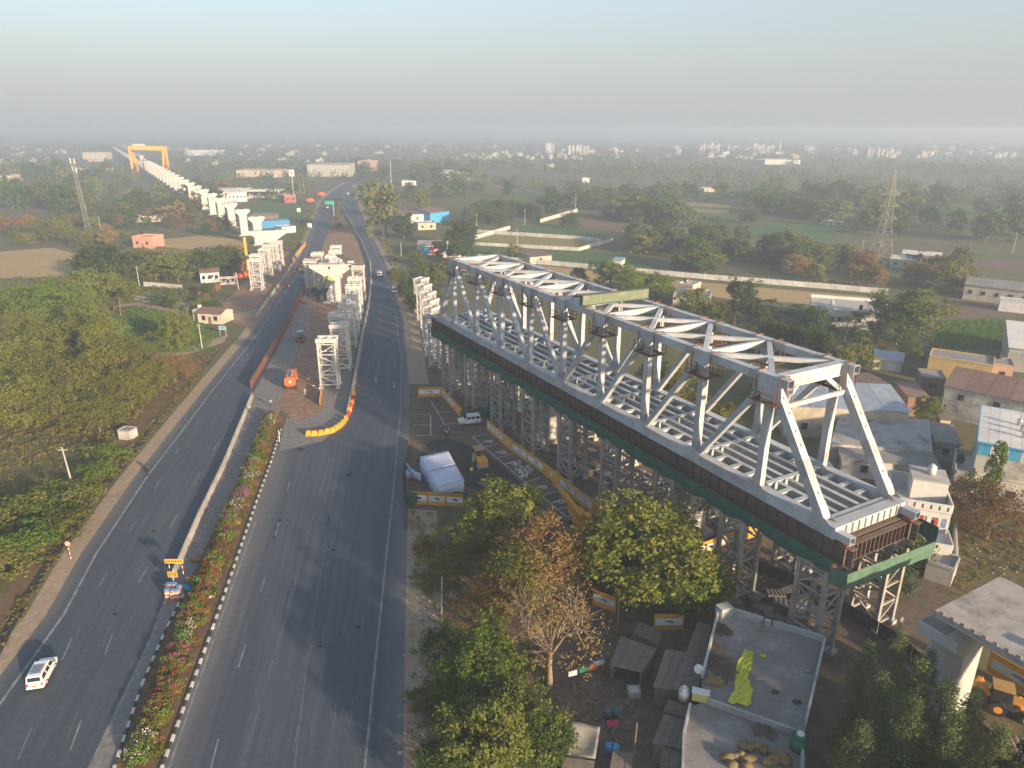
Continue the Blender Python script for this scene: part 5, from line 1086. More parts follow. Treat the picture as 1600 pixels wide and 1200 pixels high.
for x, y, w_ in [(437,813,9),(431,826,6),(428,840,5),(470,702,14),(545,742,10),(520,860,8),(500,1010,9),(180,960,10),(240,830,8),(560,980,10)]:
    sheet('oil_stain', [(x-w_*.5,y),(x-w_*.2,y-2.2),(x+w_*.4,y-1.8),(x+w_*.5,y+.6),(x+w_*.1,y+2.2),(x-w_*.3,y+1.6)], .0335, STN, kind=None, parent=ROADR if x > 260 else ROADL)
# ================================================================== VEHICLES
FR0 = (Vector((0, 0, 0)), Vector((1, 0, 0)), Vector((0, 1, 0)), Vector((0, 0, 1)))
def wheelset(o, xs, tr, r, w, mrim=None):
    for x in xs:
        for s in (-1, 1):
            y = s*(tr/2-w/2); t = MB().tube((x, y-w/2, r), (x, y+w/2, r), r, r, 16).build('wheel', BLACK, o, fix=False, smooth=False)
            MB().tube((x, y+s*w*.45, r), (x, y+s*(w/2+.02), r), r*.55, r*.5, 12).build('rim', mrim or STEEL, t, fix=False)
def frust(mb, x0, x1, x2, x3, z0, z1, w0, w1):
    """cabin: base x0..x3 at z0, roof x1..x2 at z1, half widths w0, w1"""
    V = [(x0, -w0, z0), (x3, -w0, z0), (x3, w0, z0), (x0, w0, z0), (x1, -w1, z1), (x2, -w1, z1), (x2, w1, z1), (x1, w1, z1)]
    return mb.add(V, [(3, 2, 1, 0), (4, 5, 6, 7), (0, 1, 5, 4), (2, 3, 7, 6), (1, 2, 6, 5), (3, 0, 4, 7)])
def inset(a, b, c, d, fu, fv, off):
    a, b, c, d = map(Vector, (a, b, c, d)); n = (b-a).cross(d-a).normalized()*off
    P = lambda u, v: lerp(lerp(a, b, u), lerp(d, c, u), v)+n
    return [P(fu[0], fv[0]), P(fu[1], fv[0]), P(fu[1], fv[1]), P(fu[0], fv[1])]
def car(name, label, cat, p, rz, prof, cab, Wd, wx, r=.32, m=CARW, side=((.06, .34), (.40, .66), (.71, .95)), group=None, rack=False, plate=None):
    o = thing(name, label, cat, Vector((p.x, p.y, .03)), rz, group); w = Wd/2
    b = MB().sect(prof, FR0, -w, w).build('body', m, o, fix=False); bv = b.modifiers.new('b', 'BEVEL'); bv.width = .05; bv.segments = 2
    x0, x1, x2, x3, z0, z1 = cab; w1 = w*.86
    c = frust(MB(), x0, x1, x2, x3, z0, z1, w*.985, w1).build('cabin', m, o, fix=False); bv = c.modifiers.new('b', 'BEVEL'); bv.width = .06; bv.segments = 2
    A = [(x0, -w*.985, z0), (x3, -w*.985, z0), (x3, w*.985, z0), (x0, w*.985, z0), (x1, -w1, z1), (x2, -w1, z1), (x2, w1, z1), (x1, w1, z1)]
    for f in side:
        for q in ((A[0], A[1], A[5], A[4]), (A[2], A[3], A[7], A[6])):
            f_ = f if q[0] == A[0] else (1-f[1], 1-f[0]); MB().add(inset(*q, f_, (.12, .82), .012), [(0, 1, 2, 3)]).build('side_window', GLASS, c, fix=False)
    MB().add(inset(A[1], A[2], A[6], A[5], (.08, .92), (.1, .85), .012), [(0, 1, 2, 3)]).build('windscreen', GLASS, c, fix=False)
    MB().add(inset(A[3], A[0], A[4], A[7], (.1, .9), (.15, .8), .012), [(0, 1, 2, 3)]).build('rear_window', GLASS, c, fix=False)
    xf = max(q[0] for q in prof); xr = min(q[0] for q in prof)
    for s in (-1, 1):
        MB().box((xf+.01, s*w*.74, .72), (.06, .26, .16)).build('headlight', CHROME, o, fix=False); MB().box((xr-.01, s*w*.84, .82), (.06, .16, .34)).build('tail_light', TAIL, o, fix=False)
        MB().box((x3-.25, s*(w+.1), z0+.12), (.1, .18, .14)).build('mirror', DARK, o, fix=False)
    MB().box((xf+.03, 0, .42), (.14, Wd*.96, .2)).build('front_bumper', DARK, o, fix=False); MB().box((xr-.03, 0, .45), (.14, Wd*.96, .2)).build('rear_bumper', m if plate else DARK, o, fix=False)
    if plate: MB().box((xr-.11, 0, .66), (.02, .5, .13)).build('number_plate', plate, o, fix=False)
    if rack:
        for k in range(5): MB().box((lerp(x1, x2, .2+.12*k), 0, z1+.06), (.05, Wd*.66, .04)).build('roof_rail', DARK, c, fix=False)
    wheelset(o, wx, Wd, r, .2); return o
def head(px0, py0, px1, py1):
    d = G(px1, py1)-G(px0, py0); return math.atan2(d.y, d.x)
PROF_VAN = [(-2.05, .3), (2.0, .3), (2.1, .6), (2.02, .95), (1.2, 1.02), (-2.08, 1.05), (-2.12, .6)]
PROF_SUV = [(-2.1, .35), (2.05, .35), (2.12, .65), (2.05, 1.0), (1.0, 1.1), (-2.1, 1.12), (-2.15, .7)]
PROF_CAR = [(-1.9, .28), (1.9, .28), (1.98, .55), (1.9, .8), (.9, .92), (-1.8, .95), (-1.95, .6)]
AWAY = head(60, 1060, 130, 930)
car('passenger_van', 'white passenger van with roof rails driving away on the left carriageway', 'van', G(68,1058), AWAY, PROF_VAN, (-2.06, -1.95, .55, 1.3, 1.03, 1.75), 1.7, (-1.3, 1.3), m=CARW, rack=True, plate=YEL).scale = (.93, .93, .93)
car('offroad_car', 'white off-road car parked by the green net under the truss', 'car', G(733,662), math.pi+.25, PROF_SUV, (-2.1, -2.0, .35, .95, 1.1, 1.85), 1.8, (-1.3, 1.35), .38, CARW)
car('passenger_van', 'small white van coming down the right carriageway', 'van', G(616,457), head(613,430,619,480), PROF_VAN, (-2.06, -1.95, 1.0, 1.6, 1.03, 1.8), 1.65, (-1.3, 1.3))
car('car', 'blue car on the left carriageway beside the median site', 'car', G(472,437), head(440,490,475,430), PROF_CAR, (-1.7, -1.1, .3, 1.0, .93, 1.45), 1.65, (-1.2, 1.25), .3, BLUEP)
car('car', 'dark car far up the left carriageway', 'car', G(501,327), head(490,360,505,320), PROF_CAR, (-1.7, -1.1, .3, 1.0, .93, 1.45), 1.65, (-1.2, 1.25), .3, DARK)
car('car', 'white car near the green overhead sign', 'car', G(512,326), head(505,350,515,320), PROF_CAR, (-1.7, -1.1, .3, 1.0, .93, 1.45), 1.65, (-1.2, 1.25), .3, CARW)
car('car', 'white car far up the right carriageway by the bend', 'car', G(544,304), head(544,290,545,320), PROF_VAN, (-2.0, -1.9, 1.0, 1.6, 1.03, 1.8), 1.7, (-1.3, 1.3), .3, CARW)
car('car', 'silver car on the right carriageway below the bend', 'car', G(548,316), head(545,300,550,330), PROF_CAR, (-1.7, -1.1, .3, 1.0, .93, 1.45), 1.65, (-1.2, 1.25), .3, CHROME)
car('car', 'dark car on the right carriageway near the far median', 'car', G(539,322), head(537,310,541,330), PROF_CAR, (-1.7, -1.1, .3, 1.0, .93, 1.45), 1.65, (-1.2, 1.25), .3, DARK)
def truck(name, label, p, rz, L, Wd, cabm, bodym, bh, kind='box', load=None):
    o = thing(name, label, 'truck', Vector((p.x, p.y, .03)), rz); w = Wd/2; cl = L*.27; xf = L/2
    MB().box((0, 0, .75), (L, Wd*.4, .25)).build('chassis', DARK, o, fix=False)
    c = frust(MB(), xf-cl, xf-cl+.05, xf-.25, xf, .9, bh*.95, w*.98, w*.9).build('cab', cabm, o, fix=False); MB().box((xf-cl/2, 0, .75), (cl, Wd*.97, .5)).build('cab_base', cabm, o, fix=False)
    MB().add(inset((xf, -w*.98, .9), (xf, w*.98, .9), (xf-.25, w*.9, bh*.95), (xf-.25, -w*.9, bh*.95), (.07, .93), (.42, .9), .015), [(0, 1, 2, 3)]).build('windscreen', GLASS, c, fix=False)
    for s in (-1, 1): MB().box((xf-cl*.45, s*w*.95, bh*.7), (cl*.5, .06, .5)).build('side_window', GLASS, c, fix=False); MB().box((xf+.02, s*w*.7, .8), (.06, .3, .2)).build('headlight', CHROME, o, fix=False)
    MB().box((xf+.05, 0, .55), (.16, Wd, .3)).build('bumper', DARK, o, fix=False)
    x0, x1 = -L/2, xf-cl-.15
    if kind == 'tank':
        n = 16; V = []; F = []
        for x in (x0, x1): V += [(x, w*.95*math.copysign(abs(math.cos(6.2832*i/n+.2))**.55, math.cos(6.2832*i/n+.2)), 1.0+bh*.36+bh*.4*math.copysign(abs(math.sin(6.2832*i/n+.2))**.55, math.sin(6.2832*i/n+.2))) for i in range(n)]
        t = MB().add(V, [(i, (i+1) % n, n+(i+1) % n, n+i) for i in range(n)]+[tuple(range(n))[::-1], tuple(range(n, 2*n))]).build('tank', bodym, o, fix=False); MB().box(((x0+x1)/2, 0, 1.0+bh*.76), ((x1-x0)*.6, w*.9, .12)).build('walkway', STEEL, t, fix=False)
        for k in range(3): MB().tube((x0+.9+k*1.2, 0, 1.06+bh*.76), (x0+.9+k*1.2, 0, 1.25+bh*.76), .28, n=10).build('hatch', DARK, t, fix=False)
        MB().box((x0-.06, 0, 1.0+bh*.36), (.08, .5, .5)).build('rear_emblem', WHITE, t, fix=False)
    elif kind == 'open':
        t = MB().box(((x0+x1)/2, 0, 1.0), (x1-x0, Wd, .12)).build('load_bed', bodym, o, fix=False)
        for s in (-1, 1): MB().box(((x0+x1)/2, s*w*.98, 1.45), (x1-x0, .08, .85)).build('side_board', bodym, t, fix=False)
        for x in (x0+.04, x1-.04): MB().box((x, 0, 1.45), (.08, Wd*.94, .85)).build('end_board', bodym, t, fix=False)
        if load: MB().box(((x0+x1)/2, 0, 1.7), ((x1-x0)*.85, Wd*.8, 1.1)).build('load', load, t, fix=False)
    else: MB().box(((x0+x1)/2, 0, .95+bh*.45), (x1-x0, Wd, bh*.88)).build('cargo_box', bodym, o, fix=False)
    for s in (-1, 1): MB().box((x0-.02, s*w*.8, .85), (.06, .2, .16)).build('tail_light', TAIL, o, fix=False)
    wheelset(o, (-L*.30, -L*.12, L*.36) if L > 6 else (-L*.3, L*.34), Wd, .48 if L > 6 else .36, .3); return o
truck('tanker_truck', 'orange water tanker truck parked on the median site, rear towards us', G(456,601), head(449,640,461,565), 7.6, 2.5, ORNG, ORNG, 2.6, 'tank')
truck('pickup_truck', 'white pickup with a loaded back coming down the right carriageway', G(593,432), head(593,410,595,450), 5.2, 1.9, CARW, CARW, 2.0, 'open', BRICK)
truck('goods_truck', 'red and green goods truck on the left carriageway', G(474,424), head(455,460,478,420), 7.5, 2.4, REDP, mat('truck_green', (.12, .16, .05), rough=.7), 2.5, 'open', mat('brown_load', (.14, .11, .06), rough=.9))
truck('goods_truck', 'orange truck turning in beside the fuel station', G(503,307), 1.2, 8, 2.5, ORNG, ORNG, 2.8, 'box')
truck('goods_truck', 'orange-red truck parked on the left verge below the fuel station', G(485,317), 1.2, 7, 2.5, ORNG, ORNG, 2.6, 'box')
for k in range(9):
    x, y = 392+k*7.5+rng.uniform(-1, 1), 306+rng.uniform(-1.5, 1.5); m_ = (CARW, BLUEP, CARW, REDP, CARW, DARK, CARW, BLUEP, CARW)[k]
    (truck('goods_truck', '%s truck parked at the fuel station, %s from the left' % (('white', 'blue', 'white', 'red', 'white', 'dark', 'white', 'blue', 'white')[k], ORD[k]), G(x, y), 1.5+rng.uniform(-.3, .3), 7, 2.4, m_, m_, 2.6, 'box') if k % 2 else car('car', '%s car parked at the fuel station, %s from the left' % (('white', 'blue', 'white', 'red', 'white', 'dark', 'white', 'blue', 'white')[k], ORD[k]), 'car', G(x, y), rng.uniform(0, 3), PROF_CAR, (-1.7, -1.1, .3, 1.0, .93, 1.45), 1.65, (-1.2, 1.25), .3, m_))
# skid loader / small dark truck on site
sl_ = thing('wheel_loader', 'dark wheel loader with red tail on the median site', 'loader', Vector((*G(470,533)[:2], .05)), head(466,550,474,515))
MB().box((-1.2, 0, 1.1), (2.2, 2.1, .9)).build('engine_cover', DARK, sl_, fix=False); MB().box((-2.35, 0, .9), (.16, 2.2, .5)).build('counterweight', REDP, sl_, fix=False)
MB().box((.6, 0, 1.7), (1.4, 1.4, 1.5)).build('cab', mat('loader_grey', (.2, .22, .22), rough=.5), sl_, fix=False); MB().box((.6, 0, 2.5), (1.6, 1.6, .12)).build('cab_roof', STEEL, sl_, fix=False)
for s in (-1, 1): MB().bar((.6, s*.7, 1.2), (2.5, s*.7, .8), .16, .28).build('lift_arm', DARK, sl_, fix=False); MB().box((.6, s*.71, 1.9), (1.1, .03, .8)).build('window', GLASS, sl_, fix=False)
MB().sect([(2.4, .2), (3.2, .1), (3.2, .25), (2.6, .9), (2.4, .9)], FR0, -1.15, 1.15).build('bucket', STEEL, sl_, fix=False); wheelset(sl_, (-1.2, 1.1), 2.2, .6, .45)
# mobile crane
mc = thing('mobile_crane', 'black mobile crane with bright green boom head working under the median pier cap', 'crane', Vector((*G(502,466)[:2], .05)), head(520,468,478,458))
MB().box((0, 0, 1.2), (11, 2.7, .7)).build('carrier', DARK, mc, fix=False); MB().box((5.0, 0, 1.9), (1.9, 2.6, 1.7)).build('cab', mat('crane_dark', (.06, .07, .07), rough=.4), mc, fix=False)
MB().box((5.98, 0, 2.2), (.05, 2.2, .8)).build('windscreen', GLASS, mc, fix=False); MB().box((-2.2, 0, 2.3), (4.2, 2.6, 1.5)).build('superstructure', DARK, mc, fix=False)
cw = MB().box((-5.0, 0, 2.9), (1.8, 3.0, 3.6)).build('counterweight', DARK, mc, fix=False)
for k in range(5): MB().box((-5.93, 0, 1.6+k*.6), (.05, 2.4, .18)).build('rung', STEEL, cw, fix=False)
wheelset(mc, (-4.2, -2.4, 1.4, 3.2), 2.7, .6, .45)
for x in (-4, 3.8):
    for s in (-1, 1): MB().bar((x, s*1.3, .9), (x, s*3.4, .9), .3, .3).build('outrigger', DARK, mc, fix=False); MB().tube((x, s*3.4, .02), (x, s*3.4, .9), .25, .12, 8).build('outrigger_pad', STEEL, mc, fix=False)
p0 = G(500,472,2.8); p1 = G(514,436,9.5); BG_ = mat('bright_green_paint', (.22, .50, .03), (.18, .42, .03), rough=.5)
MB().bar(p0, p1, 1.2, 1.5).build('boom', mat('boom_black', (.03, .04, .03), rough=.5), mc); MB().bar(lerp(p0, p1, .97), lerp(p0, p1, 1.1), 1.3, 1.6).build('boom_head', BG_, mc)
tp = lerp(p0, p1, 1.1); MB().bar(tp, tp+Vector((0, 0, 2.6)), .05, .05).build('hoist_rope', DARK, mc); MB().box(tp+Vector((0, 0, 2.7)), (.5, .5, .7)).build('hook_block', DARK, mc)
# orange piling rig left
pr = thing('piling_rig', 'orange piling rig with upright mast left of the white trestles', 'piling rig', Vector((*G(378,438)[:2], .02)), .4)
for s in (-1, 1): MB().box((0, s*1.5, .5), (5, .8, 1.0)).build('track', BLACK, pr, fix=False)
MB().box((-.5, 0, 1.8), (4.6, 3.0, 1.6)).build('body', ORNG, pr, fix=False); MB().box((1.6, -1.0, 2.6), (1.4, 1.2, 1.7)).build('cab', ORNG, pr, fix=False); MB().box((2.33, -1.0, 2.8), (.05, 1.0, 1.0)).build('cab_window', GLASS, pr, fix=False)
MB().bar((2.6, .2, 1.0), (2.6, .2, 15.5), .9, .9).build('mast', YELM, pr, fix=False); MB().bar((3.2, .2, .6), (3.2, .2, 13), .3, .3).build('drill_stem', DARK, pr, fix=False); MB().bar((0, 0, 2.6), (2.4, .2, 9), .25, .25).build('mast_brace', ORNG, pr, fix=False)
# frame on the ground, left
fr_ = thing('steel_frame', 'white steel frame section lying on the dirt beside the piling rig', 'steel frame', G(357,444), .3)
for y in (-1.2, 1.2):
    for z in (.3, 2.4): MB().bar((-3, y, z), (3, y, z), .25, .25).build('chord', STEELW, fr_, fix=False)
    for k in range(4): MB().bar((-3+k*1.5+.1, y, .4 if k % 2 else 2.3), (-1.5+k*1.5-.1, y, 2.3 if k % 2 else .4), .16, .16).build('brace', STEELW, fr_, fix=False)
# road roller
rl = thing('road_roller', 'yellow road roller with canopy in the parking yard', 'road roller', Vector((*G(750,727)[:2], .04)), head(740,712,757,736))
MB().tube((1.5, -.8, .65), (1.5, .8, .65), .65, n=20).build('front_drum', STEEL, rl, fix=False); MB().tube((-1.4, -.8, .65), (-1.4, .8, .65), .65, n=20).build('rear_drum', STEEL, rl, fix=False)
MB().box((1.2, 0, 1.35), (1.9, 1.5, .9)).build('bonnet', YELM, rl, fix=False); MB().box((2.1, 0, 1.5), (.06, .9, .3)).build('grille', DARK, rl, fix=False); MB().box((-1.0, 0, 1.2), (1.8, 1.5, .6)).build('rear_body', YELM, rl, fix=False); MB().box((-.7, 0, 1.75), (.6, .6, .5)).build('seat', DARK, rl, fix=False)
for x in (-1.5, 0.0):
    for y in (-.65, .65): MB().bar((x, y, 1.3), (x, y, 2.75), .07, .07).build('canopy_post', DARK, rl, fix=False)
MB().box((-.75, 0, 2.8), (1.9, 1.6, .12)).build('canopy', mat('dusty_canopy', (.40, .25, .13), (.33, .2, .1), rough=.8), rl, fix=False)
# boom lift / yellow pick-and-carry crane under the trees with its boom along the hoarding
bl = thing('boom_crane', 'yellow pick-and-carry crane with long boom lowered along the hoarding', 'crane', Vector((*G(905,822)[:2], .04)), head(905,822,860,752))
MB().box((-.2, 0, 1.3), (4.6, 2.2, 1.0)).build('chassis', YELM, bl, fix=False); MB().box((-1.6, -.6, 2.1), (1.4, .9, 1.2)).build('cab', YELM, bl, fix=False); MB().box((-.88, -.6, 2.3), (.04, .8, .7)).build('windscreen', GLASS, bl, fix=False); wheelset(bl, (-1.6, 1.5), 2.3, .7, .5)
MB().bar((-2.2, .5, 2.7), (6.2, .4, 1.9), .7, .75).build('boom', YELM, bl, fix=False); MB().bar((6.2, .4, 1.9), (9.4, .35, 1.6), .5, .55).build('boom_extension', mat('boom_tan', (.5, .33, .12), rough=.6), bl, fix=False); MB().box((9.8, .35, 1.8), (1.0, .8, .9)).build('boom_head', YELM, bl, fix=False)
# backhoe under viaduct
bh = thing('backhoe_loader', 'yellow backhoe loader parked under the viaduct at the lower right', 'backhoe', Vector((*G(1570,1112)[:2], .03)), -.5)
MB().box((.9, 0, 1.25), (2.2, 1.1, .8)).build('bonnet', YELM, bh, fix=False); MB().box((-.5, 0, 1.0), (2.4, 1.5, .5)).build('chassis', DARK, bh, fix=False)
cbb = frust(MB(), -1.4, -1.3, .15, .3, 1.25, 2.75, .8, .72).build('cab', DARK, bh, fix=False); MB().box((-.6, 0, 2.82), (1.8, 1.6, .14)).build('cab_roof', mat('cab_roof_tan', (.50, .30, .10), rough=.6), bh, fix=False)
for s in (-1, 1):
    MB().add(inset((-1.4, s*.8, 1.25), (.3, s*.8, 1.25), (.15, s*.72, 2.75), (-1.3, s*.72, 2.75), (.08, .9), (.2, .9), .02*(-s)), [(0, 1, 2, 3)]).build('window', GLASS, cbb, fix=False); MB().bar((.9, s*.75, 1.5), (2.9, s*.75, .7), .16, .26).build('loader_arm', YELM, bh, fix=False)
MB().sect([(2.7, .2), (3.5, .1), (3.5, .25), (3.0, 1.0), (2.7, 1.0)], FR0, -1.1, 1.1).build('front_bucket', YELM, bh, fix=False)
MB().bar((-1.5, 0, 1.2), (-2.6, 0, 3.0), .3, .4).build('digger_boom', YELM, bh, fix=False); MB().bar((-2.6, 0, 3.0), (-3.3, 0, 1.3), .25, .3).build('dipper', YELM, bh, fix=False); MB().sect([(-3.6, .8), (-3.0, .9), (-3.1, 1.4), (-3.5, 1.4)], FR0, -.35, .35).build('digger_bucket', DARK, bh, fix=False)
for x, r_ in ((-.8, .75), (1.5, .48)):
    for s in (-1, 1): t = MB().tube((x, s*.75, r_), (x, s*1.15, r_), r_, n=18).build('wheel', BLACK, bh, fix=False); MB().tube((x, s*1.1, r_), (x, s*1.18, r_), r_*.5, n=12).build('rim', YELM, t, fix=False)
# concrete chunk and canvas under the viaduct
cloth('canvas_sheet', 'tan corrugated sheet propped under the viaduct at the lower right corner', 'sheet', lambda u, v: lerp(lerp(G(1520,1118,.3), G(1640,1170,.3), u), lerp(G(1560,1150,1.6), G(1650,1250,1.6), u), v)+UPZ*.06*math.sin(u*60), 40, 4, mat('tan_sheet', (.34, .26, .17), (.28, .21, .14), rough=.8))

# ================================================================== MOTORCYCLES AND PEOPLE
def moto_proto(m):
    o = thing('motorcycle', 'x', 'motorcycle')
    for x in (-.62, .62):
        t = MB(); n = 14; V = []; F = []
        for i in range(n):
            a = 6.2832*i/n
            for r, y in ((.30, -.05), (.30, .05), (.22, .03), (.22, -.03)): V.append((x+r*math.cos(a), y, .30+r*math.sin(a)))
        for i in range(n):
            for j in range(4): F.append((i*4+j, i*4+(j+1) % 4, ((i+1) % n)*4+(j+1) % 4, ((i+1) % n)*4+j))
        w_ = t.add(V, F).build('wheel', BLACK, o, fix=False); MB().tube((x, -.06, .3), (x, .06, .3), .07, n=8).bar((x-.2, 0, .3), (x+.2, 0, .3), .03, .03).bar((x, 0, .1), (x, 0, .5), .03, .03).build('hub', CHROME, w_, fix=False)
    MB().box((-.02, 0, .42), (.5, .24, .34)).build('engine', DARK, o, fix=False); MB().bar((-.6, 0, .42), (.45, 0, .6), .1, .1).build('frame', DARK, o, fix=False)
    MB().blob((.2, 0, .80), (.3, .15, .15), 8, 6, 0).build('fuel_tank', m, o, fix=False, smooth=True); MB().box((-.35, 0, .80), (.75, .26, .1)).build('seat', BLACK, o, fix=False)
    for s in (-1, 1): MB().bar((.62, s*.09, .3), (.42, s*.09, .95), .05, .05).build('fork', CHROME, o, fix=False)
    MB().bar((.38, -.36, 1.02), (.38, .36, 1.02), .04, .04).build('handlebar', DARK, o, fix=False); MB().tube((.5, 0, .86), (.6, 0, .86), .1, n=10).build('headlight', CHROME, o, fix=False)
    MB().bar((-.7, -.14, .32), (.0, -.14, .3), .07, .07).build('exhaust', CHROME, o, fix=False); MB().box((-.72, 0, .62), (.3, .14, .06)).build('mudguard', m, o, fix=False); MB().box((-.85, 0, .68), (.05, .14, .08)).build('tail_light', TAIL, o, fix=False)
    return o
CLO = {}
def clo(n, c): return mat('cloth_'+n, c, tuple(x*.8 for x in c), rough=.9, scale=4)
SH = dict(white=clo('white', (.42, .42, .41)), lime=clo('lime', (.32, .42, .12)), red=clo('red', (.45, .05, .06)), blue=clo('blue', (.10, .17, .32)), dark=clo('dark', (.05, .05, .06)), pale=clo('pale', (.26, .28, .31)), orange=clo('orange', (.6, .2, .04)))
def body_mesh(pose, shirt, pants, hat=None):
    """one continuous skinned figure, clothes by height; returned in real size, facing +x"""
    J = {'pel': (0, 0, .92), 'sp': (0, 0, 1.15), 'ch': (.0, 0, 1.36), 'nk': (0, 0, 1.5), 'hd': (.02, 0, 1.62), 'tp': (.01, 0, 1.74)}
    rad = {'pel': (.155, .12), 'sp': (.135, .105), 'ch': (.175, .12), 'nk': (.06, .06), 'hd': (.092, .10), 'tp': (.065, .07)}
    E = [('pel', 'sp'), ('sp', 'ch'), ('ch', 'nk'), ('nk', 'hd'), ('hd', 'tp')]
    for s, S in ((1, 'l'), (-1, 'r')):
        if pose == 'sit':
            J.update({S+'h': (.02, s*.10, .90), S+'k': (.40, s*.20, .80), S+'a': (.22, s*.2, .40), S+'t': (.38, s*.2, .36), S+'s': (.0, s*.20, 1.40), S+'e': (.16, s*.30, 1.16), S+'w': (.40, s*.31, 1.08), S+'f': (.47, s*.30, 1.06)})
        elif pose == 'walk':
            J.update({S+'h': (0, s*.10, .88), S+'k': (.10*s, s*.10, .48), S+'a': (.12*s-.05, s*.10, .07), S+'t': (.12*s+.12, s*.11, .04), S+'s': (0, s*.20, 1.40), S+'e': (-.08*s, s*.26, 1.12), S+'w': (-.12*s+.08, s*.26, .90), S+'f': (-.12*s+.12, s*.26, .80)})
        else:
            J.update({S+'h': (0, s*.10, .88), S+'k': (.02, s*.11, .48), S+'a': (-.01, s*.11, .07), S+'t': (.14, s*.13, .04), S+'s': (0, s*.20, 1.40), S+'e': (-.03, s*.27, 1.12), S+'w': (.10, s*.26, .90), S+'f': (.15, s*.24, .82)})
        rad.update({S+'h': (.10, .10), S+'k': (.065, .065), S+'a': (.045, .045), S+'t': (.04, .035), S+'s': (.075, .075), S+'e': (.048, .048), S+'w': (.034, .034), S+'f': (.035, .022)})
        E += [('pel', S+'h'), (S+'h', S+'k'), (S+'k', S+'a'), (S+'a', S+'t'), ('ch', S+'s'), (S+'s', S+'e'), (S+'e', S+'w'), (S+'w', S+'f')]
    K = list(J); me = bpy.data.meshes.new('sk'); me.from_pydata([J[k_] for k_ in K], [(K.index(a), K.index(b)) for a, b in E], [])
    ob = bpy.data.objects.new('sk', me); COL.objects.link(ob); ob.modifiers.new('s', 'SKIN'); 
    for i, k_ in enumerate(K): me.skin_vertices[0].data[i].radius = rad[k_]
    me.skin_vertices[0].data[0].use_root = True; sb = ob.modifiers.new('u', 'SUBSURF'); sb.levels = 1
    dg = bpy.context.evaluated_depsgraph_get(); r = bpy.data.meshes.new_from_object(ob.evaluated_get(dg)); bpy.data.objects.remove(ob); r.name = 'body'
    r.materials.clear()
    for m_ in (shirt, pants, SKIN, HAIR, hat or HAIR, BLACK): r.materials.append(m_)
    hipz = .95
    for p in r.polygons:
        c = p.center; arm = abs(c.y) > .215 and c.z > .78
        if pose == 'sit': leg = (c.z < .93 and not arm) or c.z < .75
        else: leg = c.z < hipz and not (abs(c.y) > .2 and c.z > .75)
        p.material_index = 1 if leg else 0
        if leg and c.z < (.10 if pose != 'sit' else .42): p.material_index = 5
        if arm and c.z < (1.12 if pose != 'sit' else 1.14): p.material_index = 2
        if c.z > 1.50: p.material_index = 2 if (c.x > .05 and c.z < 1.68) else 3
        if hat and c.z > 1.665: p.material_index = 4
        p.use_smooth = True
    return r
BM = {}
def person(label, p, rz, pose='stand', shirt='white', pants='dark', hat=None, z=.04, group=None):
    key = (pose, shirt, pants, hat)
    if key not in BM: BM[key] = body_mesh(pose, SH[shirt], SH[pants], SH[hat] if hat else None)
    o = link_mesh('person', BM[key], None, (p.x, p.y, z), (0, 0, rz)); tag(o, label, 'person', group); return o
mp_ = moto_proto(DARK); mfirst = True
def moto(lab, x, y, rz, rider=True, rlab='', shirt='white', pants='dark', hat=None):
    global mfirst
    p = G(x, y); p.z = .035
    if mfirst: mp_.location = p; mp_.rotation_euler = (0, 0, rz); mp_['label'] = lab; mp_['group'] = 'motorcycles'; mfirst = False
    else: copy_tree(mp_, p, rz, lab, 'motorcycles')
    if rider: person(rlab, p+Vector((math.cos(rz)*-.18, math.sin(rz)*-.18, 0)), rz, 'sit', shirt, pants, hat, z=.0)
TOW = head(600, 500, 606, 700)
moto('motorcycle on the right carriageway, left one of the pair', 588, 598, TOW, True, 'rider in grey shirt on the left motorcycle of the pair on the right carriageway', 'pale', 'dark', 'dark')
moto('motorcycle on the right carriageway, right one of the pair', 616, 607, TOW, True, 'rider in grey on the right motorcycle of the pair on the right carriageway', 'pale', 'dark', 'dark')
moto('motorcycle on the left carriageway by the verge', 233, 740, AWAY+.1, True, 'rider in dark clothes on the motorcycle by the left verge', 'dark', 'dark')
moto('motorcycle on the left carriageway beside the white trestles, leading', 460, 429, head(430,490,465,420), True, 'rider in red on the leading motorcycle by the white trestles', 'red', 'dark')
moto('motorcycle on the left carriageway beside the white trestles, middle', 450, 447, head(430,490,465,420), True, 'rider in white on the middle motorcycle by the trestles', 'white', 'dark')
moto('motorcycle ridden alone before the white trestles on the left carriageway', 424, 474, head(400,520,440,450), True, 'rider in red riding alone on the left carriageway', 'red', 'red')
moto('motorcycle far up the right carriageway, left', 574, 353, TOW+.2, True, 'rider far up the right carriageway, left', 'dark', 'dark')
moto('motorcycle far up the right carriageway, right', 571, 346, TOW+.2, True, 'rider far up the right carriageway, right', 'pale', 'dark')
moto('motorcycle parked on the dirt lane behind the near trestle', 1427, 926, .3, False)
person('person in white shirt walking on the service strip', G(391,645), 2.2, 'walk', 'white', 'dark')
person('person standing by the flower hedge end in dark clothes', G(389,727), 1.0, 'stand', 'dark', 'dark')
person('person in white clothes on the brown dirt behind the tanker', G(477,618), 1.0, 'walk', 'white', 'white')
person('person at the hedge end with pale shirt', G(424,636), -1, 'stand', 'pale', 'dark')
person('person in white shirt in the yard group, left', G(695,682), 0, 'stand', 'white', 'dark')
person('person in lime vest in the yard group, middle', G(698,684), 1.4, 'stand', 'lime', 'dark')
person('person in white shirt with dark cap in the yard group, right', G(702,680), 3, 'stand', 'white', 'dark', 'dark')
person('person in pale shirt behind the white off-road car', G(755,666), 2.5, 'stand', 'pale', 'dark')
person('person in lime shirt beside the road roller', G(737,744), -1.2, 'stand', 'lime', 'dark')
person('person in lime vest at the back of the white tent', G(680,718), .5, 'stand', 'lime', 'dark')
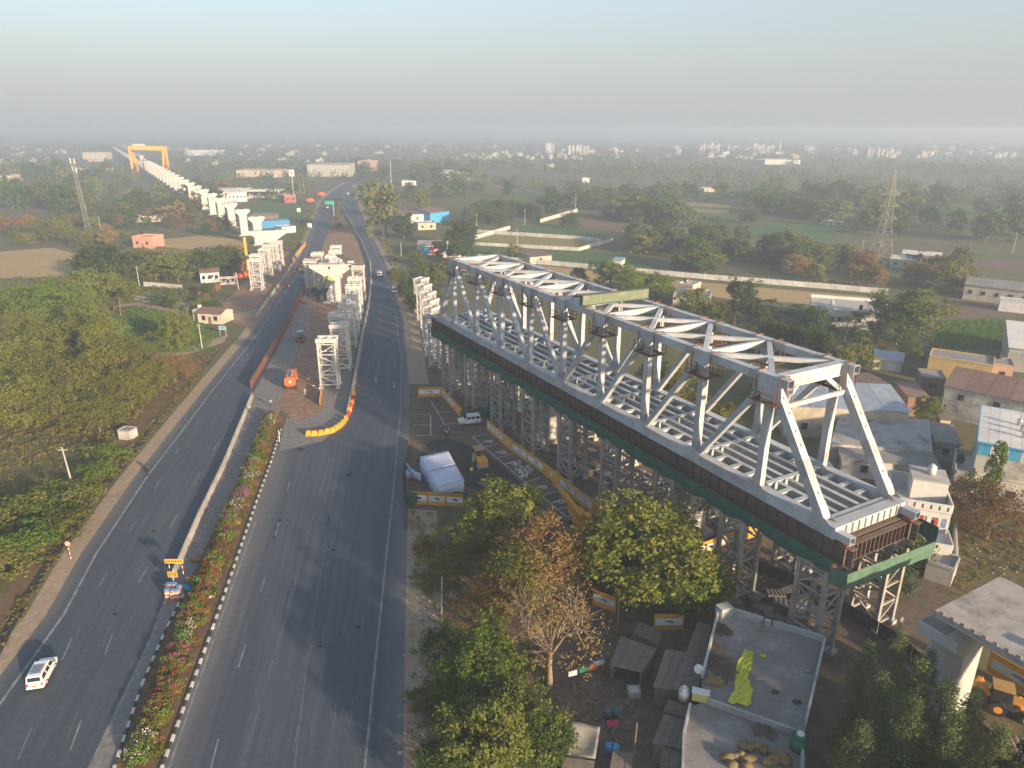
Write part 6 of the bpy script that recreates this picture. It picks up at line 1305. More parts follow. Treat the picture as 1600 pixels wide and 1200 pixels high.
person('person with green helmet and pale vest on the dirt lane by the near trestle', G(1405,983), -1.6, 'stand', 'pale', 'dark', 'lime')
person('person in blue by the fence under the truss', G(1062,918), 1, 'stand', 'blue', 'dark')
person('rider seat helper in orange walking by the barrier near white trestles', G(452,452), 2, 'walk', 'orange', 'dark')['label'] = 'person in orange walking beside the barrier near the white trestles'

# ================================================================== TENT, CHAIRS, PARKING BAYS
TENT = mat('white_tent_cloth', (.56, .60, .72), (.50, .54, .66), rough=.8, scale=.9, bump=.35)
q0, q1, q2, q3 = G(685,788), G(726,776), G(701,729), G(657,739)     # ground corners
tn = thing('tent', 'white cloth marquee tent standing in the yard by the highway', 'tent', (q0+q2)/2)
hT = 2.9; C4 = [q0, q1, q2, q3]
for i in range(4):
    a, b = C4[i], C4[(i+1) % 4]; MB().tube(a, a+UPZ*hT, .05, n=6).build('pole', DARK, tn); MB().bar(a+UPZ*hT, b+UPZ*hT, .05, .05).build('frame_bar', DARK, tn)
    n_ = 14; V = []; F = []; e = (b-a); r = Vector((e.y, -e.x, 0)).normalized()
    for k in range(n_+1):
        for j in range(4): V.append(lerp(a, b, k/n_)+UPZ*(.05+(hT-.08)*j/3)+r*(.03+.07*math.sin(k*2.1+i)*(1-j/3.5)))
    for k in range(n_):
        for j in range(3): s_ = k*4+j; F.append((s_, s_+4, s_+5, s_+1))
    w_ = MB().add(V, F).build('cloth_wall', TENT, tn, smooth=True); w_.modifiers.new('t', 'SOLIDIFY').thickness = .02
for h0, h1 in ((0, .5), (.5, 1)):
    V = []; F = []
    for k in range(9):
        for j in range(9):
            u = lerp(h0, h1, k/8); v = j/8; p = lerp(lerp(q0, q3, u), lerp(q1, q2, u), v); V.append(p+UPZ*(hT+.03-.12*math.sin(math.pi*v)*math.sin(math.pi*k/8)+.015*math.sin(v*23)))
    for k in range(8):
        for j in range(8): s_ = k*9+j; F.append((s_, s_+1, s_+10, s_+9))
    w_ = MB().add(V, F).build('roof_cloth', TENT, tn, smooth=True); w_.modifiers.new('t', 'SOLIDIFY').thickness = .02
MB().bar(lerp(q0, q3, .5)+UPZ*(hT+.02), lerp(q1, q2, .5)+UPZ*(hT+.02), .06, .06).build('ridge_bar', DARK, tn)
def drape(u, v):
    a = lerp(G(634,722,2.0), G(657,739,2.8), u); return a-UPZ*(v*1.4+.5*math.sin(math.pi*u))+Vector((.1*math.sin(u*9), 0, 0))
cloth('cloth_drape', 'white cloth swag hanging from the tent to the net fence', 'cloth', drape, 10, 4, TENT)
cloth('red_carpet', 'red carpet beside the white tent', 'carpet', lambda u, v: lerp(lerp(G(640,752), G(655,758), u), lerp(G(642,735), G(656,740), u), v)+UPZ*.06, 3, 3, mat('red_carpet', (.22, .05, .04), rough=.95))
tbx = thing('cloth_table', 'small table covered with white cloth beside the tent', 'table', G(641,744), .1); MB().box((0, 0, .42), (1.3, 1.6, .8)).build('tablecloth', TENT, tbx, fix=False); MB().box((0, 0, .83), (1.35, 1.65, .03)).build('table_top', TENT, tbx, fix=False)
pc = thing('plastic_chair', 'x', 'chair', (0, 0, 0), 0, 'white plastic chairs in the parking bay')
for x in (-.2, .2):
    for y in (-.2, .2): MB().bar((x*1.15, y*1.15, 0), (x, y, .42), .05, .05).build('leg', WHITE, pc, fix=False)
MB().box((0, 0, .44), (.48, .48, .05)).build('seat', WHITE, pc, fix=False); MB().sect([(-.24, .46), (-.19, .46), (-.27, .9), (-.32, .9)], FR0, -.23, .23).build('backrest', WHITE, pc, fix=False)
for s in (-1, 1): MB().bar((-.22, s*.25, .64), (.2, s*.25, .64), .05, .04).bar((.2, s*.25, .44), (.2, s*.25, .64), .05, .05).build('armrest', WHITE, pc, fix=False)
cps = [(806,730),(812,726),(815,734),(820,737),(818,742),(824,733),(826,742),(813,742),(808,738),(821,748),(830,738),(815,749)]
CP = ['at the back left of the cluster','at the back of the cluster','behind the middle of the cluster','in the middle of the cluster','left of the middle of the cluster','at the back right of the cluster','right of the middle of the cluster','at the left of the cluster','at the far left of the cluster','at the front of the cluster','at the right end of the cluster','at the front left of the cluster']
for k, (x, y) in enumerate(cps):
    lab = 'white plastic chair '+CP[k]
    if k == 0: pc.location = G(x, y)+UPZ*.03; pc.rotation_euler = (0, 0, rng.uniform(0, 6)); pc['label'] = lab
    else: copy_tree(pc, G(x, y)+UPZ*.03, rng.uniform(0, 6), lab)
YR = [o for o in COL.objects if o.name == 'yard_ground'][0]
WP = mat('white_bay_paint', (.62, .62, .60), (.5, .5, .48), rough=.9, scale=2, dirt=(.2, .16, .13), dirt_amt=.5)
bays = [[(738,683),(820,753),(890,812)], [(738,683),(758,678)], [(757,699),(781,693)], [(776,716),(799,710)], [(822,753),(845,747)], [(848,773),(870,768)], [(873,795),(890,792)],
        [(672,625),(695,664)], [(695,664),(716,660)], [(673,649),(673,681)], [(643,681),(673,680)], [(647,648),(673,648)], [(645,664),(673,664)], [(680,644),(704,643)]]
for b in bays: line(YR, b, .14, WP, .036, 'bay_line')
fc = bpy.data.curves.new('f', 'FONT'); fc.body = 'P'; fc.size = 2.6; fo = bpy.data.objects.new('f', fc); COL.objects.link(fo)
pme = bpy.data.meshes.new_from_object(fo.evaluated_get(bpy.context.evaluated_depsgraph_get())); bpy.data.objects.remove(fo); pme.materials.clear(); pme.materials.append(WP)
for x, y in [(755,686),(775,703),(791,720),(837,757),(864,780)]:
    p = G(x-2, y+4); link_mesh('bay_letter', pme, YR, (p.x, p.y, .037), (0, 0, TRZ-math.pi))

# ================================================================== SIGNS, BARRELS, POLES, PYLONS
WB = mat('worn_blue_cap', (.12, .25, .42), (.2, .3, .4), rough=.7)
bq = [(263,935),(271,936),(279,935),(266,926),(274,926),(282,930)]
for k, (x, y) in enumerate(bq):
    o = thing('traffic_barrel', 'orange and white traffic drum with blue lid, %s' % ['front left', 'front middle', 'front right', 'back left', 'back middle', 'back right'][k], 'traffic drum', G(x, y)+UPZ*.045, 0, 'traffic drums by the chevron sign')
    for j in range(5): MB().tube((0, 0, .02+j*.24), (0, 0, .02+j*.24+.236), .36-.012*j, .35-.012*j, 14).build('band', (ORNG, WHITE)[j % 2], o, fix=False)
    MB().tube((0, 0, 1.22), (0, 0, 1.3), .36, .3, 14).build('lid', WB, o, fix=False)
def board(o, p, w, h, m, n=(0, -1, 0), name='panel'): return MB().frame(p, (w/2, 0, 0), (0, .03, 0), (0, 0, h/2)).build(name, m, o)
cs_ = thing('chevron_sign', 'yellow sign with three black chevrons by the traffic drums', 'sign', G(273,916)); p = G(273,916)
MB().bar(p, p+UPZ*2.0, .08, .08).build('post', WHITE, cs_); cb = board(cs_, p+UPZ*1.7, 1.2, .8, YEL)
for k in range(3):
    x = -.36+k*.33; c = p+UPZ*1.7+Vector((x, -.04, 0)); V = [c+Vector((-.12, 0, 0)), c+Vector((.06, 0, .28)), c+Vector((.18, 0, .28)), c+Vector((0, 0, 0)), c+Vector((.18, 0, -.28)), c+Vector((.06, 0, -.28))]
    MB().add(V, [(0, 3, 2, 1), (0, 5, 4, 3)]).build('chevron', BLACK, cb)
ds = thing('direction_board', 'yellow work-zone board on red and white posts above the chevron sign', 'sign', G(276,908)); p = G(276,908)
for x in (-.75, .85):
    for j in range(6): MB().tube(p+Vector((x, .3, j*.42)), p+Vector((x, .3, j*.42+.415)), .05, n=6).build('post', (WHITE, REDP)[j % 2], ds)
yb_ = board(ds, p+Vector((0, .2, 2.75)), 2.3, .6, YEL)
for k in range(9): MB().frame(p+Vector((-.9+k*.22, .16, 2.75)), (.05+.02*(k % 2), 0, 0), (0, .005, 0), (0, 0, .11)).build('print', DARK, yb_)
for k, (x, y, m_, lab) in enumerate([(289,922,BLUEP,'crumpled blue sheet behind the traffic drums'), (300,912,STRAW,'heap of tan sacks behind the chevron sign'), (308,876,STRAW,'small heap of earth and straw on the service strip'), (262,918,YEL,'orange cone lying behind the traffic drums'), (332,932,CREAM,'pale stone on the median soil'), (325,934,CREAM,'small pale lump by the hedge')]):
    c_ = G(x, y); tag(MB().blob((c_.x, c_.y, .3), (.9 if k < 3 else .4, .6 if k < 3 else .3, .35 if k != 1 else .8), 9, 5, .3).build('bundle', m_, smooth=True), lab, 'bundle')
ns = thing('road_sign', 'round red-rimmed traffic sign on a striped post on the left verge', 'sign', G(111,873)); p = G(111,873)
for j in range(6): MB().tube(p+UPZ*j*.33, p+UPZ*(j*.33+.325), .05, n=8).build('post', (WHITE, REDP)[j % 2], ns)
c = p+UPZ*2.25; V = MB().tube(c+Vector((0, .02, 0)), c, .42, n=20).build('rim', REDP, ns); MB().tube(c+Vector((0, -.005, 0)), c+Vector((0, -.02, 0)), .31, n=20).build('face', WHITE, ns); MB().bar(c+Vector((-.2, -.035, .2)), c+Vector((.2, -.035, -.2)), .02, .07).build('slash', REDP, ns); MB().bar(c+Vector((0.05, -.028, -.18)), c+Vector((.05, -.028, .12)), .012, .07).build('arrow', DARK, ns)
bs = thing('road_sign', 'pale blue signboard on two posts on the left verge', 'sign', G(349,524)); p = G(349,524)
for x in (-.8, .8): MB().bar(p+Vector((x, 0, 0)), p+Vector((x, 0, 2.6)), .1, .1).build('post', STEEL, bs)
b_ = board(bs, p+UPZ*2.1, 2.0, 1.1, mat('pale_blue_sign', (.35, .50, .56), rough=.5)); MB().frame(p+UPZ*2.2+Vector((0, -.04, 0)), (.7, 0, 0), (0, .005, 0), (0, 0, .1)).frame(p+UPZ*1.9+Vector((0, -.04, 0)), (.5, 0, 0), (0, .005, 0), (0, 0, .08)).build('print', BLUEP, b_)
gs = thing('overhead_sign', 'bright green overhead road sign on a cantilever post far up the highway', 'sign', G(522,340)); p = gz(515, 316.5, G(522,338).y)
MB().tube(G(522,338), Vector((*G(522,338)[:2], p.z+1)), .25, n=8).build('post', STEEL, gs); MB().bar(Vector((p.x-3, p.y, p.z+.3)), Vector((*G(522,338)[:2], p.z+.3)), .2, .2).build('arm', STEEL, gs)
b_ = MB().frame(p-Vector((0, .3, 0)), (2.9, 0, 0), (0, .05, 0), (0, 0, 1.1)).build('panel', mat('sign_green', (.03, .45, .22), (.03, .42, .2), rough=.4), gs); MB().frame(p+Vector((-.9, -.37, .2)), (.7, 0, 0), (0, .01, 0), (0, 0, .18)).frame(p+Vector((.9, -.37, .2)), (.7, 0, 0), (0, .01, 0), (0, 0, .18)).build('lettering', mat('dark_green_print', (.01, .2, .1), rough=.5), b_)
for k, (x, y, h_, lab) in enumerate([(116,768,7.5,'leaning concrete power pole in the left scrub'), (316,545,6.5,'concrete pole by the farm track'), (437,690,2.2,'short white post at the hedge end'), (600,372,3.5,'white post on the right verge'), (745,360,9,'pole by the eucalyptus plot'), (899,331,12,'tall concrete pole at the field corner'), (820,352,9,'pole in the green field'), (1345,404,8,'slanting pole by the pylon'), (627,400,6,'pale pole on the right verge near the bend'), (808,388,9,'pole beside the farm hut'), (160,372,11,'thin pole left of the pink house'), (218,447,7,'pole among the left village trees'), (373,452,6,'thin leaning pole on the left dirt'), (470,306,11,'first flag pole at the fuel station'), (476,306,12,'second flag pole at the fuel station'), (1582,395,9,'pole at the far right field')]):
    p = G(x, y); o = thing('utility_pole', lab, 'pole', p); MB().tube((0, 0, 0), (-.05*h_ if k in (0, 12) else .02, 0, h_), .16 if h_ > 4 else .07, .1 if h_ > 4 else .06, 8).build('shaft', CONC if h_ > 3 else WHITE, o, fix=False); MB().box((-.05*h_*.94 if k in (0, 12) else 0, 0, h_*.94), (1.3 if h_ > 6 else .16, .16, .1)).build('crossarm', CONC if h_ > 3 else WHITE, o, fix=False)
GALV = mat('galvanised_lattice', (.22, .21, .165), (.18, .17, .135), rough=.6, scale=.3)
def lattice(name, label, p, secs, arms, rz, leg=.16, extra=None):
    """secs: (height, half width) from the ground up"""
    o = thing(name, label, name.replace('_', ' '), p, rz)
    for (z0, w0), (z1, w1) in zip(secs[:-1], secs[1:]):
        cs0 = [(-w0, -w0), (w0, -w0), (w0, w0), (-w0, w0)]; cs1 = [(-w1, -w1), (w1, -w1), (w1, w1), (-w1, w1)]
        for e in range(4):
            a0, b0, a1, b1 = cs0[e], cs0[(e+1) % 4], cs1[e], cs1[(e+1) % 4]
            MB().bar((*a0, z0), (*a1, z1), leg, leg).build('leg', GALV, o, fix=False)
            MB().bar((*a0, z0), (*b1, z1), leg*.6, leg*.6).bar((*b0, z0), (*a1, z1), leg*.6, leg*.6).build('cross_brace', GALV, o, fix=False)
            MB().bar((*a1, z1), (*b1, z1), leg*.6, leg*.6).build('strut', GALV, o, fix=False)
    for z, L, w in arms:
        for s in (-1, 1):
            mb = MB()
            for y in (-w, w): mb.bar((s*w, y, z), (s*L, 0, z+.1), leg, leg); mb.bar((s*w, y, z+1.6), (s*L, 0, z+.15), leg*.9, leg*.9)
            ar = mb.build('cross_arm', GALV, o, fix=False); MB().tube((s*L, 0, z), (s*L, 0, z-1.3), .1, n=6).build('insulator', DARK, ar, fix=False)
    return o
pb = G(1372,419)
lattice('power_pylon', 'tall lattice electricity pylon with three cross arms in the right-hand fields', pb, [(0, 3.9), (5, 3.2), (10, 2.5), (15, 1.85), (19, 1.45), (22, 1.3), (25, 1.15), (28, 1.0), (31, .85), (35, .5), (38.5, .06)], [(19.5, 4.6, 1.4), (24.5, 4.4, 1.15), (29.0, 4.2, .95)], .15, .14)
lt = lattice('radio_mast', 'slender lattice telecom mast leaning over the left trees', G(141,372), [(k*3.2, 1.05-.05*k) for k in range(13)], [], .3, .1)
lt.rotation_euler = (0, -.035, .3)
for k, (dx, dz) in enumerate([(-.8, 37.5), (.9, 37.2), (-.6, 34), (.8, 33)]): MB().box((dx, -.3, dz), (.35, .25, 2.6)).build('antenna', WHITE, lt, fix=False)
tag(MB().tube(G(612,300), G(612,300)+UPZ*26, .4, .25, 8).tube(G(612,300)+UPZ*26, G(612,300)+UPZ*29, .08, n=6).build('mast', STEEL), 'thin tall mast beyond the highway trees', 'mast')
# ================================================================== VEGETATION
LB = leafmat('bright_green_leaf', (.09, .165, .022), (.16, .225, .035)); LD = leafmat('dark_green_leaf', (.05, .085, .022), (.09, .13, .034)); LO = leafmat('olive_leaf', (.115, .135, .03), (.20, .195, .045))
LR_ = leafmat('dry_russet_leaf', (.20, .125, .045), (.28, .185, .07)); LE = leafmat('grey_green_leaf', (.085, .125, .045), (.14, .17, .065)); LY = leafmat('yellow_green_leaf', (.14, .17, .028), (.22, .22, .045)); LP = leafmat('palm_leaf', (.10, .12, .03), (.17, .165, .05))
LG = leafmat('grass_blades', (.12, .13, .035), (.23, .18, .065))
BARK = mat('bark', (.16, .115, .08), (.10, .072, .05), rough=.95, scale=2, bump=.4); BARKP = mat('pale_bark', (.25, .19, .125), (.18, .135, .09), rough=.95, scale=1.5)
def leaves(cent, size, nrm=None, asp=.6):
    n = len(cent); a = nr.normal(size=(n, 3)); a /= np.linalg.norm(a, axis=1)[:, None]
    if nrm is not None: a = a+nrm*.9; a /= np.linalg.norm(a, axis=1)[:, None]
    t = nr.normal(size=(n, 3)); u = np.cross(a, t); u /= np.linalg.norm(u, axis=1)[:, None]+1e-9; v = np.cross(a, u)
    s = (size*nr.uniform(.6, 1.3, n))[:, None] if np.isscalar(size) else (size*nr.uniform(.6, 1.3, n))[:, None]
    P = np.stack([cent-u*s*.5, cent+v*s*asp*.5+u*s*.05, cent+u*s*.5, cent-v*s*asp*.5+u*s*.05], 1)
    return P.reshape(-1, 3)
def quadmesh(name, P, m):
    n = len(P)//4; me = bpy.data.meshes.new(name); me.vertices.add(n*4); me.vertices.foreach_set('co', P.astype(np.float32).ravel())
    me.loops.add(n*4); me.loops.foreach_set('vertex_index', np.arange(n*4, dtype=np.int32)); me.polygons.add(n)
    me.polygons.foreach_set('loop_start', np.arange(0, n*4, 4, dtype=np.int32)); me.polygons.foreach_set('loop_total', np.full(n, 4, dtype=np.int32)); me.update(calc_edges=True); me.materials.append(m); return me
def ball(n): d = nr.normal(size=(n, 3)); d /= np.linalg.norm(d, axis=1)[:, None]; return d
def crown_round(n_cl, n_lf, R, zc, rz, size, cl_r, lumpy=.35, hole=.0):
    """leaf clumps through an uneven ellipsoid; crown radius R, centre height zc, half height rz"""
    ph = nr.uniform(0, 6.28, (6, 3)); k = nr.normal(size=(6, 3))*1.6
    d = ball(n_cl); d[:, 2] = np.where(d[:, 2] < -.8, -d[:, 2]*.7, d[:, 2])
    f = 1+lumpy*np.mean([np.sin(d@k[i]*2+ph[i, 0]) for i in range(6)], axis=0)*1.8
    rad = f*nr.uniform(.45, 1., n_cl)**.6
    C = d*rad[:, None]*np.array([R, R, rz]); C[:, 2] += zc
    idx = np.repeat(np.arange(n_cl), n_lf); o = ball(len(idx))*(nr.random(len(idx))**.5)[:, None]; o[:, 2] *= .75
    cr = cl_r*nr.uniform(.6, 1.25, n_cl); L = C[idx]+o*cr[idx][:, None]
    nn = o*.6+d[idx]*.7; nn[:, 2] += .25
    return leaves(L, size, nn)
def trunk(h, r, limbs, R, zc, rz, fork=.5, seed=1, twigs=0, wig=.06):
    g = random.Random(seed); mb = MB(); p = Vector((0, 0, -.1)); pts = [(p, r)]; z1 = h*fork
    for k in range(1, 4): pts.append((Vector((g.uniform(-wig, wig)*h*.3*k/3, g.uniform(-wig, wig)*h*.3*k/3, z1*k/3)), r*(1-.13*k)))
    for (a, ra), (b, rb) in zip(pts[:-1], pts[1:]): mb.tube(a, b, ra, rb, 7, False)
    for k in range(limbs):
        an = 6.2832*k/limbs+g.uniform(-.4, .4); ph = g.uniform(.25, 1.1); e = Vector((math.cos(an)*math.cos(ph)*R*.8, math.sin(an)*math.cos(ph)*R*.8, zc+math.sin(ph)*rz*.75-.3*rz))
        s = pts[-1][0]; m1 = lerp(s, e, .4)+Vector((0, 0, .12*h*g.uniform(.2, 1))); r0 = r*.5
        mb.tube(s, m1, r0, r0*.65, 6, False); mb.tube(m1, e, r0*.65, r0*.2, 5, False)
        for t in range(twigs):
            f = g.uniform(.2, 1); q = lerp(m1, e, f); d = Vector((g.uniform(-1, 1), g.uniform(-1, 1), g.uniform(-.2, 1))).normalized()*R*g.uniform(.25, .5)
            q2 = q+d*.6+Vector((0, 0, .1)); mb.tube(q, q2, r0*.28, r0*.15, 4, False)
            for w in range(3): d2 = (d.normalized()+Vector((g.uniform(-1, 1), g.uniform(-1, 1), g.uniform(-.5, 1)))*.6).normalized()*R*g.uniform(.15, .3); mb.tube(q2, q2+d2, r0*.13, r0*.05, 3, False)
    return mb.mesh('trunk', BARK, True)
PRO = {}
def proto(kind, i):
    k = (kind, i)
    if k in PRO: return PRO[k]
    s = hash(kind) % 50+i
    if kind == 'near':   t, c = trunk(8, .28, 7, 4, 5.4, 2.8, .35, i, 2), crown_round(190, 64, 4, 5.2, 4.2, .34, .95, .5)
    elif kind == 'neem': t, c = trunk(8, .24, 8, 4, 5.4, 2.8, .3, i+3, 3), crown_round(180, 38, 4, 5.0, 4.2, .28, 1.0, .5)
    elif kind == 'dry':  t, c = trunk(9, .26, 13, 4, 6.0, 3.4, .33, i+7, 11), crown_round(150, 17, 4.1, 6.1, 3.4, .19, .85, .35)
    elif kind == 'mid':  t, c = trunk(8, .3, 5, 4, 5.2, 3, .4, i+1), crown_round(92, 36, 4, 4.9, 4.5, .6, 1.2, .5)
    elif kind == 'scrubby': t, c = trunk(5, .16, 6, 3, 2.7, 2, .2, i+2, 1), crown_round(70, 30, 3.2, 2.4, 2.3, .42, 1.0, .5)
    elif kind == 'far':  t, c = trunk(8, .3, 3, 4, 5, 3, .4, i+1), crown_round(46, 24, 4, 4.7, 4.4, .95, 1.35, .5)
    elif kind == 'euc':
        P = []
        for q in range(95):
            z = 1.5+10.5*(q/95)**.9; w = 1.9*(1-(z/12.6)**1.6)+.25; a = nr.uniform(0, 6.28); rr = w*nr.uniform(.2, 1); c0 = np.array([math.cos(a)*rr, math.sin(a)*rr, z]); o = ball(46)*np.array([.55, .55, .75])*(nr.random(46)**.5)[:, None]
            P.append(leaves(c0+o, .27, ball(46)*.4+np.array([math.cos(a), math.sin(a), .2]), .35))
        t, c = trunk(12.4, .16, 5, 1.2, 8, 3, .8, i+4), np.concatenate(P)
    elif kind == 'column':
        P = []
        for q in range(60):
            z = .6+7.6*q/60; w = 1.15*math.sin(math.pi*min(1, .18+.82*(1-z/8.6)))+.15; a = nr.uniform(0, 6.28); c0 = np.array([math.cos(a)*w*.7, math.sin(a)*w*.7, z]); o = ball(34)*.5
            P.append(leaves(c0+o, .42, np.array([[math.cos(a), math.sin(a), .1]])+ball(34)*.4, .5))
        t, c = trunk(8, .14, 3, .6, 5, 2, .7, i), np.concatenate(P)
    elif kind == 'palm':
        P = []; mb = MB(); p = Vector((0, 0, 0)); g = random.Random(i)
        for q in range(5): n_ = Vector((.12*q*g.uniform(.5, 1), .05*q, 1.35*(q+1))); mb.tube(p, n_, .17-.015*q, .155-.015*q, 8, False); p = n_
        t = mb.mesh('trunk', BARK, True)
        for f in range(24):
            a = 6.2832*f/24*2.4+g.uniform(-.2, .2); el = g.uniform(-.5, 1.2); L = 2.9; dx, dy = math.cos(a), math.sin(a)
            for q in range(13):
                s0 = q/13; x = L*s0*math.cos(el)*(1-.1*s0); z = L*s0*math.sin(el)-1.9*s0*s0; c0 = np.array([p.x+dx*x, p.y+dy*x, p.z+z]); w = .62*math.sin(math.pi*min(1, .15+s0*.85))+.12
                for sd in (-1, 1):
                    side = np.array([-dy, dx, 0])*sd; fw = np.array([dx, dy, 0]); e = c0+side*w+fw*.22+np.array([0, 0, -.32*w])
                    P.append(np.array([c0-fw*.05, c0+fw*.09, e+fw*.05, e]))
        c = np.concatenate(P)
    elif kind == 'bush':
        t, c = trunk(1.6, .06, 5, 1, .9, .6, .2, i), crown_round(36, 34, 1.15, .75, .75, .24, .45, .4)
    cm = quadmesh('crown', c, LD); PRO[k] = (t, cm); return PRO[k]
NPRO = dict(near=3, neem=2, dry=2, mid=4, scrubby=3, far=4, euc=3, column=2, palm=3, bush=3)
BASE = dict(near=(4, 5.4), neem=(4, 5.4), dry=(4, 6.0), mid=(4, 5.2), scrubby=(3.2, 2.6), far=(4, 4.9), euc=(2.0, 6.5), column=(1.2, 4.5), palm=(2.9, 7), bush=(1.2, .75))
GRP = {}
TNAME = dict(near='leafy_tree', neem='sparse_tree', dry='bare_tree', mid='round_tree', scrubby='shrub', far='tree', euc='eucalyptus_tree', column='slender_tree', palm='palm_tree')
def tree_at(p, kind, leaf, label, R, zc, group=None, cat='tree', name=None, bark=None):
    """R crown radius, zc height of the crown centre"""
    i = rng.randrange(NPRO[kind]); t, c = proto(kind, i); b = BASE[kind]; sx, sz = R/b[0], zc/b[1]; name = name or TNAME[kind]
    o = thing(name, label, cat, p, rng.uniform(0, 6.28), group); o.scale = (sx*rng.uniform(.93, 1.07), sx*rng.uniform(.93, 1.07), sz)
    link_mesh('trunk', t, o, mat=bark or BARK); link_mesh('crown', c, o, mat=leaf); return o
def tree(x, y, kind, leaf, label, R, zc, **k):
    """x, y: photo survey position of the crown centre, which stands zc above the ground"""
    p = G(x, y, zc); return tree_at(Vector((p.x, p.y, 0)), kind, leaf, label, R, zc, **k)
# ---- near trees between the road and the village
tree(788,800,'near',LY,'leafy yellow-green tree in front of the white tent and roller',5.6,5.6)
tree(752,842,'near',LO,'olive tree below the yellow boards',3.6,4.6)
tree(862,868,'neem',LR_,'russet sparse tree left of the bright green tree',5.6,6.2,bark=BARKP)
tree(800,905,'neem',LO,'olive brown tree above the green roadside tree',5.2,5.2)
tree(905,860,'neem',LO,'thin brown tree beside the pick-and-carry crane',3.0,5)
tree(760,935,'neem',LR_,'brown thorny tree by the right verge',3.4,4.2)
tree(862,972,'dry',LR_,'nearly bare tree with pale fan of branches in the village',5.6,7.8,bark=BARKP)
tree(1022,872,'near',LY,'big bright green round tree in front of the truss trestles',7.4,6.6)
tree(1060,905,'near',LB,'lower right lobe tree of the bright green clump',3.8,5.0)
tree(965,860,'near',LB,'left hand tree of the bright green clump',3.2,4.6)
tree(740,1048,'near',LB,'green tree with reddish tips beside the right verge',4.2,4.6)
tree(772,1140,'near',LO,'pale green feathery tree at the bottom centre',3.9,5.2)
tree(720,1105,'near',LD,'dark green tree left of the feathery one at the bottom',3.2,3.6)
tree(850,1160,'near',LD,'dark tree in shade at the bottom by the awning',2.6,3.2)
tree(700,1180,'near',LD,'dark tree at the bottom edge by the verge',3.0,3.2)
tree(700,880,'scrubby',LO,'grey-brown thorn bush beside the verge above the pole',2.4,1.9); tree(672,905,'scrubby',LO,'low thorn scrub at the verge edge',1.8,1.2); tree(690,1000,'scrubby',LD,'dark scrub under the pole on the verge',2.2,1.4); tree(668,1090,'scrubby',LO,'scrub on the verge left of the dark trees',1.8,1.1); tree(665,850,'scrubby',LR_,'russet scrub below the yellow boards',1.8,1.2)
for k, (x, y, zc, R) in enumerate([(1345,1085,6.2,1.9),(1392,1062,6.0,1.8),(1420,1120,6.8,2.0),(1365,1150,6.8,2.1),(1318,1160,5.2,1.8),(1462,1150,6.5,2.0),(1500,1165,6.0,2.0),(1440,1080,5.2,1.6),(1408,1185,7.0,2.2),(1330,1215,6,2.2),(1470,1210,7,2.2),(1545,1215,6,2.0)]):
    tree(x, y, 'euc', LE, 'feathery young eucalyptus below the viaduct pier, %s' % ['tallest at the left','by the near trestle','in the middle row','front of the left trees','far left low one','right of the middle','by the pier foot','behind beside the pier','front centre','bottom left','bottom centre right','bottom right corner'][k], R, zc, group='eucalyptus trees at the lower right')
# trees just outside the lower right corner whose shade lies on the house
for k, (x, y, h) in enumerate([(33,38,7),(38,36,7.5),(43,40,7),(47,33,8),(41,26,8),(52,40,7.5)]): tree_at(Vector((x, y, 0)), 'euc' if k % 2 else 'near', LE if k % 2 else LD, 'tree beyond the lower right corner of the picture', 2.3 if k % 2 else 4, h, group='trees beyond the lower right corner')
# right of the truss
tree(1552,796,'neem',LR_,'drooping brown tree on the dry plot at the right edge',5.0,4.6); tree(1528,770,'neem',LO,'olive left half of the drooping brown tree',3.6,4.2); tree(1551,748,'column',LB,'narrow bright green tree rising behind the drooping brown tree',1.1,6.5)
tree(1450,640,'near',LY,'small yellow-green tree between the sheds',2.6,3.8); tree(1418,850,'scrubby',LD,'dark acacia beside the truss end net',3.2,3.0); tree(1400,905,'scrubby',LD,'dark bush under the truss end beside the motorcycle',2.4,1.8); tree(1492,790,'scrubby',LY,'yellow-green bush against the white house side',2.0,2.4)
tree(1422,488,'near',LO,'big dark round tree right of the flat white roof',8.6,8.5); tree(1405,505,'near',LD,'dark lower left lobe tree under the big round tree',5.5,6); tree(1470,560,'mid',LD,'bush by the corner of the ochre shed',2.8,2.6); tree(1425,545,'mid',LO,'bush at the foot of the big round tree',3.0,2.5)
tree(955,425,'near',LB,'vivid green tree above the far half of the truss, left of three',6.2,6.4); tree(985,442,'near',LB,'vivid green tree above the truss, middle of three',5.4,5.6); tree(1030,444,'near',LB,'vivid green tree above the truss, right of three',5.6,5.2); tree(905,428,'mid',LB,'low green tree left of the vivid green three',3.6,3.4)
for k, (x, y) in enumerate([(1180,468),(1190,488),(1150,492),(1205,470),(1325,498),(1338,490),(1350,520),(1132,478),(1246,478)]): tree(x, y, 'palm', LP, 'coconut palm behind the truss, %s' % ['lit one near the middle','below the lit one','leftmost low one','just right of the lit one','left of the big dark tree','by the flat white roof','below the white roof','beside the olive trees','between the two palm groups'][k], 3.6, 6.5, group='palms behind the truss')
tree(1160,458,'mid',LD,'dark round tree among the palms',4.6,6.0); tree(1085,468,'mid',LO,'green-olive tree right of the vivid three',4.4,5); tree(1110,492,'mid',LO,'olive tree behind the top chord',4.4,4.6); tree(1275,500,'mid',LD,'dark leafless-looking tree below the flat white roof',5,4.5)
for k in range(11): tree(1192+k*10+rng.uniform(-3, 3), 528+k*1.6+rng.uniform(-4, 4), 'column', LD, 'dark slender tree in the row behind the sheds, %s from the left' % (ORD2+['last'])[k] if k < 12 else '', 1.6, 4.8, group='row of slender dark trees behind the sheds')
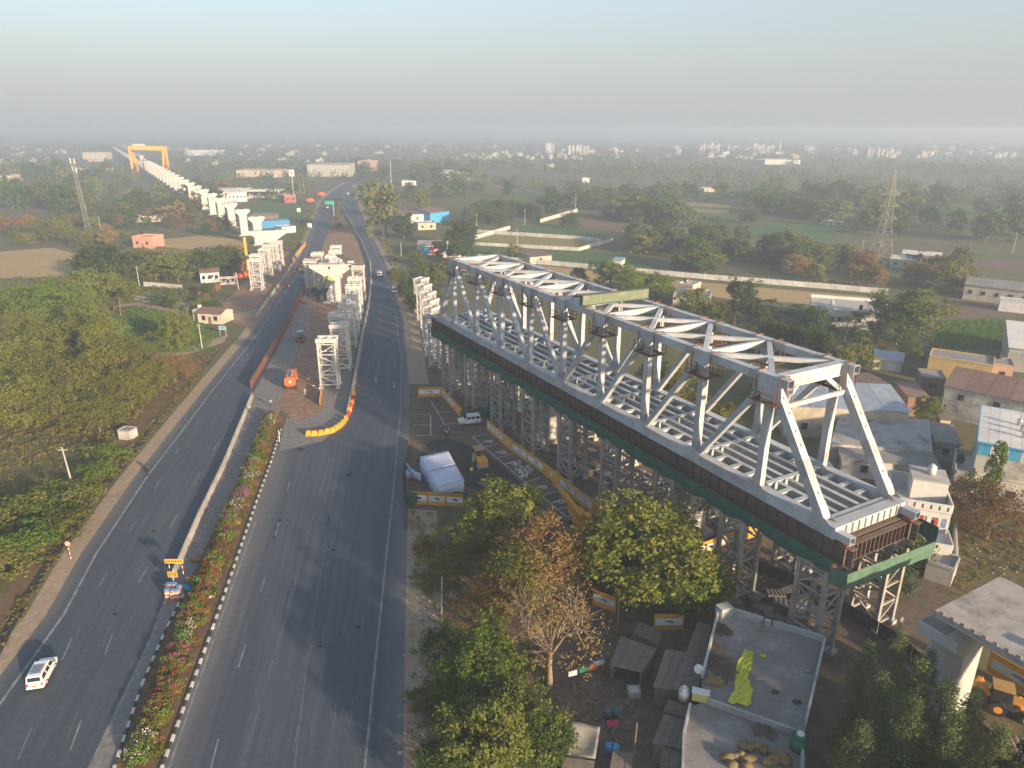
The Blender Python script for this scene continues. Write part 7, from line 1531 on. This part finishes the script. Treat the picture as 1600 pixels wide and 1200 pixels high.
for k, (x, y, l_) in enumerate([(1130,655,LO),(1095,640,LO),(1060,600,LO),(1155,690,LY),(1025,585,LD),(1345,555,LY),(1310,560,LO)]): tree(x, y, 'mid', l_, 'tree seen through the truss, %s' % ORD[k], 3.6, 3.6, group='trees seen through the truss')
# right verge
for k, (x, y, kd, l_, R, zc, lab) in enumerate([(636,448,'mid',LD,4.2,4.2,'dark green tree by the far white trestles'),(655,470,'mid',LO,4,3.6,'olive tree touching the far white trestles'),(680,425,'mid',LO,5,4.2,'brown-green tree behind the far white trestles'),(620,430,'mid',LO,3.4,3,'bush reaching the right carriageway edge'),(601,330,'far',LO,9,13,'tall eucalyptus-like tree on the right verge'),(588,318,'far',LR_,8,8,'russet tree before the bend'),(572,300,'far',LO,9,9,'green tree at the bend'),(630,350,'mid',LD,6.5,7.5,'dark round tree on the right verge'),(722,362,'mid',LD,7,7.5,'dark twin tree by the red-bannered shop'),(722,392,'mid',LD,5.0,6,'dark tree between the shop and the compound wall'),(690,388,'mid',LD,4.5,5,'dark conical tree right of the shop'),(648,400,'mid',LO,4,3.6,'scrub on the right verge below the shop'),(805,392,'scrubby',LO,4,3.5,'bush left of the farm hut'),(889,344,'mid',LD,5.5,4.5,'single round tree in the ploughed field'),(660,318,'far',LO,6,8,'tree by the white warehouse front')]): tree(x, y, kd, l_, lab, R, zc)
# left side
for k, (x, y, R, zc) in enumerate([(90,470,8,6.5),(140,448,8.5,7.5),(52,478,7.5,5.5),(172,452,6.5,6.5),(20,470,7,5.5),(125,490,7,4.5)]): tree(x, y, 'near', LY if k % 2 else LB, 'bright green mango-like tree in the left clump, %s' % ['centre left','centre','lower left','right end','far left','front'][k], R, zc, group='bright green clump on the left')
tree(182,455,'palm',LP,'coconut palm at the right end of the bright green clump',4.2,7.5)
for k, (x, y, R, zc, l_) in enumerate([(160,405,9,7.5,LD),(195,415,8,6.5,LD),(240,412,6.5,6,LO),(275,415,6.5,6,LO),(325,408,7,6.5,LD),(350,405,5.5,6.5,LD),(370,400,5,6,LO),(140,410,6.5,6,LD)]): tree(x, y, 'mid', l_, 'dark tree in the belt behind the bright green clump, %s from the left' % ['second','third','fourth','fifth','sixth','seventh','eighth','first'][k], R, zc, group='dark tree belt on the left')
for k, (x, y, R, zc, l_) in enumerate([(x_, y_-8, r_, z_*1.35, l__) for x_, y_, r_, z_, l__ in [(35,520,6.5,4.6,LO),(80,535,7,4.8,LO),(130,530,7.5,5,LO),(60,585,7,4.6,LO),(120,600,7,4.4,LO),(165,575,6.5,4.2,LO),(200,560,6,4,LO),(200,610,5.5,3.6,LY),(235,590,5,3.4,LO),(30,630,6,4.4,LY),(150,540,4,6,LY),(275,520,3.8,4.2,LY),(90,640,6,3.6,LO),(150,650,5,3.2,LO),(270,580,4.5,2.8,LR_),(15,570,6,5,LY)]]): tree(x, y, 'near' if k in (10, 11) else 'neem', l_, 'tree in the brown-green scrub left of the highway, %s' % ['far left back','left back','tall middle back','left middle','middle','right of middle','by the crop field','yellow-green near the pump house','olive by the track','yellow-green at the left edge','yellow-topped in the centre','willow-like by the farm track','front left','front middle','right end by the track','at the left edge'][k], R, zc, group='scrub trees left of the highway')
for k, (x, y, R, zc) in enumerate([(20,800,4,2.2),(70,785,4,2.0),(120,768,3.5,1.8),(40,840,4,2),(0,870,4,2),(150,735,3,1.6),(85,820,3.6,1.6),(170,705,3,1.6)]): tree(x, y, 'scrubby', LB if k % 2 else LO, 'low green bush on the bank above the left ditch, %s' % (ORD[k]+' listed from the picture edge'), R, zc, group='bushes on the left bank')
hs_ = block('small white pump house half hidden in the left scrub', G(183,672,1.8), G(201,674,1.8), 2.0, 1.6, CONC, 'flat', CONCD, 'pump_house', 'hut', parapet=.1)
# ---- repeated field and woodland trees, first the nearest
zones = [ # polygon (photo), count, kinds, leaf mats, radius range, height range, label, group
 ([(-40,285),(170,270),(180,330),(-40,350)], 26, 'far', (LD, LD, LO), (6, 9), (7, 11), 'tall dark green tree in the wood behind the telecom mast', 'wood behind the telecom mast'),
 ([(-40,350),(200,345),(190,385),(120,395),(-40,385)], 26, 'mid', (LO, LO, LR_), (3.5, 6), (3, 5), 'brown-green tree around the dry field on the left', 'trees round the left dry field'),
 ([(180,300),(360,300),(330,350),(190,350)], 24, 'far', (LD, LO, LR_), (5, 8), (4, 7), 'tree in the belt left of the viaduct piers', 'trees left of the viaduct piers'),
 ([(260,330),(370,350),(400,392),(260,375)], 14, 'mid', (LO, LR_, LD), (3, 5), (2.5, 4.5), 'tree near the foot of the viaduct piers', 'trees at the pier feet'),
 ([(200,470),(330,455),(380,470),(330,500)], 8, 'scrubby', (LO, LD), (2, 3.5), (1.6, 2.6), 'bush beside the village track', 'bushes by the village track'),
 ([(560,262),(760,262),(740,300),(570,300)], 34, 'far', (LD, LE, LO), (6, 9), (5, 9), 'tree in the belt beyond the right-hand factory', 'trees round the right-hand factory'),
 ([(640,300),(830,300),(1000,320),(900,338),(640,318)], 30, 'far', (LD, LE, LO), (5, 8), (4, 7), 'tree in the belt above the eucalyptus plot', 'trees above the eucalyptus plot'),
 ([(960,365),(1200,385),(1340,420),(1100,430),(960,400)], 44, 'mid', (LD, LE, LE, LO), (4, 6), (4, 6.5), 'grey-green tree in the plantation beyond the white compound wall', 'plantation beyond the white wall'),
 ([(700,332),(845,330),(845,350),(720,358)], 30, 'column', (LE, LE), (2.2, 3), (4, 5), 'young eucalyptus in the grey-green plot', 'grey-green eucalyptus plot'),
 ([(950,300),(1600,310),(1600,390),(1360,380),(1200,370),(950,345)], 85, 'far', (LD, LE, LD, LO), (5, 9), (4.5, 8), 'tree scattered in the right-hand fields below the skyline wood', 'scattered trees in the right-hand fields'),
 ([(1200,400),(1360,412),(1500,425),(1480,465),(1390,458),(1200,438)], 18, 'mid', (LO, LD, LR_), (3.5, 5.5), (3, 5), 'tree around the foot of the pylon', 'trees round the pylon foot'),
 ([(1480,420),(1510,430),(1500,470),(1470,470)], 4, 'mid', (LO,), (4, 6), (5, 7), 'tree left of the cream school building', 'trees by the cream building')]
def inpoly(p, P):
    c = False
    for i in range(len(P)):
        a, b = P[i], P[i-1]
        if (a.y > p.y) != (b.y > p.y) and p.x < (b.x-a.x)*(p.y-a.y)/(b.y-a.y)+a.x: c = not c
    return c
def scatter(poly, n, g=rng, name_free=False):
    P = [G(*q) for q in poly]; x0, x1 = min(p.x for p in P), max(p.x for p in P); y0, y1 = min(p.y for p in P), max(p.y for p in P); out = []
    while len(out) < n:
        p = Vector((g.uniform(x0, x1), g.uniform(y0, y1), 0))
        if inpoly(p, P) and not any(inpoly(p, f_) for f_ in FIELDS if name_free): out.append(p)
    return out
for poly, n, kd, lm, rr, hh, lab, grp in zones:
    for p in scatter(poly, n, name_free=True): tree_at(p, kd, rng.choice(lm), lab, rng.uniform(*rr), rng.uniform(*hh), group=grp)
# ---- far woods that read as one mass
ROADC = [G(*q) for q in [(525,330),(531,310),(545,290),(556,282)]]
def wood(name, label, bands, m):
    Ps = []
    for (d0, d1, n, lf, sz, R, H, x0, x1) in bands:
        d = d0*(d1/d0)**nr.random(n); x = nr.uniform(x0, x1, n)*d
        keep = np.ones(n, bool)
        cl = np.sin(x*.009+1.3)*np.sin(d*.006+x*.004)+.5*np.sin(x*.027+d*.019); keep &= cl > -.55
        for k in range(3): # leave the road, the pier row and the sheds clear
            a, b = ROADC[k], ROADC[k+1]; t = np.clip(((x-a.x)*(b.x-a.x)+(d-a.y)*(b.y-a.y))/((b.x-a.x)**2+(b.y-a.y)**2), 0, 1); keep &= np.hypot(x-a.x-t*(b.x-a.x), d-a.y-t*(b.y-a.y)) > 26
        rel = np.stack([x-32.85, d-64.6], 1); bb = rel@np.array([.87, .493]); keep &= ~((np.abs(bb-4.5) < 14) & (d > 200))
        if d0 < 1000:
            for f_ in FIELDS:
                c_ = np.zeros(len(x), bool)
                for i_ in range(len(f_)):
                    a, b = f_[i_], f_[i_-1]
                    if a.y != b.y: c_ ^= ((a.y > d) != (b.y > d)) & (x < (b.x-a.x)*(d-a.y)/(b.y-a.y)+a.x)
                keep &= ~c_
        x, d = x[keep], d[keep]; n = len(x); idx = np.repeat(np.arange(n), lf); o = ball(len(idx)); s = nr.uniform(.6, 1.25, n)
        L = np.stack([x[idx]+o[:, 0]*R*s[idx]*nr.uniform(.5, 1, len(idx)), d[idx]+o[:, 1]*R*s[idx]*nr.uniform(.5, 1, len(idx)), (H*s[idx])*(.55+.45*o[:, 2])], 1)
        o[:, 2] += .3; Ps.append(leaves(L, sz, o))
    me = quadmesh(name, np.concatenate(Ps), m); o = bpy.data.objects.new(name, me); COL.objects.link(o); o['kind'] = 'stuff'; tag(o, label, 'woodland')
wood('far_wood', 'dark far-off woodland spreading to the hazy horizon', [(380, 640, 170, 80, 1.0, 4.4, 6.5, .12, .78), (400, 620, 260, 80, 1.0, 4.2, 6, -.74, -.36), (560, 1000, 1000, 44, 1.7, 5.5, 8.5, -.74, .78), (900, 1900, 2200, 22, 3.0, 6.5, 10, -.75, .78), (1700, 4200, 3600, 11, 5.5, 9, 11, -.76, .78), (3800, 9000, 3500, 7, 11, 18, 13, -.8, .8)], LD)
wood('far_wood', 'olive and russet patches of the far-off woodland', [(520, 1000, 700, 40, 1.7, 5, 7, -.74, .78), (900, 1900, 900, 20, 3.0, 6, 8, -.75, .78), (1700, 4200, 1200, 10, 5.5, 8, 9, -.76, .78)], LO)
# ---- undergrowth, grass and crops (uncountable)
def under(name, label, cat, polys, m, dens, size, h, clump=.5):
    Ps = []
    for poly in polys:
        P = [G(*q) for q in poly]; ar = abs(sum(P[i].x*P[i-1].y-P[i-1].x*P[i].y for i in range(len(P))))/2
        pts = scatter(poly, int(ar*dens)); C = np.array([(p.x, p.y) for p in pts]); n = len(C); lf = 16
        f = .5+.5*np.sin(C[:, 0]*.31+np.sin(C[:, 1]*.23)*2)*np.sin(C[:, 1]*.27); hh = h*(.25+.9*f)*nr.uniform(.5, 1.2, n)
        idx = np.repeat(np.arange(n), lf); o = ball(len(idx))*nr.uniform(.3, 1, (len(idx), 1)); L = np.stack([C[idx, 0]+o[:, 0]*clump, C[idx, 1]+o[:, 1]*clump, np.maximum(.03, hh[idx]*(.5+.5*o[:, 2]))], 1); o[:, 2] += .5
        Ps.append(leaves(L, size, o))
    me = quadmesh(name, np.concatenate(Ps), m); ob = bpy.data.objects.new(name, me); COL.objects.link(ob); ob['kind'] = 'stuff'; tag(ob, label, cat)
under('scrub', 'brown-green scrub covering the ground left of the highway', 'scrub', [[(-60,640),(60,650),(200,640),(320,555),(245,620),(140,735),(45,868),(-60,1000)], [(-60,500),(150,505),(250,565),(320,552),(200,640),(-60,640)]], LG, .42, .42, 1.4, .75)
under('scrub', 'dry russet grass on the bank beside the left ditch', 'scrub', [[(0,1030),(45,945),(120,830),(185,745),(250,665),(330,570),(322,568),(240,665),(175,745),(110,825),(36,940),(-10,1025)], [(320,556),(345,540),(280,625),(180,745),(75,890),(60,885),(160,745),(260,632)], [(-40,1020),(40,925),(62,905),(50,930),(-30,1050)]], LG, 1.5, .3, .7, .4)
under('scrub', 'mixed weeds and thorn along the right verge', 'scrub', [[(640,800),(700,805),(740,850),(700,960),(715,1000),(690,1200),(640,1240),(640,990),(660,960),(642,880)]], LO, .9, .26, .8, .45)
under('scrub', 'shaded weeds between the trees of the village', 'scrub', [[(720,850),(830,870),(900,950),(860,1060),(840,1200),(720,1200),(700,1020)]], LD, .7, .3, 1.0, .5)
under('scrub', 'dry weeds on the plot right of the white house', 'scrub', [[(1492,800),(1600,820),(1640,900),(1560,890),(1490,930)]], LG, 1.1, .26, .6, .4)
under('scrub', 'weeds under the trees behind the truss', 'scrub', [[(1000,470),(1290,490),(1420,545),(1400,560),(1200,560),(1010,500)], [(640,410),(700,410),(690,470),(650,480)]], LD, .3, .5, 1.5, .8)
under('scrub', 'weeds and low bushes around the left village', 'scrub', [[(-40,436),(110,432),(300,450),(330,470),(200,470),(0,520)], [(120,395),(220,385),(380,395),(385,435),(230,440)]], LO, .2, .6, 1.6, 1.0)
under('scrub', 'roadside weeds along the far verges', 'scrub', [[(612,420),(640,480),(655,470),(600,370),(575,330),(566,326)], [(470,390),(490,345),(496,320),(486,322),(455,372),(440,395)]], LO, .25, .6, 1.6, 1.0)
under('crop', 'green leafy crop in the field left of the highway', 'crop', [[(155,494),(216,480),(300,497),(340,520),(325,546),(240,560),(175,520)]], LB, .9, .4, .7, .5)
rows = []
for k in range(30):
    a, b = G(1470+k*3.7, 501), G(1462+k*4.1, 545); n = 46
    for j in range(n): q = lerp(a, b, (j+rng.random())/n); rows.append((q.x+rng.uniform(-.2, .2), q.y, rng.uniform(.1, .5)))
rows = np.repeat(np.array(rows), 7, 0); rows += nr.normal(size=rows.shape)*np.array([.25, .25, .1]); me = quadmesh('crop', leaves(rows, .5, np.array([[0, 0, 1.]])), LB); o = bpy.data.objects.new('crop', me); COL.objects.link(o); o['kind'] = 'stuff'; tag(o, 'dark green crop in straight rows behind the ochre shed', 'crop')
# ---- bougainvillea hedge on the median
FL = dict(magenta=leafmat('magenta_flower', (.34, .04, .13), (.44, .08, .20)), purple=leafmat('purple_flower', (.36, .05, .34), (.45, .09, .42)), white=leafmat('white_flower', (.52, .46, .42), (.6, .5, .5)), red=leafmat('red_flower', (.45, .05, .05), (.5, .1, .05)), none=None)
hc = [(215,1185),(240,1125),(262,1065),(290,990),(318,920),(345,850),(372,785),(395,730),(412,690),(425,650)]
HP = [G(*p) for p in hc]; seq = ['white','magenta','magenta','red','magenta','white','magenta','red','magenta','red','none','magenta','magenta','none','purple','white','purple','none','white','magenta','white','none','magenta','none','magenta','purple','white','magenta']
pts = []; tot = 0
for a, b in zip(HP[:-1], HP[1:]):
    n = max(1, round((b-a).length/1.7)); pts += [lerp(a, b, k/n) for k in range(n)]
for k, p in enumerate(pts):
    c = seq[int(k*len(seq)/len(pts))]; o = tree_at(p+Vector((rng.uniform(-.1, .4), 0, .05)), 'bush', LO if k % 3 else LB, 'x', 1.2, .85, 'bougainvillea hedge on the median', 'bush', 'bougainvillea_bush')
    o['label'] = ('%s-flowered bougainvillea bush in the median hedge' % c) if c != 'none' else 'green bougainvillea bush with few flowers in the median hedge'
    if c != 'none':
        n = 340; d = ball(n); d[:, 2] = np.abs(d[:, 2]); q = d*nr.uniform(.85, 1.1, (n, 1))*np.array([1.15, 1.15, .95])+np.array([0, 0, .55]); cl = np.sin(q[:, 0]*4+k)*np.sin(q[:, 1]*4+k*2) > -.25
        me = quadmesh('blossom', leaves(q[cl], .19, d[cl]), FL[c]); link_mesh('blossom', me, o)
for k in range(26):   # second, looser row towards the soil side
    p = pts[int(k*len(pts)/26)]+Vector((rng.uniform(.9, 1.5), 0, .05)); c = rng.choice(['magenta', 'red', 'none', 'none', 'white']); o = tree_at(p, 'bush', LR_ if k % 2 else LO, 'x', .85, .5, 'bougainvillea hedge on the median', 'bush', 'bougainvillea_bush')
    o['label'] = 'low thin bougainvillea on the soil side of the median hedge'
    if c != 'none':
        n = 90; d = ball(n); d[:, 2] = np.abs(d[:, 2]); q = d*np.array([1, 1, .9])+np.array([0, 0, .6]); link_mesh('blossom', quadmesh('blossom', leaves(q, .22, d), FL[c]), o)
for k, (x, y) in enumerate([(530,352),(529,340),(527,330),(530,318),(533,308)]): tree(x, y, 'bush', LO, 'bush on the far median, %s from the site' % ORD[k], 2.2, 1.3, group='bushes on the far median', cat='bush', name='bush')

# ================================================================== tell look-alikes apart by their place in the picture
def photo_x(o):
    d = np.array(o.matrix_basis.translation)-np.array([0, 0, HC]); return float(800+FPX*(d@CR)/max(1e-3, d@CF))
def nth(k): return '%d%s' % (k, 'th' if 10 <= k % 100 <= 20 else {1: 'st', 2: 'nd', 3: 'rd'}.get(k % 10, 'th'))
same = {}
for o in COL.objects:
    if o.parent is None and 'label' in o and 'group' in o: same.setdefault((o['label'], o['group']), []).append(o)
for (lab, g_), os_ in same.items():
    if len(os_) > 1 and len(lab.split()) <= 12 and 'beyond the lower right corner' not in lab and 'bottom edge' not in g_:
        for k, o in enumerate(sorted(os_, key=photo_x)): o['label'] = lab+', %s from the left' % nth(k+1)
# ================================================================== haze: one box of even, pale air round everything
hz = MB(); hz.frame((0, 6000, 28.6), (10500, 0, 0), (0, 9600, 0), (0, 0, 29.8)); ho = hz.build('haze', None, kind='stuff')
hm = bpy.data.materials.new('haze_air'); hm.use_nodes = True; hn = hm.node_tree.nodes; hn.remove(hn['Principled BSDF'])
pv = hn.new('ShaderNodeVolumePrincipled'); pv.inputs['Density'].default_value = .00074; pv.inputs['Color'].default_value = (.545, .63, .745, 1); pv.inputs['Anisotropy'].default_value = .15
hm.node_tree.links.new(pv.outputs[0], hn['Material Output'].inputs['Volume']); ho.data.materials.append(hm)
